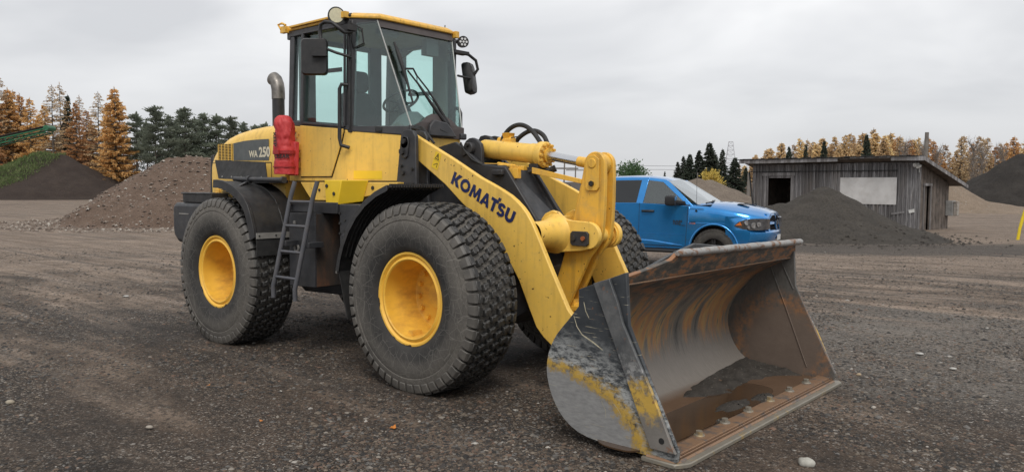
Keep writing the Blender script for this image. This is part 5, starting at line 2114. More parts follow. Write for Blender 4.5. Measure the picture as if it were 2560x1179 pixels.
b.tube([(-.06, -.05, 2.50), (-.10, -.22, 2.47)], .075, 12)
b.tube([(.03, -.05, 2.45), (.0, -.20, 2.40)], .065, 12)
b.span((.0, -.06, 2.20), (.08, -.02, 2.45))
b.build('wall_lamp', simple('white_lamp', (.55, .55, .52), .5), SH, smooth=50)
b = MB()
b.span((-.032, .46, GZ), (.01, .52, 1.76))
b.span((-.032, 1.09, GZ), (.01, 1.15, 1.76))
b.span((-.032, .42, 1.70), (.02, 1.2, 1.80))
b.build('door_frame', M['wood_trim'], SH)
b = MB()
b.span((-.10, .525, GZ), (-.085, .95, 1.70))
b.build('side_door', M['wood_side'], SH)
b = MB()
b.tube([(-LEN + .10, -.10, .8), (-LEN - .12, -.10, 2.28)], .035, 8)
b.build('loose_post', M['felt'], SH)
EB = empty('electric_box', SA + Vector((sd.x * .02, sd.y * .02, 0)) + Vector((-sd.y, sd.x, 0)) * 2.75 + Vector((0, 0, .52)), SHA)
tag(EB, 'grey electric meter box mounted on the side wall of the shed', 'electric box')
b = MB()
b.box((.10, 0, .30), (.26, .34, .60))
b.build('cabinet', simple('grey_cabinet', (.24, .24, .235), .5, dust=.3), EB, bevel=.01)
b = MB()
b.box((.31, 0, .25), (.14, .2, .5))
b.box((.30, 0, .54), (.16, .22, .06))
b.build('meter_box', simple('rusty_meter', (.30, .28, .25), .6, dust=.5, dustcol=(.16, .06, .03)), EB, bevel=.01)


# ------------------------------------------------------------------ mounds
def pile_mat(name, a, b_, stone=None, sc=1.0, thr=.72, grass=None):
    k = NT(name)
    v = k.co()
    n_ = k.noise(v, 1.3 * sc, 9, .68)
    c = k.mix(k.ramp(n_, [(.32, 0.0), (.68, 1.0)]), a, b_)
    f = k.noise(v, 14 * sc, 8, .75)
    c = k.mix(k.ramp(f, [(.38, .65), (.55, 0.0)]), c, tuple(x * .45 for x in a))
    if stone:
        vr = k.n('TexVoronoi')
        vr.inputs['Scale'].default_value = 5.5 * sc
        k.l(v, vr.inputs['Vector'])
        sp = k.n('SeparateColor')
        k.l(vr.outputs['Color'], sp.inputs[0])
        msk = k.math('MULTIPLY', k.ramp(sp.outputs[0], [(thr, 0.0), (thr + .04, 1.0)]), k.ramp(vr.outputs['Distance'], [(.22, 1.0), (.34, 0.0)]))
        c = k.mix(msk, c, k.mix(sp.outputs[1], stone, tuple(x * .55 for x in stone)))
    if grass:
        X = k.xyz()
        c = grass(k, v, X, c)
    k.set('Base Color', c)
    k.set('Roughness', .95)
    k.set('Specular IOR Level', .2)
    k.bump(k.math('ADD', f, n_), .8, .06 / sc)
    return k.m


def mound(name, c, r, h, seed, mat, label, peaks=((0, 0, 1.0),), rough=.12, slope=1.0, n=120, rot=0.0, sx=1.0, sy=1.0, base=-.15):
    """heap of loose material: union of soft cones with noise, on a polar grid"""
    pts = []
    rc = r
    r = r + max(math.hypot(px, py) for px, py, _ in peaks) + .2
    rg_ = random.Random(seed)
    ox, oy = rg_.random() * 50, rg_.random() * 50
    rows = 46
    for i in range(rows + 1):
        t = i / rows
        row = []
        for k in range(n):
            a = 2 * math.pi * k / n
            x, y = r * t * sx * math.cos(a), r * t * sy * math.sin(a)
            z = 0
            for px, py, ph in peaks:
                dx_, dy_ = (x - px) / sx, (y - py) / sy
                d = math.hypot(dx_, dy_) / rc
                cone = max(0, 1 - d * slope)
                # rounded top, straight flanks, feathered toe
                q = cone if cone > .12 else cone * (.5 + .5 * cone / .12)
                q = q - max(0, cone - .86) ** 2 * 1.6
                z = max(z, ph * h * q)
            fade = min(1, z / (h * .12))
            nz_ = mnoise.fractal(Vector((x * .55 + ox, y * .55 + oy, 0)), 1.0, 2.0, 5)
            nf = mnoise.fractal(Vector((x * 2.3 + ox, y * 2.3 + oy, 3)), .9, 2.0, 4)
            z = z + fade * (nz_ * rough * h * .32 + nf * rough * .30 * min(1.5, h))
            if t > .97:
                z = base
            row.append((x, y, max(base, z - .02)))
        row.append(row[0])
        pts.append(row)
    b_ = MB()
    b_.grid(pts)
    o = b_.build(name, mat, None, smooth=75)
    o.location = c
    o.rotation_euler = (0, 0, rot)
    tag(o, label, 'mound')
    return o


VYAW = YAW  # view direction, used to turn the mounds' long axes across the view
M['pile_gravel'] = pile_mat('brown_stony_spoil', (.115, .080, .060), (.175, .125, .096), (.27, .235, .20), 1.5, .80)
M['pile_dark'] = pile_mat('dark_screened_soil', (.050, .045, .040), (.078, .069, .059), None, 1.3)
M['pile_sand'] = pile_mat('grey_brown_sand', (.15, .12, .097), (.215, .178, .142), None, 1.0)
M['pile_tan'] = pile_mat('tan_crushed_stone', (.20, .155, .115), (.27, .21, .16), (.30, .27, .23), 1.0, .8)
M['pile_black'] = pile_mat('black_topsoil', (.030, .027, .025), (.050, .044, .039), None, .8)
M['pile_topsoil'] = pile_mat('dark_brown_topsoil', (.040, .030, .026), (.062, .047, .039), None, .7)

tag_g = mound('gravel_mound', gp(425, 33.2), 4.35, 2.90, 1, M['pile_gravel'], 'tall heap of brown stony spoil directly behind the loader counterweight', peaks=((0, 0, .97), (.35, .1, 1.0), (.7, .2, 1.0), (1.05, .3, .995), (1.4, .4, .985), (1.75, .45, .975), (2.1, .5, .965), (2.45, .55, .95)), rough=.17, rot=YAW - math.pi / 2)
mound('topsoil_mound', gp(85, 86), 9.2, 5.2, 2, M['pile_topsoil'], 'dark brown topsoil heap with grass growing on its left flank', peaks=((1.2, 0, 1.0), (2.5, 1, .96), (-2.5, 3, .86)), rough=.10, rot=YAW - math.pi / 2, sx=1.0)
mound('soil_mound', gp(2055, 26.2), 3.05, 1.76, 3, M['pile_dark'], 'smooth heap of dark screened soil spilling against the front of the shed', peaks=((.0, 0, 1.0), (.3, .3, .93), (-1.3, .1, .66), (-.5, -.3, .84), (.7, -.5, .52)), rough=.13, rot=YAW - math.pi / 2, sx=1.0)
mound('sand_mound', gp(1742, 50), 4.8, 2.25, 4, M['pile_sand'], 'grey-brown sand heap showing above the bonnet of the blue truck', peaks=((.0, 0, 1.0), (.8, .2, .97)), rough=.08, rot=YAW - math.pi / 2)
mound('black_mound', gp(2548, 62), 6.6, 4.55, 5, M['pile_black'], 'big black soil heap at the right edge of the yard', peaks=((0, 0, 1.0), (1.4, .4, .97)), rough=.15, rot=YAW - math.pi / 2, n=150)
mound('crushed_stone_mound', gp(2345, 56), 4.4, 2.75, 6, M['pile_tan'], 'pale tan heap of crushed stone in front of the black soil heap', peaks=((-.3, 0, 1.0), (2.4, -1.2, .30)), rough=.07, rot=YAW - math.pi / 2)
mound('sand_mound', gp(1905, 46), 3.0, .62, 8, M['pile_tan'], 'low pale sand ridge left of the shed doorway', peaks=((0, 0, 1.0),), rough=.10, rot=YAW - math.pi / 2)

# ------------------------------------------------------------------ green conveyor
M['conv_green'] = simple('conveyor_green_paint', (.016, .12, .055), .45, var=.25, dust=.3)
CV = empty('conveyor', gp(-360, 58), YAW - math.pi / 2)
tag(CV, 'long green lattice conveyor boom reaching in from the left edge', 'conveyor')
p1 = gp(128, 58, hz(128, 321, 58)) - gp(-360, 58)
L1 = p1.length
inv = Matrix.Rotation(-(YAW - math.pi / 2), 3, 'Z')
e1_ = inv @ p1
cd = Vector((e1_.x, 0, 0))
top0, top1 = Vector((-2.0, 0, hz(-420, 441, 58))), Vector((e1_.x, 0, e1_.z + .05))
b = MB()
dirv = (top1 - top0)
for sy in (-.45, .45):
    a_ = top0 + Vector((0, sy, -.12))
    c_ = top1 + Vector((0, sy, -.12))
    dn = Vector((0, 0, -.62))
    b.tube([a_, c_], .055, 6)
    b.tube([a_ + dn, c_ + dn * .45], .045, 6)
    ns = 17
    for i in range(ns):
        u0, u1 = i / ns, (i + 1) / ns
        s0, s1 = 1 - .55 * u0, 1 - .55 * u1
        pa, pb = a_.lerp(c_, u0), a_.lerp(c_, u1)
        b.tube([pa, pb + dn * s1] if i % 2 else [pa + dn * s0, pb], .026, 5)
        b.tube([pb, pb + dn * s1], .024, 5)
        if sy < 0:
            b.tube([pb + dn * s1, pb + dn * s1 + Vector((0, .9, 0))], .03, 5)
fr_ = b.build('lattice_frame', M['conv_green'], CV)
b = MB()
b.slab([top0 + Vector((0, -.42, .05)), top1 + Vector((0, -.42, .05)), top1 + Vector((0, .42, .05)), top0 + Vector((0, .42, .05))], (0, 0, .05))
b.build('belt', M['rubber'], CV)
MB().cyl(top1 + Vector((.05, -.48, -.08)), top1 + Vector((.05, .48, -.08)), .20, 16).build('end_pulley', M['conv_green'], CV)
b = MB()
for sy in (-.5, .5):
    q = top0.lerp(top1, .30)
    b.tube([q + Vector((0, sy, -.7)), Vector((q.x - .6, sy * 2, 0))], .09, 6)
    b.tube([q + Vector((0, sy, -.7)), Vector((q.x + .9, sy * 2, 0))], .09, 6)
    b.tube([top0 + Vector((0, sy, -.2)), Vector((top0.x, sy * 2, 0))], .09, 6)
b.build('support_leg', M['conv_green'], CV, each=True)

# ------------------------------------------------------------------ houses, poles, tower, wires, bent marker post
BH = empty('bungalow', gp(1868, 80, 0), YAW - math.pi / 2 - .25)
tag(BH, 'small cream bungalow with a brown roof just left of the shed', 'house')
h0 = hz(1850, 481, 80)
b = MB()
b.span((-1.2, 0, -.3), (5.0, 6, h0))
b.build('wall', simple('cream_siding', (.52, .44, .33), .8, var=.06), BH)
b = MB()
b.prism([(-2.6, h0 - .45), (-1.35, h0 - .05), (-.9, h0 + .0), (.5, h0 + 1.0), (5.4, h0 + 1.0), (5.4, h0)], 'y', -.6, 6.4)
b.build('roof', simple('brown_shingle', (.17, .125, .09), .9, var=.15, scale=3), BH)
b = MB()
b.span((.35, -.03, .35), (1.7, .02, h0 - .35))
b.build('garage_door', simple('white_garage_door', (.55, .54, .50), .6, var=.05), BH)
b = MB()
b.slab([(-2.75, -.62, h0 - .62), (-1.3, -.62, h0 - .12), (-1.3, -.62, h0 + .0), (-2.75, -.62, h0 - .5)], (0, .3, 0))
b.build('porch_eave', simple('white_eave', (.6, .6, .58), .6), BH)
GH = empty('house', gp(1432, 72, 0), YAW - math.pi / 2 + .3)
tag(GH, 'grey roofed brick house far behind, seen between the loader arm and bell crank', 'house')
b = MB()
b.span((-3.2, 0, -.3), (3.4, 5, 1.25))
b.build('wall', simple('brick_wall', (.20, .085, .06), .9, var=.15), GH)
b = MB()
b.prism([(-3.6, 1.15), (-2.2, 2.0), (2.4, 2.0), (3.8, 1.15)], 'y', -.5, 5.5)
b.build('roof', simple('grey_shingle', (.13, .12, .115), .9, var=.12), GH)
M['pole'] = simple('weathered_pole', (.17, .155, .14), .9, var=.25, scale=3)


def pole(px, depth, ytop, r, label, arm=False, name='utility_pole', cat='utility pole', mat='pole'):
    h = hz(px, ytop, depth)
    e = empty(name, gp(px, depth), 0)
    tag(e, label, cat)
    MB().tube([(0, 0, -.2), (0, 0, h * .5), (.03, .01, h)], [r * 1.15, r * 1.05, r * .9], 10).build('shaft', M[mat], e, smooth=60)
    if arm:
        d = RH * 1.1
        MB().tube([Vector((0, 0, h - .5)) - d, Vector((0, 0, h - .5)) + d], .06, 6).build('crossarm', M[mat], e)
    return e


pole(2308, 44, 332, .115, 'thick bare grey pole rising behind the shed roof')
pole(1869, 60, 433, .12, 'short pale grey post between the bungalow and the shed', name='post', cat='post')
pole(1409, 62, 405, .06, 'thin dark pole above the grey roofed brick house', True)
pole(1437, 95, 415, .08, 'slim utility pole with crossarm far behind the tilt cylinder', True)
pole(1741, 66, 432, .05, 'thin grey stake standing on the sand heap', name='stake', cat='stake')
pole(2481, 75, 382, .05, 'thin pale stake above the black soil heap', name='stake', cat='stake')
# lattice mast
MA = empty('lattice_mast', gp(1823, 240), .4)
tag(MA, 'distant grey lattice radio mast rising above the spruces', 'radio mast')
hh = hz(1823, 355, 240)
b = MB()
cor = [(-1, -1), (1, -1), (1, 1), (-1, 1)]
wz_ = lambda z: 2.6 - 2.0 * z / hh
for cx_, cy_ in cor:
    b.tube([(cx_ * wz_(0), cy_ * wz_(0), 0), (cx_ * wz_(hh), cy_ * wz_(hh), hh)], .075, 4)
lv = 12
for i in range(lv):
    za, zb = hh * i / lv, hh * (i + 1) / lv
    for j in range(4):
        c0, c1 = cor[j], cor[(j + 1) % 4]
        b.tube([(c0[0] * wz_(za), c0[1] * wz_(za), za), (c1[0] * wz_(zb), c1[1] * wz_(zb), zb)], .045, 4)
        b.tube([(c0[0] * wz_(zb), c0[1] * wz_(zb), zb), (c1[0] * wz_(zb), c1[1] * wz_(zb), zb)], .045, 4)
b.build('mast_frame', simple('galvanised_mast', (.50, .51, .54), .6, .2), MA)
# power lines
for k, (ya, yb_, lab) in enumerate(((411, 415, 'upper thin power line crossing the sky behind the bell crank'), (421, 423, 'lower thin power line crossing the sky behind the bell crank'))):
    b = MB()
    pts = []
    for i in range(25):
        t = i / 24
        px = 1437 + t * 480
        pts.append(gp(px, 95 + 40 * t, hz(px, ya + (yb_ - ya) * t + 6 * t * (1 - t) * 4 * .4, 95 + 40 * t)))
    b.tube(pts, .022, 5)
    tag(b.build('power_line', M['ink'], None), lab, 'power line')
MP = empty('marker_post', gp(2546, 25.2), 0)
tag(MP, 'bent bright yellow steel marker post at the right edge of the yard', 'marker post')
q = gp(2562, 25.2) - gp(2546, 25.2)
b = MB()
b.tube([(0, 0, -.1), q * .30 + Vector((0, 0, .34)), q * .66 + Vector((0, 0, .66)), q * 1.2 + Vector((0, 0, 1.05))], .046, 14)
b.build('post', simple('yellow_post_paint', (.70, .52, .01), .45, var=.06, dust=.15), MP, smooth=60)
b = MB()
b.tube([q * 1.2 + Vector((0, 0, 1.05)), q * 1.24 + Vector((0, 0, 1.08))], .05, 14)
b.build('post_cap', simple('black_cap', (.02, .02, .02), .6), MP)
# ------------------------------------------------------------------ trees
def leaf_mat(name, cols, rough=.85):
    k = NT(name)
    oi = k.n('ObjectInfo')
    v = k.co()
    n_ = k.noise(v, 1.1, 4)
    f = k.noise(v, 6, 3)
    c = k.ramp(k.math('ADD', k.math('MULTIPLY', n_, .55), k.math('MULTIPLY', f, .45)), [(.36, cols[0]), (.5, cols[1]), (.64, cols[2])])
    hs = k.n('HueSaturation')
    k.l(c, hs.inputs['Color'])
    k.l(k.math('MULTIPLY_ADD', oi.outputs['Random'], .022, .492), hs.inputs['Hue'])
    k.l(k.math('MULTIPLY_ADD', oi.outputs['Random'], .4, .80), hs.inputs['Value'])
    k.set('Base Color', hs.outputs[0])
    k.set('Roughness', rough)
    k.set('Specular IOR Level', .15)
    tr = k.n('BsdfTranslucent')
    k.l(hs.outputs[0], tr.inputs[0])
    ms = k.n('MixShader')
    ms.inputs[0].default_value = .3
    k.l(k.b.outputs[0], ms.inputs[1])
    k.l(tr.outputs[0], ms.inputs[2])
    k.l(ms.outputs[0], k.o.inputs[0])
    return k.m


M['larch'] = leaf_mat('autumn_larch_needles', ((.42, .235, .10), (.64, .37, .165), (.78, .50, .25)))
M['larch_pale'] = leaf_mat('pale_larch_needles', ((.54, .39, .21), (.72, .53, .30), (.84, .66, .41)))
M['larch_thin'] = leaf_mat('thin_larch_needles', ((.42, .30, .18), (.58, .42, .26), (.68, .52, .34)))
M['pine'] = leaf_mat('pine_needles', ((.12, .14, .11), (.195, .22, .17), (.27, .30, .23)))
M['spruce'] = leaf_mat('spruce_needles', ((0.034, 0.046, 0.034), (0.057, 0.071, 0.053), (0.090, 0.103, 0.076)))
M['pine_green'] = leaf_mat('green_pine_needles', ((0.055, 0.110, 0.050), (0.094, 0.165, 0.077), (0.132, 0.209, 0.099)))
M['birch'] = leaf_mat('yellow_leaves', ((0.375, 0.275, 0.062), (0.550, 0.413, 0.112), (0.688, 0.525, 0.175)))
M['bare'] = simple('bare_grey_twigs', (.22, .19, .165), .9, var=.2)
M['bark'] = simple('grey_brown_bark', (.10, .082, .068), .95, var=.35, scale=4)


class Leaf:
    def __init__(self, seed):
        self.v, self.f = [], []
        self.r = random.Random(seed)

    def spray(self, p, d, L, w, droop=0):
        """one flat spray of needles: a narrow kite along d"""
        r = self.r
        d = Vector(d).normalized()
        a = Vector((r.uniform(-1, 1), r.uniform(-1, 1), r.uniform(-1, 1)))
        s = d.cross(a)
        if s.length < 1e-3:
            s = Vector((1, 0, 0))
        s.normalize()
        b_ = len(self.v)
        self.v += [tuple(p), tuple(p + d * L * .45 + s * w), tuple(p + d * L + Vector((0, 0, -droop))), tuple(p + d * L * .5 - s * w)]
        self.f.append((b_, b_ + 1, b_ + 2, b_ + 3))

    def build(self, name, mat, parent):
        me = bpy.data.meshes.new(name)
        me.from_pydata(self.v, [], self.f)
        me.materials.append(mat)
        o = bpy.data.objects.new(name, me)
        COL.objects.link(o)
        o.parent = parent
        return o


def trunk(parent, H, r0, limbs=(), mat='bark', lean=.0, seed=0):
    rg_ = random.Random(seed)
    b_ = MB()
    pts = [(lean * H * (i / 8) ** 2 + rg_.uniform(-.04, .04), rg_.uniform(-.04, .04), -.2 + (H + .2) * i / 8) for i in range(9)]
    b_.tube(pts, [r0 * (1 - .93 * i / 8) for i in range(9)], 7)
    for p, q, r in limbs:
        b_.tube([p, (Vector(p) + Vector(q)) / 2 + Vector((0, 0, .03)), q], [r, r * .6, r * .15], 4, cap=False)
    return b_.build('trunk', M[mat], parent, smooth=60)


def conifer(name, H, Rb, seed, mat, dens=1.0, start=.06, shape=.85, droop=.25, leafL=.46, leafW=.115, thin=0.0, whorl=.34, nspr=2):
    """larch or spruce: whorls of branches carrying many small sprays"""
    e = empty(name, (0, 0, 0))
    lf = Leaf(seed)
    r = lf.r
    limbs = []
    z = H * start
    while z < H * .985:
        t = z / H
        Lb = Rb * (1 - t) ** shape * (1.0 if t > .16 else .75 + t * 1.5)
        nb = max(3, int(6 * dens * (.6 + .4 * (1 - t)) + 1.5))
        for j in range(nb):
            if r.random() < thin:
                continue
            az = r.uniform(0, 2 * math.pi)
            L = Lb * r.uniform(.55, 1.15) + .10
            d = Vector((math.cos(az), math.sin(az), 0))
            p0 = Vector((0, 0, z + r.uniform(-.12, .12)))
            n = max(3, int(L / .16 * dens))
            tip = p0 + d * L + Vector((0, 0, -droop * L * .8 + .12 * L))
            limbs.append((tuple(p0), tuple(tip), .018 + .016 * L))
            for i in range(n):
                u = (i + r.random()) / n
                if u < .18 and r.random() < .75:
                    continue
                sag = -droop * L * u * (1.6 - u * .8) + .12 * L * u * u
                q = p0 + d * (L * u) + Vector((0, 0, sag))
                for s_ in range(nspr):
                    side = Vector((-d.y, d.x, 0)) * r.uniform(-1, 1) * (.75 - .3 * u)
                    dd = d * r.uniform(.35, 1) + side + Vector((0, 0, r.uniform(-.75, .25)))
                    lf.spray(q, dd, leafL * r.uniform(.4, 1.3) * (.55 + .45 * (1 - t)), leafW * r.uniform(.6, 1.5), .05)
        z += whorl * r.uniform(.7, 1.25) * (.55 + .6 * (1 - t))
    for i in range(5):
        lf.spray(Vector((0, 0, H * (.95 + .01 * i))), (r.uniform(-.3, .3), r.uniform(-.3, .3), 1), .35, .04)
    trunk(e, H, .02 * H * .55 + .03, limbs, seed=seed)
    lf.build('crown', M[mat], e)
    return e


def pine(name, H, Rb, seed, mat='pine', start=.36, n=38, clump=1.0):
    """bare stem with flattened irregular clumps"""
    e = empty(name, (0, 0, 0))
    lf = Leaf(seed)
    r = lf.r
    limbs = []
    for i in range(n):
        t = start + (1 - start) * (i + r.random() * .7) / n
        z = H * t
        az = r.uniform(0, 6.283)
        tt = (t - start) / (1 - start)
        prof = (1 - tt) ** .8 * .95 + .10 if tt > .25 else .62 + tt * 1.1
        L = Rb * prof * r.uniform(.45, 1.1)
        d_ = Vector((math.cos(az), math.sin(az), 0))
        up_ = r.uniform(.05, .42)
        tip = d_ * L + Vector((0, 0, z + L * up_))
        limbs.append(((0, 0, z - .1), tuple(tip), .025 + .02 * L))
        m_ = max(2, int(L / .42))
        for q_ in range(m_ + 1):
            u = .38 + .62 * q_ / m_
            c = d_ * (L * u) + Vector((r.uniform(-.2, .2), r.uniform(-.2, .2), z + L * up_ * u))
            rad = clump * r.uniform(.34, .62) * (1.05 - .4 * t)
            for _ in range(int(125 * rad)):
                a, bq, cq = r.gauss(0, .55), r.gauss(0, .55), r.gauss(0, .17)
                q = c + Vector((a, bq, cq)) * rad
                dd = Vector((a, bq, .55)) + d_ * .3 + Vector((r.uniform(-.4, .4), r.uniform(-.4, .4), r.uniform(-.3, .5)))
                lf.spray(q, dd, .30 * r.uniform(.6, 1.3), .050 * r.uniform(.6, 1.4))
    for i in range(150):
        u = r.random()
        w_ = .46 * (1 - u) + .05
        lf.spray(Vector((r.gauss(0, .5) * w_, r.gauss(0, .5) * w_, H * (.90 + .12 * u))), (r.uniform(-.7, .7) * (1.2 - u), r.uniform(-.7, .7) * (1.2 - u), 1), .30, .05)
    for i in range(10):
        z = H * r.uniform(.15, start)
        az = r.uniform(0, 6.283)
        limbs.append(((0, 0, z), (math.cos(az) * .8, math.sin(az) * .8, z + r.uniform(-.1, .3)), .025))
    trunk(e, H * .98, .012 * H + .05, limbs, lean=r.uniform(-.02, .02), seed=seed)
    lf.build('crown', M[mat], e)
    return e


def round_tree(name, H, Rb, seed, mat, n=900, start=.12, leaf=.30, gap=.5):
    e = empty(name, (0, 0, 0))
    lf = Leaf(seed)
    r = lf.r
    limbs = []
    cl = []
    for i in range(34):
        az, el = r.uniform(0, 6.283), r.uniform(-.25, 1.35)
        rr_ = r.uniform(.45, 1.0)
        c = Vector((math.cos(az) * math.cos(el) * Rb * rr_, math.sin(az) * math.cos(el) * Rb * rr_, H * start + (H * (1 - start)) * (.35 + .58 * math.sin(el) * rr_)))
        cl.append(c)
        limbs.append(((0, 0, H * (start + .1)), tuple(c), .05))
    for c in cl:
        for _ in range(n // 34):
            g = Vector((r.gauss(0, .22), r.gauss(0, .22), r.gauss(0, .2))) * Rb
            lf.spray(c + g, g + Vector((0, 0, .25)), leaf * r.uniform(.6, 1.3), leaf * .26 * r.uniform(.7, 1.3))
    trunk(e, H * .75, .03 * H, limbs, seed=seed)
    lf.build('crown', M[mat], e)
    return e


PROTO_USED = {}


def plant(proto, px, depth, ytop, H0, label, cat, group, seed=0, wide=1.0):
    """stand a copy of a grown tree at a place, scaled to reach its height"""
    rg_ = random.Random(seed * 7 + px)
    h = hz(px, ytop, depth)
    s = h / H0
    if proto in PROTO_USED:
        e = copy_tree(proto)
    else:
        PROTO_USED[proto] = 1
        e = proto
    e.location = gp(px, depth, -.05)
    e.rotation_euler = (0, 0, rg_.uniform(0, 6.28))
    ws_ = s * wide * rg_.uniform(.92, 1.08)
    e.scale = (ws_, ws_, s)
    tag(e, label, cat, group)
    return e


L_dense = conifer('larch_tree', 13, 3.3, 21, 'larch', 1.8, .03, .74, .20, leafL=.48, leafW=.052, whorl=.40, nspr=5)
L_mid = conifer('larch_tree', 13, 2.9, 22, 'larch', 1.5, .05, .74, .22, thin=.16, leafL=.46, leafW=.050, whorl=.42, nspr=4)
L_thin = conifer('larch_tree', 13, 2.6, 23, 'larch_thin', 1.2, .08, .70, .14, leafL=.36, leafW=.042, thin=.30, whorl=.44, nspr=3)
P_a = pine('pine_tree', 9.5, 2.0, 31)
P_b = pine('pine_tree', 9.5, 1.6, 32, start=.46, n=28)
P_c = pine('pine_tree', 9.5, 2.2, 33, start=.30, n=42)

GL = 'autumn larches along the left edge of the yard'
left = [
    (L_mid, -30, 92, 205, 'orange larch cut off by the left edge of the photo'),
    (L_thin, 6, 96, 190, 'tallest thin larch at the far left edge'),
    (L_dense, 28, 97, 222, 'full orange larch standing just above the conveyor boom'),
    (L_mid, 82, 93, 246, 'orange larch between the conveyor tip and the left edge'),
    (L_thin, 138, 92, 213, 'thin half-bare larch right above the tip of the conveyor'),
    (L_thin, 157, 95, 210, 'thin half-bare larch close beside its twin above the grassy heap'),
    (L_mid, 196, 92, 256, 'medium larch left of the two tall orange ones'),
    (L_mid, 222, 96, 276, 'lower orange larch right of the thin pair, above the grassy heap'),
    (L_thin, 252, 93, 230, 'tall sparse larch left of the fullest orange larch'),
    (L_dense, 293, 89, 220, 'fullest bright orange larch, its skirt reaching the ground beside the dark pines'),
    (L_mid, 118, 97, 262, 'small orange larch behind the conveyor tip'),
    (L_mid, 58, 98, 236, 'rear orange larch high above the conveyor'),
    (L_dense, 105, 99, 285, 'rear larch filling in low behind the conveyor tip'),
    (L_mid, 170, 99, 290, 'rear larch filling in low behind the thin pair'),
    (L_dense, 235, 98, 300, 'rear larch filling in low left of the sparse tall one'),
    (L_dense, 8, 99, 262, 'rear larch filling in at the far left edge'),
    (L_mid, 318, 96, 330, 'low orange larch between the fullest larch and the dark pines'),
    (L_mid, 275, 99, 262, 'rear larch standing behind the fullest orange larch'),
    (L_mid, 40, 101, 228, 'rear larch between the two full ones left of the conveyor'),
    (L_thin, 205, 100, 240, 'half-bare rear larch between the thin pair and the sparse tall one'),
    (L_dense, 150, 98, 335, 'short orange larch rising right behind the grassy crest'),
    (L_dense, 62, 100, 330, 'short orange larch below the conveyor boom'),
    (L_mid, 215, 97, 345, 'short orange larch right of the grassy crest'),
]
for i, (p, px, dp, yt, lab) in enumerate(left):
    plant(p, px, dp, yt, 13, lab, 'larch tree', GL, i)
SPR_a = conifer('spruce_tree', 9, 2.3, 41, 'spruce', 2.0, .02, .80, .34, leafL=.40, leafW=.075, whorl=.27, nspr=4)
SPR_b = conifer('spruce_tree', 9, 1.9, 42, 'spruce', 1.8, .02, .85, .36, leafL=.38, leafW=.07, whorl=.28, nspr=4)
plant(SPR_b, 176, 97, 240, 9, 'dark pointed spruce among the orange larches at left', 'spruce tree', None, 3, .7)
GP = 'dark pines behind the loader'
pines = [(P_b, 346, 90, 288), (P_a, 392, 86, 273), (P_c, 425, 92, 296), (P_a, 466, 88, 277), (P_b, 490, 93, 300), (P_c, 515, 90, 291), (P_b, 545, 91, 293), (P_a, 580, 90, 298), (P_c, 612, 94, 312), (P_b, 370, 97, 310), (P_c, 445, 99, 305), (P_a, 640, 92, 318), (P_b, 668, 92, 312)]
plab = ['dark pine right beside the fullest orange larch', 'tall dark pine, left of the pair highest above the stony heap', 'bushy dark pine between the two tallest pines', 'tall dark pine above the middle of the stony heap',
        'thin dark pine right of the tall one above the stony heap', 'bushy dark pine left of the hood', 'slender dark pine behind the left end of the hood', 'dark pine whose top shows just above the hood']
for i, (p, px, dp, yt) in enumerate(pines):
    plant(p, px, dp, yt, 9.5, plab[i] if i < len(plab) else 'dark pine of the rear row, mostly hidden by the pines and hood before it', 'pine tree', GP, i)

# behind the truck: spruces, one round green pine, yellow bush
GS = 'dark spruces behind the pickup truck'
for i, (p, px, dp, yt, wd, lab) in enumerate((
        (SPR_b, 1692, 88, 404, 1.1, 'lowest dark spruce at the left end of the group behind the truck'),
        (SPR_b, 1706, 86, 390, 1.0, 'narrow dark spruce second from the left end behind the truck'),
        (SPR_a, 1722, 84, 385, 1.05, 'bushy dark spruce above the cab roof edge of the truck'),
        (SPR_a, 1745, 86, 375, 1.0, 'dark spruce left of the tallest one behind the sand heap'),
        (SPR_a, 1770, 84, 357, 1.15, 'tallest dark spruce behind the truck'),
        (SPR_b, 1803, 82, 373, 1.05, 'separate pointed spruce between the tallest spruce and the mast'),
        (SPR_a, 1835, 78, 393, 1.25, 'broad dark spruce in front of the mast foot'),
        (SPR_b, 1786, 92, 385, 1.1, 'dark spruce tucked behind the tallest one'),
        (SPR_a, 1862, 84, 418, 1.0, 'dark spruce beside the shed roof corner'),
        (SPR_b, 1660, 110, 428, .8, 'tiny lone spruce on the horizon above the truck roof'),
        (SPR_b, 1628, 125, 437, .9, 'smallest distant spruce beside the round green pine'))):
    plant(p, px, dp, yt, 9, lab, 'spruce tree', GS, i, wd)
RP = round_tree('round_pine', 4, 1.55, 51, 'pine_green', 2600, .10, .26)
plant(RP, 1580, 82, 407, 3.95, 'round bushy green pine above the truck roof', 'pine tree', None, 2, .95)
YB = round_tree('yellow_bush', 4, 1.3, 52, 'birch', 1700, .08, .24)
plant(YB, 1776, 62, 422, 3.95, 'yellow leafed bush right behind the sand heap', 'bush', None, 1, .85)

# far row behind the shed
LR = conifer('larch_tree', 10, 2.3, 61, 'larch_pale', 1.6, .03, .62, .16, leafL=.52, leafW=.075, nspr=4)
LR2 = conifer('larch_tree', 10, 2.1, 62, 'larch_pale', 1.4, .03, .60, .16, leafL=.50, leafW=.07, thin=.1, nspr=4)
LR3 = conifer('larch_tree', 10, 2.1, 63, 'larch', 1.3, .04, .62, .16, leafL=.48, leafW=.065, thin=.15, nspr=3)
LR4 = conifer('larch_tree', 10, 1.9, 64, 'larch_thin', 1.2, .05, .6, .14, leafL=.44, leafW=.055, thin=.25, nspr=3)
rr = random.Random(5)
far = []
tops = [(1850, 400), (1880, 388), (1920, 370), (1960, 352), (2000, 352), (2040, 340), (2070, 330), (2100, 330), (2160, 322), (2200, 328), (2225, 326), (2250, 338), (2290, 332), (2330, 350), (2360, 352), (2390, 340), (2420, 352), (2450, 346), (2490, 350), (2530, 345), (2560, 332), (2620, 330)]
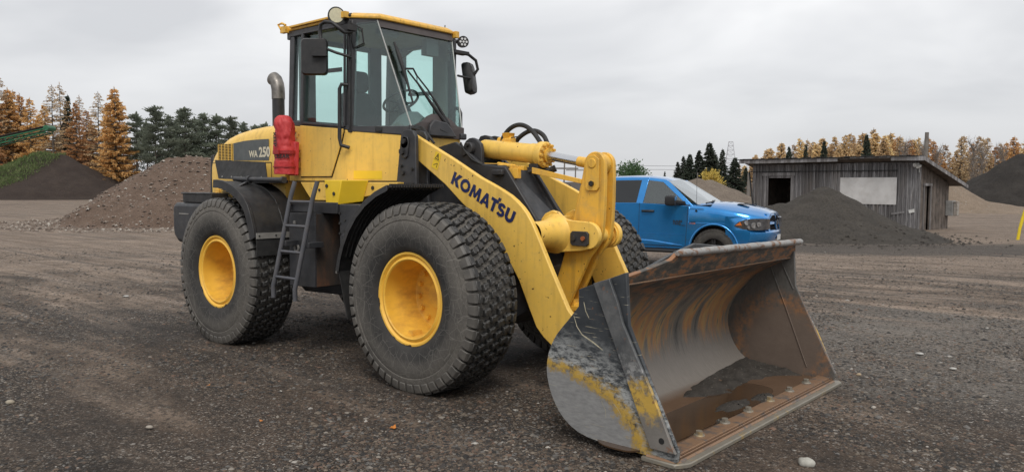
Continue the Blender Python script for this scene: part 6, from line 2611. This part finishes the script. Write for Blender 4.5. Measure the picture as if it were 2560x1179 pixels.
for i in range(66):
    px = 1845 + i * 11.4 + rr.uniform(-4, 4)
    yt = np.interp(px, [t[0] for t in tops], [t[1] for t in tops]) + rr.uniform(-9, 38) * (1 if i % 3 else .45)
    dp = rr.uniform(108, 128)
    pr = rr.choice((LR, LR, LR2, LR2, LR3, LR4)) if px < 2230 else rr.choice((LR3, LR4, LR3, LR4, LR2))
    lab = 'pale golden larch in the far row behind the shed' if px < 2300 else 'rusty thin larch in the far row right of the shed'
    plant(pr, px, dp, yt, 10, lab, 'larch tree', 'golden larches behind the shed' if px < 2300 else 'rusty larches right of the shed', i)
for i, (px, yt, lab) in enumerate(((2160, 336, 'dark spruce standing among the golden larches above the middle of the shed roof'), (2055, 352, 'dark spruce left of the middle one above the shed roof'), (2010, 362, 'dark spruce above the boarded left half of the shed'),
                                   (1968, 366, 'dark spruce above the shed doorway'), (1905, 398, 'low dark spruce near the left shed corner'))):
    plant(SPR_a if i != 2 else SPR_b, px, 103, yt, 9, lab, 'spruce tree', 'dark spruces above the shed roof', 50 + i, .72)
# bare alders in the gaps
BT = empty('bare_tree', (0, 0, 0))
rb = random.Random(8)
limbs = []
for i in range(90):
    z = rb.uniform(1.5, 6.5)
    az = rb.uniform(0, 6.283)
    L = rb.uniform(.6, 1.7)
    p0 = Vector((0, 0, z))
    q = Vector((math.cos(az) * L * .6, math.sin(az) * L * .6, z + L))
    limbs.append((tuple(p0), tuple(q), .03))
    for _ in range(5):
        u = rb.uniform(.3, 1)
        s_ = p0.lerp(q, u)
        limbs.append((tuple(s_), tuple(s_ + Vector((rb.uniform(-.5, .5), rb.uniform(-.5, .5), rb.uniform(.2, .7)))), .016))
trunk(BT, 7.5, .09, limbs, 'bare', seed=4)
for i, (px, yt) in enumerate(((2255, 352), (2300, 350), (2338, 366), (2428, 348), (2450, 360), (2500, 362))):
    plant(BT, px, 106, yt, 7.7, 'leafless grey tree in a gap of the far larch row', 'bare tree', 'leafless trees in the far row', 80 + i)

# low brush closing the foot of the woods (nobody could count it)
def brush(name, spans, seed, mat, label):
    lf = Leaf(seed)
    r = lf.r
    for (pa, pb, d0, d1, h_, n_) in spans:
        for _ in range(n_):
            px, dp = r.uniform(pa, pb), r.uniform(d0, d1)
            c = gp(px, dp, 0)
            hh_ = h_ * r.uniform(.35, 1.0)
            for q in range(16):
                p = c + Vector((r.gauss(0, .35), r.gauss(0, .35), hh_ * r.random() ** .8))
                lf.spray(p, (r.uniform(-.7, .7), r.uniform(-.7, .7), r.uniform(.0, 1)), r.uniform(.25, .55), r.uniform(.04, .09))
    o = lf.build(name, mat, None)
    tag(o, label, 'brush', None, 'stuff')
    return o


brush('brush', [(-150, 340, 88, 100, 4.2, 800), (300, 760, 90, 104, 2.0, 320)], 3, leaf_mat('rusty_brush', ((.12, .07, .04), (.20, .12, .06), (.28, .17, .09))), 'rusty brown undergrowth at the foot of the left wood')
brush('brush', [(300, 760, 94, 106, 5.2, 620), (1500, 1880, 92, 128, 1.8, 420), (1200, 1560, 105, 140, 2.0, 260)], 4, M['spruce'], 'dark undergrowth closing the foot of the pines')
brush('brush', [(1850, 2680, 106, 132, 4.6, 1500)], 5, leaf_mat('tan_brush', ((.14, .10, .065), (.22, .16, .10), (.30, .22, .14))), 'tan undergrowth closing the foot of the far larch row')
# ------------------------------------------------------------------ ground, gravel, litter
def ground_mat():
    k = NT('gravel_yard')
    v = k.co()
    rotv = (0, 0, -(YAW - math.pi / 2))
    # distance into the yard from the near edge, for the paler haul road beyond the machines
    tcx = k.n('VectorMath')
    tcx.operation = 'DOT_PRODUCT'
    k.l(k._tc.outputs['Object'], tcx.inputs[0])
    tcx.inputs[1].default_value = tuple(FH)
    u = k.math('SUBTRACT', tcx.outputs['Value'], CAM.dot(FH))
    tcy = k.n('VectorMath')
    tcy.operation = 'DOT_PRODUCT'
    k.l(k._tc.outputs['Object'], tcy.inputs[0])
    tcy.inputs[1].default_value = tuple(RH)
    w = k.math('SUBTRACT', tcy.outputs['Value'], CAM.dot(RH))
    z1 = k.noise(v, .42, 7, .64, .8)
    zf = k.noise(v, 2.1, 7, .66, .5)
    z2 = k.noise(k.co((.30, 1.5, 1), rotv), 1.0, 7, .66, .5)
    trk = k.noise(k.co((.10, 2.6, 1), (0, 0, rotv[2] - .10)), 1.0, 6, .62, .25)
    mixz = k.math('ADD', k.math('ADD', k.math('MULTIPLY', z1, .45), k.math('MULTIPLY', z2, .35)), k.math('MULTIPLY', zf, .20))
    base = k.ramp(mixz, [(.42, (.018, .0135, .010)), (.48, (.044, .031, .022)), (.54, (.085, .059, .041)), (.62, (.145, .102, .072))])
    far = k.ramp(k.math('ADD', k.math('MULTIPLY', u, .020), k.math('MULTIPLY', k.math('SUBTRACT', z2, .5), .75)), [(.14, 0.0), (.30, 1.0)])
    tan = k.ramp(k.math('ADD', k.math('MULTIPLY', trk, .6), k.math('MULTIPLY', zf, .4)), [(.38, (.135, .100, .074)), (.50, (.27, .205, .155)), (.62, (.40, .315, .25))])
    base = k.mix(k.math('MULTIPLY', far, .92), base, tan)
    base = k.mix(k.ramp(trk, [(.54, 0.0), (.64, .7)]), base, (.050, .042, .036))
    # wheel ruts: broad faint bands with lugged edges, along two directions of travel
    rut = None
    for ang, wl in ((-.22, .85), (.34, 1.2)):
        wv = k.n('TexWave')
        wv.wave_type = 'BANDS'
        wv.bands_direction = 'Y'
        wv.inputs['Scale'].default_value = wl * .12
        wv.inputs['Distortion'].default_value = 5.0
        wv.inputs['Detail'].default_value = 3
        wv.inputs['Detail Scale'].default_value = .5
        k.l(k.co((1, 1, 1), (0, 0, rotv[2] + ang)), wv.inputs['Vector'])
        r1 = k.math('MULTIPLY', k.ramp(wv.outputs['Fac'], [(.80, 0.0), (.90, 1.0), (.97, .2)]), k.ramp(k.noise(k.co(loc=(ang * 9, 0, 0)), .35, 3), [(.44, 0.0), (.58, 1.0)]))
        rut = r1 if rut is None else k.math('MAXIMUM', rut, r1)
    base = k.mix(k.math('MULTIPLY', rut, .55), base, (.035, .029, .024))
    # drift of washed grey stone to the right of the bucket
    gu = k.math('DIVIDE', k.math('SUBTRACT', u, 8.2), 3.2)
    gw = k.math('DIVIDE', k.math('SUBTRACT', w, 5.0), 3.6)
    gr_ = k.math('ADD', k.math('ADD', k.math('MULTIPLY', gu, gu), k.math('MULTIPLY', gw, gw)), k.math('MULTIPLY', k.math('SUBTRACT', z2, .5), 3.0))
    base = k.mix(k.ramp(gr_, [(.20, .75), (.95, 0.0)]), base, k.mix(zf, (.12, .108, .096), (.26, .235, .205)))
    # dark soil tracked about in front of the screened heap
    su = k.math('DIVIDE', k.math('SUBTRACT', u, 21.0), 2.6)
    sw = k.math('DIVIDE', k.math('SUBTRACT', w, 11.0), 7.5)
    sr = k.math('ADD', k.math('ADD', k.math('MULTIPLY', su, su), k.math('MULTIPLY', sw, sw)), k.math('MULTIPLY', k.math('SUBTRACT', trk, .5), 2.6))
    base = k.mix(k.ramp(sr, [(.45, .85), (1.25, 0.0)]), base, (.050, .044, .039))

    def peb(scale, lo, hi, off):
        vr = k.n('TexVoronoi')
        vr.inputs['Scale'].default_value = scale
        k.l(k.co((1, 1, .2), loc=(off, off * .7, 0)), vr.inputs['Vector'])
        sp = k.n('SeparateColor')
        k.l(vr.outputs['Color'], sp.inputs[0])
        col = k.ramp(sp.outputs[0], [(0.0, (.020, .018, .016)), (.30, (.042, .034, .028)), (.52, (.095, .070, .051)), (.70, (.13, .115, .102)), (.86, (.21, .16, .12)), (.96, (.36, .33, .29)), (1.0, (.50, .47, .43))])
        m = k.math('MULTIPLY', k.ramp(sp.outputs[1], [(lo, 0.0), (lo + .02, 1.0)]), k.ramp(vr.outputs['Distance'], [(hi, 1.0), (hi + .14, 0.0)]))
        return col, m, vr.outputs['Distance']
    c = base
    hs = []
    den = k.ramp(k.math('ADD', k.math('MULTIPLY', k.noise(k.co((.55, 1.3, 1), rotv), .8, 6, .66, .5), .7), k.math('MULTIPLY', zf, .3)), [(.40, .12), (.58, 1.0)])
    for scale, lo, hi, off, amt in ((95, .05, .44, 1.3, .85), (55, .22, .38, 4.1, .9), (32, .62, .36, 7.7, .9), (14, .93, .30, 2.2, .9)):
        col, m, d = peb(scale, lo, hi, off)
        m = k.math('MULTIPLY', m, k.math('MULTIPLY', den, k.math('MULTIPLY', k.math('SUBTRACT', 1.0, k.math('MULTIPLY', far, .55)), amt)))
        c = k.mix(m, c, col)
        hs.append((m, d, scale))
    f = k.noise(v, 22, 9, .78)
    c = k.mix(k.ramp(f, [(.40, .8), (.50, 0.0)]), c, (.016, .013, .011))
    k.set('Base Color', c)
    k.set('Roughness', .88)
    k.set('Specular IOR Level', .3)
    h = None
    for m, d, scale in hs:
        t = k.math('MULTIPLY', m, 12.0 / scale)
        h = t if h is None else k.math('ADD', h, t)
    h = k.math('ADD', h, k.math('MULTIPLY', f, .25))
    h = k.math('ADD', h, k.math('MULTIPLY', k.noise(v, 4, 7, .72), .8))
    h = k.math('SUBTRACT', h, k.math('MULTIPLY', rut, .5))
    k.bump(h, .7, .05)
    return k.m


M['ground'] = ground_mat()
axis_n = [0, .35, .7, 1.05, 1.4, 1.75, 2.1, 2.45, 2.8, 3.2, 3.6, 4.0, 4.5, 5, 5.5, 6, 6.6, 7.2, 8, 9, 10, 11.5, 13, 15, 17, 19, 22, 25, 29, 33, 38, 44, 52, 62, 75, 92, 115, 150, 200, 300, 500, 900, 1600, 2600]
ax_ = sorted(set([-a for a in axis_n] + axis_n))
cxg, cyg = 2.5, 0.0


def gz(x, y):
    d = math.hypot(x - cxg, y - cyg)
    n_ = mnoise.fractal(Vector((x * .45, y * .45, 1.7)), 1.0, 2.0, 3) * .020
    # keep it level where the machines stand
    w = 1.0
    for wx, wy in ((1.45, -.97), (-1.45, -.97), (1.45, .97), (-1.45, .97), (3.6, 0), (3.6, -1.0), (3.6, 1.0)):
        w = min(w, max(0, (math.hypot(x - wx, y - wy) - .6) / 1.2))
    return (n_ - .006) * w if d < 60 else -.01


rows = [[(cxg + a, cyg + c_, gz(cxg + a, cyg + c_)) for c_ in ax_] for a in ax_]
b = MB()
b.grid(rows)
g = b.build('ground', M['ground'], None, smooth=80)
tag(g, None, None, None, 'structure')
# ruts of loose dark sand running from the soil heap
# real loose stones near the viewer, one object
M['stones'] = None
k = NT('loose_gravel_stones')
at = k.n('Attribute')
at.attribute_name = 'stone_colour'
k.set('Base Color', k.mix(k.math('MULTIPLY', k.noise(k.co(), 180, 3), .35), at.outputs['Color'], (.05, .045, .04)))
k.set('Roughness', .8)
M['stones'] = k.m
np.random.seed(4)
base_v = np.array([(1, 0, 0), (-1, 0, 0), (0, 1, 0), (0, -1, 0), (0, 0, 1), (.7, .7, .35), (-.7, .7, .3), (-.7, -.7, .35), (.7, -.7, .3)], np.float32)
base_f = np.array([(0, 5, 4), (5, 2, 4), (2, 6, 4), (6, 1, 4), (1, 7, 4), (7, 3, 4), (3, 8, 4), (8, 0, 4)], np.int32)


def scatter(n, dmin, dmax, smin, smax, spread, z0=0.0, power=2.6):
    dp = dmin + (dmax - dmin) * np.random.rand(n) ** 1.35
    lat = (np.random.rand(n) - .5) * 2 * spread * dp
    x = CAM.x + FH.x * dp + RH.x * lat
    y = CAM.y + FH.y * dp + RH.y * lat
    s = smin + (smax - smin) * np.random.rand(n) ** power
    return x, y, s


def clear_of(x, y):
    ok = np.ones(len(x), bool)
    for wx in (1.45, -1.45):
        for wy in (-.965, .965):
            ok &= ~((abs(x - wx) < .22) & (abs(y - wy) < .27))
    ok &= ~((x > 2.9) & (x < 3.95) & (abs(y) < 1.36))
    return ok


X_, Y_, S_ = [], [], []
for args in ((80000, 2.0, 5.2, .0038, .0145, .78), (80000, 4.0, 10.0, .0060, .019, .74), (1800, 2.2, 13.0, .012, .028, .74), (26000, 9.0, 20.0, .010, .026, .74)):
    x, y, s = scatter(*args)
    # drifts: denser in some places, nearly bare in others
    kk = np.array([mnoise.fractal(Vector((a * .5, c_ * .5, 9.1)), 1.0, 2.0, 3) for a, c_ in zip(x, y)])
    ok = clear_of(x, y) & (kk + np.random.rand(len(x)) * .9 > .30)
    X_.append(x[ok]); Y_.append(y[ok]); S_.append(s[ok])
x, y, s = map(np.concatenate, (X_, Y_, S_))
n = len(x)
ang = np.random.rand(n) * 6.283
sx_, sy_, sz_ = s * (.8 + .7 * np.random.rand(n)), s * (.7 + .4 * np.random.rand(n)), s * (.35 + .5 * np.random.rand(n))
jit = 1 + (np.random.rand(n, 9, 3) - .5) * .5
V = base_v[None] * jit
V = V * np.stack([sx_, sy_, sz_], 1)[:, None, :]
ca, sa = np.cos(ang)[:, None], np.sin(ang)[:, None]
VX = V[..., 0] * ca - V[..., 1] * sa + x[:, None]
VY = V[..., 0] * sa + V[..., 1] * ca + y[:, None]
zg = np.array([gz(a, c_) for a, c_ in zip(x, y)])
VZ = V[..., 2] + (zg - sz_ * .06)[:, None]
V = np.stack([VX, VY, VZ], 2).reshape(-1, 3).astype(np.float32)
F = (base_f[None] + (np.arange(n) * 9)[:, None, None]).reshape(-1, 3).astype(np.int32)
me = bpy.data.meshes.new('gravel')
me.vertices.add(len(V))
me.vertices.foreach_set('co', V.ravel())
me.loops.add(F.size)
me.loops.foreach_set('vertex_index', F.ravel())
me.polygons.add(len(F))
me.polygons.foreach_set('loop_start', np.arange(0, F.size, 3, dtype=np.int32))
me.polygons.foreach_set('loop_total', np.full(len(F), 3, np.int32))
me.update(calc_edges=True)
pal = np.array([(.018, .016, .015), (.042, .037, .033), (.090, .068, .050), (.14, .100, .070), (.15, .14, .128), (.20, .16, .12), (.19, .115, .078), (.29, .255, .215), (.44, .41, .37)])
pi = np.random.choice(len(pal), n, p=[.17, .18, .17, .15, .12, .10, .065, .035, .01])
cc_ = pal[pi] * .72 * (.65 + .7 * np.random.rand(n))[:, None]
col = np.ones((n, 9, 4), np.float32)
col[..., :3] = cc_[:, None, :]
a_ = me.attributes.new('stone_colour', 'FLOAT_COLOR', 'POINT')
a_.data.foreach_set('color', col.reshape(-1))
me.materials.append(M['stones'])
go = bpy.data.objects.new('gravel', me)
COL.objects.link(go)
tag(go, 'loose grey and brown gravel scattered over the yard', 'gravel', None, 'stuff')

# real stones lying on the brown spoil heap and around its toe
hp = bpy.data.objects['gravel_mound']
bpy.context.view_layer.update()
b = MB()
rg = random.Random(77)
for p in hp.data.polygons:
    nb = p.area * 26
    for _ in range(int(nb + rg.random())):
        vs_ = [hp.data.vertices[i].co for i in p.vertices]
        a1, a2 = rg.random(), rg.random()
        q = hp.matrix_world @ (vs_[0].lerp(vs_[1], a1)).lerp(vs_[3 % len(vs_)].lerp(vs_[2], a1), a2)
        if q.z < -.05 and rg.random() < .5:
            continue
        s_ = .016 + .075 * rg.random() ** 3.5
        b.add([(q.x + bv[0] * s_ * rg.uniform(.7, 1.3), q.y + bv[1] * s_ * rg.uniform(.7, 1.3), max(q.z, 0) + bv[2] * s_ * rg.uniform(.6, 1.2)) for bv in base_v], [tuple(int(t) for t in f_) for f_ in base_f])
def heap_stone_mat():
    k = NT('heap_stones')
    wn = k.n('TexVoronoi')
    wn.inputs['Scale'].default_value = 6
    k.l(k.co(), wn.inputs['Vector'])
    sp = k.n('SeparateColor')
    k.l(wn.outputs['Color'], sp.inputs[0])
    k.set('Base Color', k.ramp(sp.outputs[0], [(0, (.06, .045, .036)), (.5, (.15, .112, .088)), (.8, (.24, .20, .165)), (1.0, (.40, .37, .33))]))
    k.set('Roughness', .9)
    return k.m


hp2 = bpy.data.objects['soil_mound']
b2 = MB()
for p in hp2.data.polygons:
    for _ in range(int(p.area * 15 + rg.random())):
        vs_ = [hp2.data.vertices[i].co for i in p.vertices]
        a1, a2 = rg.random(), rg.random()
        q = hp2.matrix_world @ (vs_[0].lerp(vs_[1], a1)).lerp(vs_[3 % len(vs_)].lerp(vs_[2], a1), a2)
        s_ = .012 + .06 * rg.random() ** 4
        if q.z > .5 and s_ > .035:
            continue
        b2.add([(q.x + bv[0] * s_ * rg.uniform(.7, 1.3), q.y + bv[1] * s_ * rg.uniform(.7, 1.3), max(q.z, 0) + bv[2] * s_ * rg.uniform(.5, 1.0)) for bv in base_v], [tuple(int(t) for t in f_) for f_ in base_f])
cen = hp2.location
for _ in range(900):
    a = rg.uniform(0, 6.283)
    d = rg.uniform(2.6, 5.6)
    s_ = .012 + .05 * rg.random() ** 3
    q = cen + Vector((math.cos(a) * d, math.sin(a) * d, 0))
    b2.add([(q.x + bv[0] * s_, q.y + bv[1] * s_, bv[2] * s_ * .7) for bv in base_v], [tuple(int(t) for t in f_) for f_ in base_f])
o = b2.build('soil_clods', M['pile_dark'], None)
tag(o, 'clods rolled off the dark soil heap before the shed', 'clods', None, 'stuff')
o = b.build('heap_stones', heap_stone_mat(), None)
tag(o, 'stones and clods lying on the brown spoil heap', 'stones', None, 'stuff')

# grass on the left flank of the topsoil heap
M['grass'] = leaf_mat('coarse_green_grass', ((.085, .115, .045), (.125, .165, .065), (.20, .21, .10)))
mo = bpy.data.objects['topsoil_mound']
bpy.context.view_layer.update()
lf = Leaf(12)
r = lf.r
mwm = mo.matrix_world
for p in mo.data.polygons:
    c = mwm @ p.center
    dp = (c - CAM).dot(FH)
    px = 1280 + (c - CAM).dot(RH) / dp * FPX
    z = c.z
    # the grass line climbs from the toe at the left edge to the crest
    line = np.interp(px, [-60, 0, 60, 120, 160, 200, 260], [hz(0, 492, 86), hz(0, 470, 86), hz(60, 450, 86), hz(120, 413, 86), hz(160, 386, 86), hz(200, 392, 84), hz(260, 420, 84)])
    if z > line and px < 275 and z > .1:
        nb = int(p.area * (150 if px < 175 else 22) + r.random())
        for _ in range(nb):
            q = c + Vector((r.uniform(-.4, .4), r.uniform(-.4, .4), -.05))
            lf.spray(q, (r.uniform(-.6, .6), r.uniform(-.6, .6), 1), r.uniform(.15, .40), r.uniform(.022, .045))
gr = lf.build('grass', M['grass'], None)
tag(gr, 'coarse green grass covering the left flank of the brown topsoil heap', 'grass', None, 'stuff')


# loose boulders, stones one can point at, leaves
def stone(px, py, w, col, label, h=.5, seed=0):
    dp = 1.607 * FPX / (py - 465.1 - (px - 1280) * .0053)
    c = gp(px, dp, 0)
    r_ = w / FPX * dp / 2
    rg_ = random.Random(seed)
    b_ = MB()
    secs = []
    for i in range(9):
        t = -math.pi / 2 + math.pi * i / 8
        row = []
        for k_ in range(14):
            a = 2 * math.pi * k_ / 14
            d = Vector((math.cos(a) * math.cos(t), math.sin(a) * math.cos(t) * .75, math.sin(t) * h))
            row.append(d * r_ * (1 + .22 * mnoise.noise(d * 1.7 + Vector((seed * 3.1, 0, 0)))))
        secs.append(row)
    b_.loft(secs)
    o = b_.build('stone', simple('pale_stone', col, .8, var=.18, scale=30), None, smooth=70)
    o.location = (c.x, c.y, r_ * h * .35)
    o.rotation_euler = (0, 0, YAW - math.pi / 2 + rg_.uniform(-.4, .4))
    tag(o, label, 'stone')


stone(2034, 1172, 46, (.36, .35, .31), 'large pale rounded stone at the bottom edge below the bucket corner', .55, 1)
stone(8, 1013, 22, (.30, .26, .20), 'pale stone at the lower left edge of the photo', .5, 2)
stone(2398, 926, 18, (.40, .39, .36), 'flat white stone on the gravel right of the bucket, upper one', .3, 3)
stone(2312, 888, 20, (.36, .35, .33), 'pale flat pebble up and right of the bucket corner', .3, 4)
stone(2160, 942, 13, (.34, .26, .17), 'tan pebble just right of the cutting edge corner', .6, 5)
stone(2200, 1026, 14, (.34, .31, .27), 'small beige pebble below the tan one near the cutting edge', .5, 6)
stone(310, 742, 16, (.38, .37, .35), 'pale flat stone left of the rear wheel', .3, 7)
stone(360, 1077, 20, (.28, .25, .21), 'beige pebble at the bottom left of the gravel', .4, 8)
M['leaf'] = simple('fallen_orange_leaf', (.48, .17, .03), .6, var=.3, scale=40)
for (px, py, s_, lab) in ((980, 1083, .042, 'curled orange leaf on the gravel in front of the loader'), (512, 976, .026, 'small brown leaf on the gravel left of the front wheel'), (645, 1067, .022, 'tiny orange leaf near the bottom middle of the gravel')):
    dp = 1.607 * FPX / (py - 465.1)
    c = gp(px, dp, .012)
    b_ = MB()
    ol = [(-1, 0), (-.7, .22), (-.45, .25), (-.3, .5), (0, .32), (.25, .48), (.45, .22), (1, .02), (.5, -.25), (.2, -.45), (-.05, -.3), (-.35, -.45), (-.5, -.2)]
    vs = [(x * s_, y * s_, .25 * s_ * (x * x) + .18 * s_ * y) for x, y in ol] + [(0, 0, 0)]
    n_ = len(ol)
    b_.add(vs, [(i, (i + 1) % n_, n_) for i in range(n_)])
    b_.add([(v_[0], v_[1], v_[2] - .0015) for v_ in vs], [((i + 1) % n_, i, n_) for i in range(n_)])
    b_.add([(-1.7 * s_, 0, .3 * s_), (-1 * s_, .03 * s_, .25 * s_), (-1 * s_, -.03 * s_, .25 * s_)], [(0, 1, 2)])
    o = b_.build('leaf', M['leaf'], None)
    o.location = c
    o.rotation_euler = (0, 0, 2.2 + px)
    tag(o, lab, 'leaf')

# ------------------------------------------------------------------ what lies in the bucket
M['mud'] = pile_mat('wet_grey_soil', (.040, .036, .032), (.075, .066, .057), (.16, .15, .13), 9, .86)
b = MB()
rows = []
fl = sorted(inner[:12])
for i in range(81):
    y = -.12 + i / 80 * 1.37
    row = []
    for j in range(31):
        u = j / 30
        w0 = np.interp(y, [-.12, .1, .5, .8, 1.25], [3.24, 3.18, 3.14, 3.12, 3.10])
        w1 = np.interp(y, [-.12, .05, .3, .55, .8, 1.0, 1.25], [3.24, 3.36, 3.46, 3.43, 3.38, 3.42, 3.62]) + .07 * mnoise.noise(Vector((y * 5, 2, 0)))
        x = w0 + (w1 - w0) * u
        hgt = math.sin(math.pi * min(1, max(0, (u * .86 + .10)))) ** .7 * np.interp(y, [-.12, .05, .4, .8, 1.25], [0, .022, .03, .03, .045])
        base_ = np.interp(x, [q[0] for q in fl], [q[1] for q in fl])
        zz_ = base_ - .010 + hgt + .020 * mnoise.fractal(Vector((x * 9, y * 9, .5)), .9, 2, 4) * (.3 + math.sin(math.pi * u))
        if j in (0, 30):
            zz_ = base_ - .02
        row.append((x, y, zz_))
    rows.append(row)
b.grid(rows)
o = b.build('soil', M['mud'], None, smooth=70)
tag(o, 'wet dark soil left lying in the far end of the bucket', 'soil', None, 'stuff')
b = MB()
for (x0_, y0_, rx, ry, hh_) in ((3.60, -.02, .10, .26, .028), (3.66, .33, .07, .16, .03), (3.70, -.42, .05, .10, .014)):
    rows = []
    for i in range(13):
        t = i / 12
        rows.append([(x0_ + rx * t * math.cos(a) * (1 + .25 * mnoise.noise(Vector((math.cos(a) * 2, math.sin(a) * 2, x0_)))), y0_ + ry * t * math.sin(a) * (1 + .5 * mnoise.noise(Vector((math.cos(a) * 3, math.sin(a) * 3, x0_ + 4)))), .046 + max(-.004, hh_ * (1 - t * t) + .012 * mnoise.noise(Vector((t * 5 + x0_ * 9, a * 3, 0))) * (1 - t))) for a in [6.2832 * q / 24 for q in range(25)]])
    b.grid(rows)
o = b.build('soil', M['mud'], None, smooth=70)
tag(o, 'small patches of soil drying beside the bolts of the cutting edge', 'soil', None, 'stuff')
k = NT('muddy_water')
k.set('Base Color', k.mix(k.noise(k.co(), 4, 5), (.040, .022, .012), (.085, .052, .030)))
k.set('Roughness', .12)
k.set('Specular IOR Level', .5)
k.bump(k.noise(k.co(), 18, 4), .06, .004)
b = MB()
n_ = 60
ol = []
for i in range(n_):
    a = 6.2832 * i / n_
    y = -.35 + 1.02 * math.copysign(abs(math.cos(a)) ** .55, math.cos(a))
    x = 3.47 + .24 * math.copysign(abs(math.sin(a)) ** .6, math.sin(a)) + .03 * mnoise.noise(Vector((y * 4, a, 0)))
    if -.9 < y and x < 3.30:
        x = 3.30
    ol.append((x, min(y, 1.20)))
b.prism(ol, 'z', .0475, .0565)
o = b.build('puddle', k.m, None)
tag(o, 'shallow brown puddle standing on the bucket floor', 'puddle', None, 'stuff')
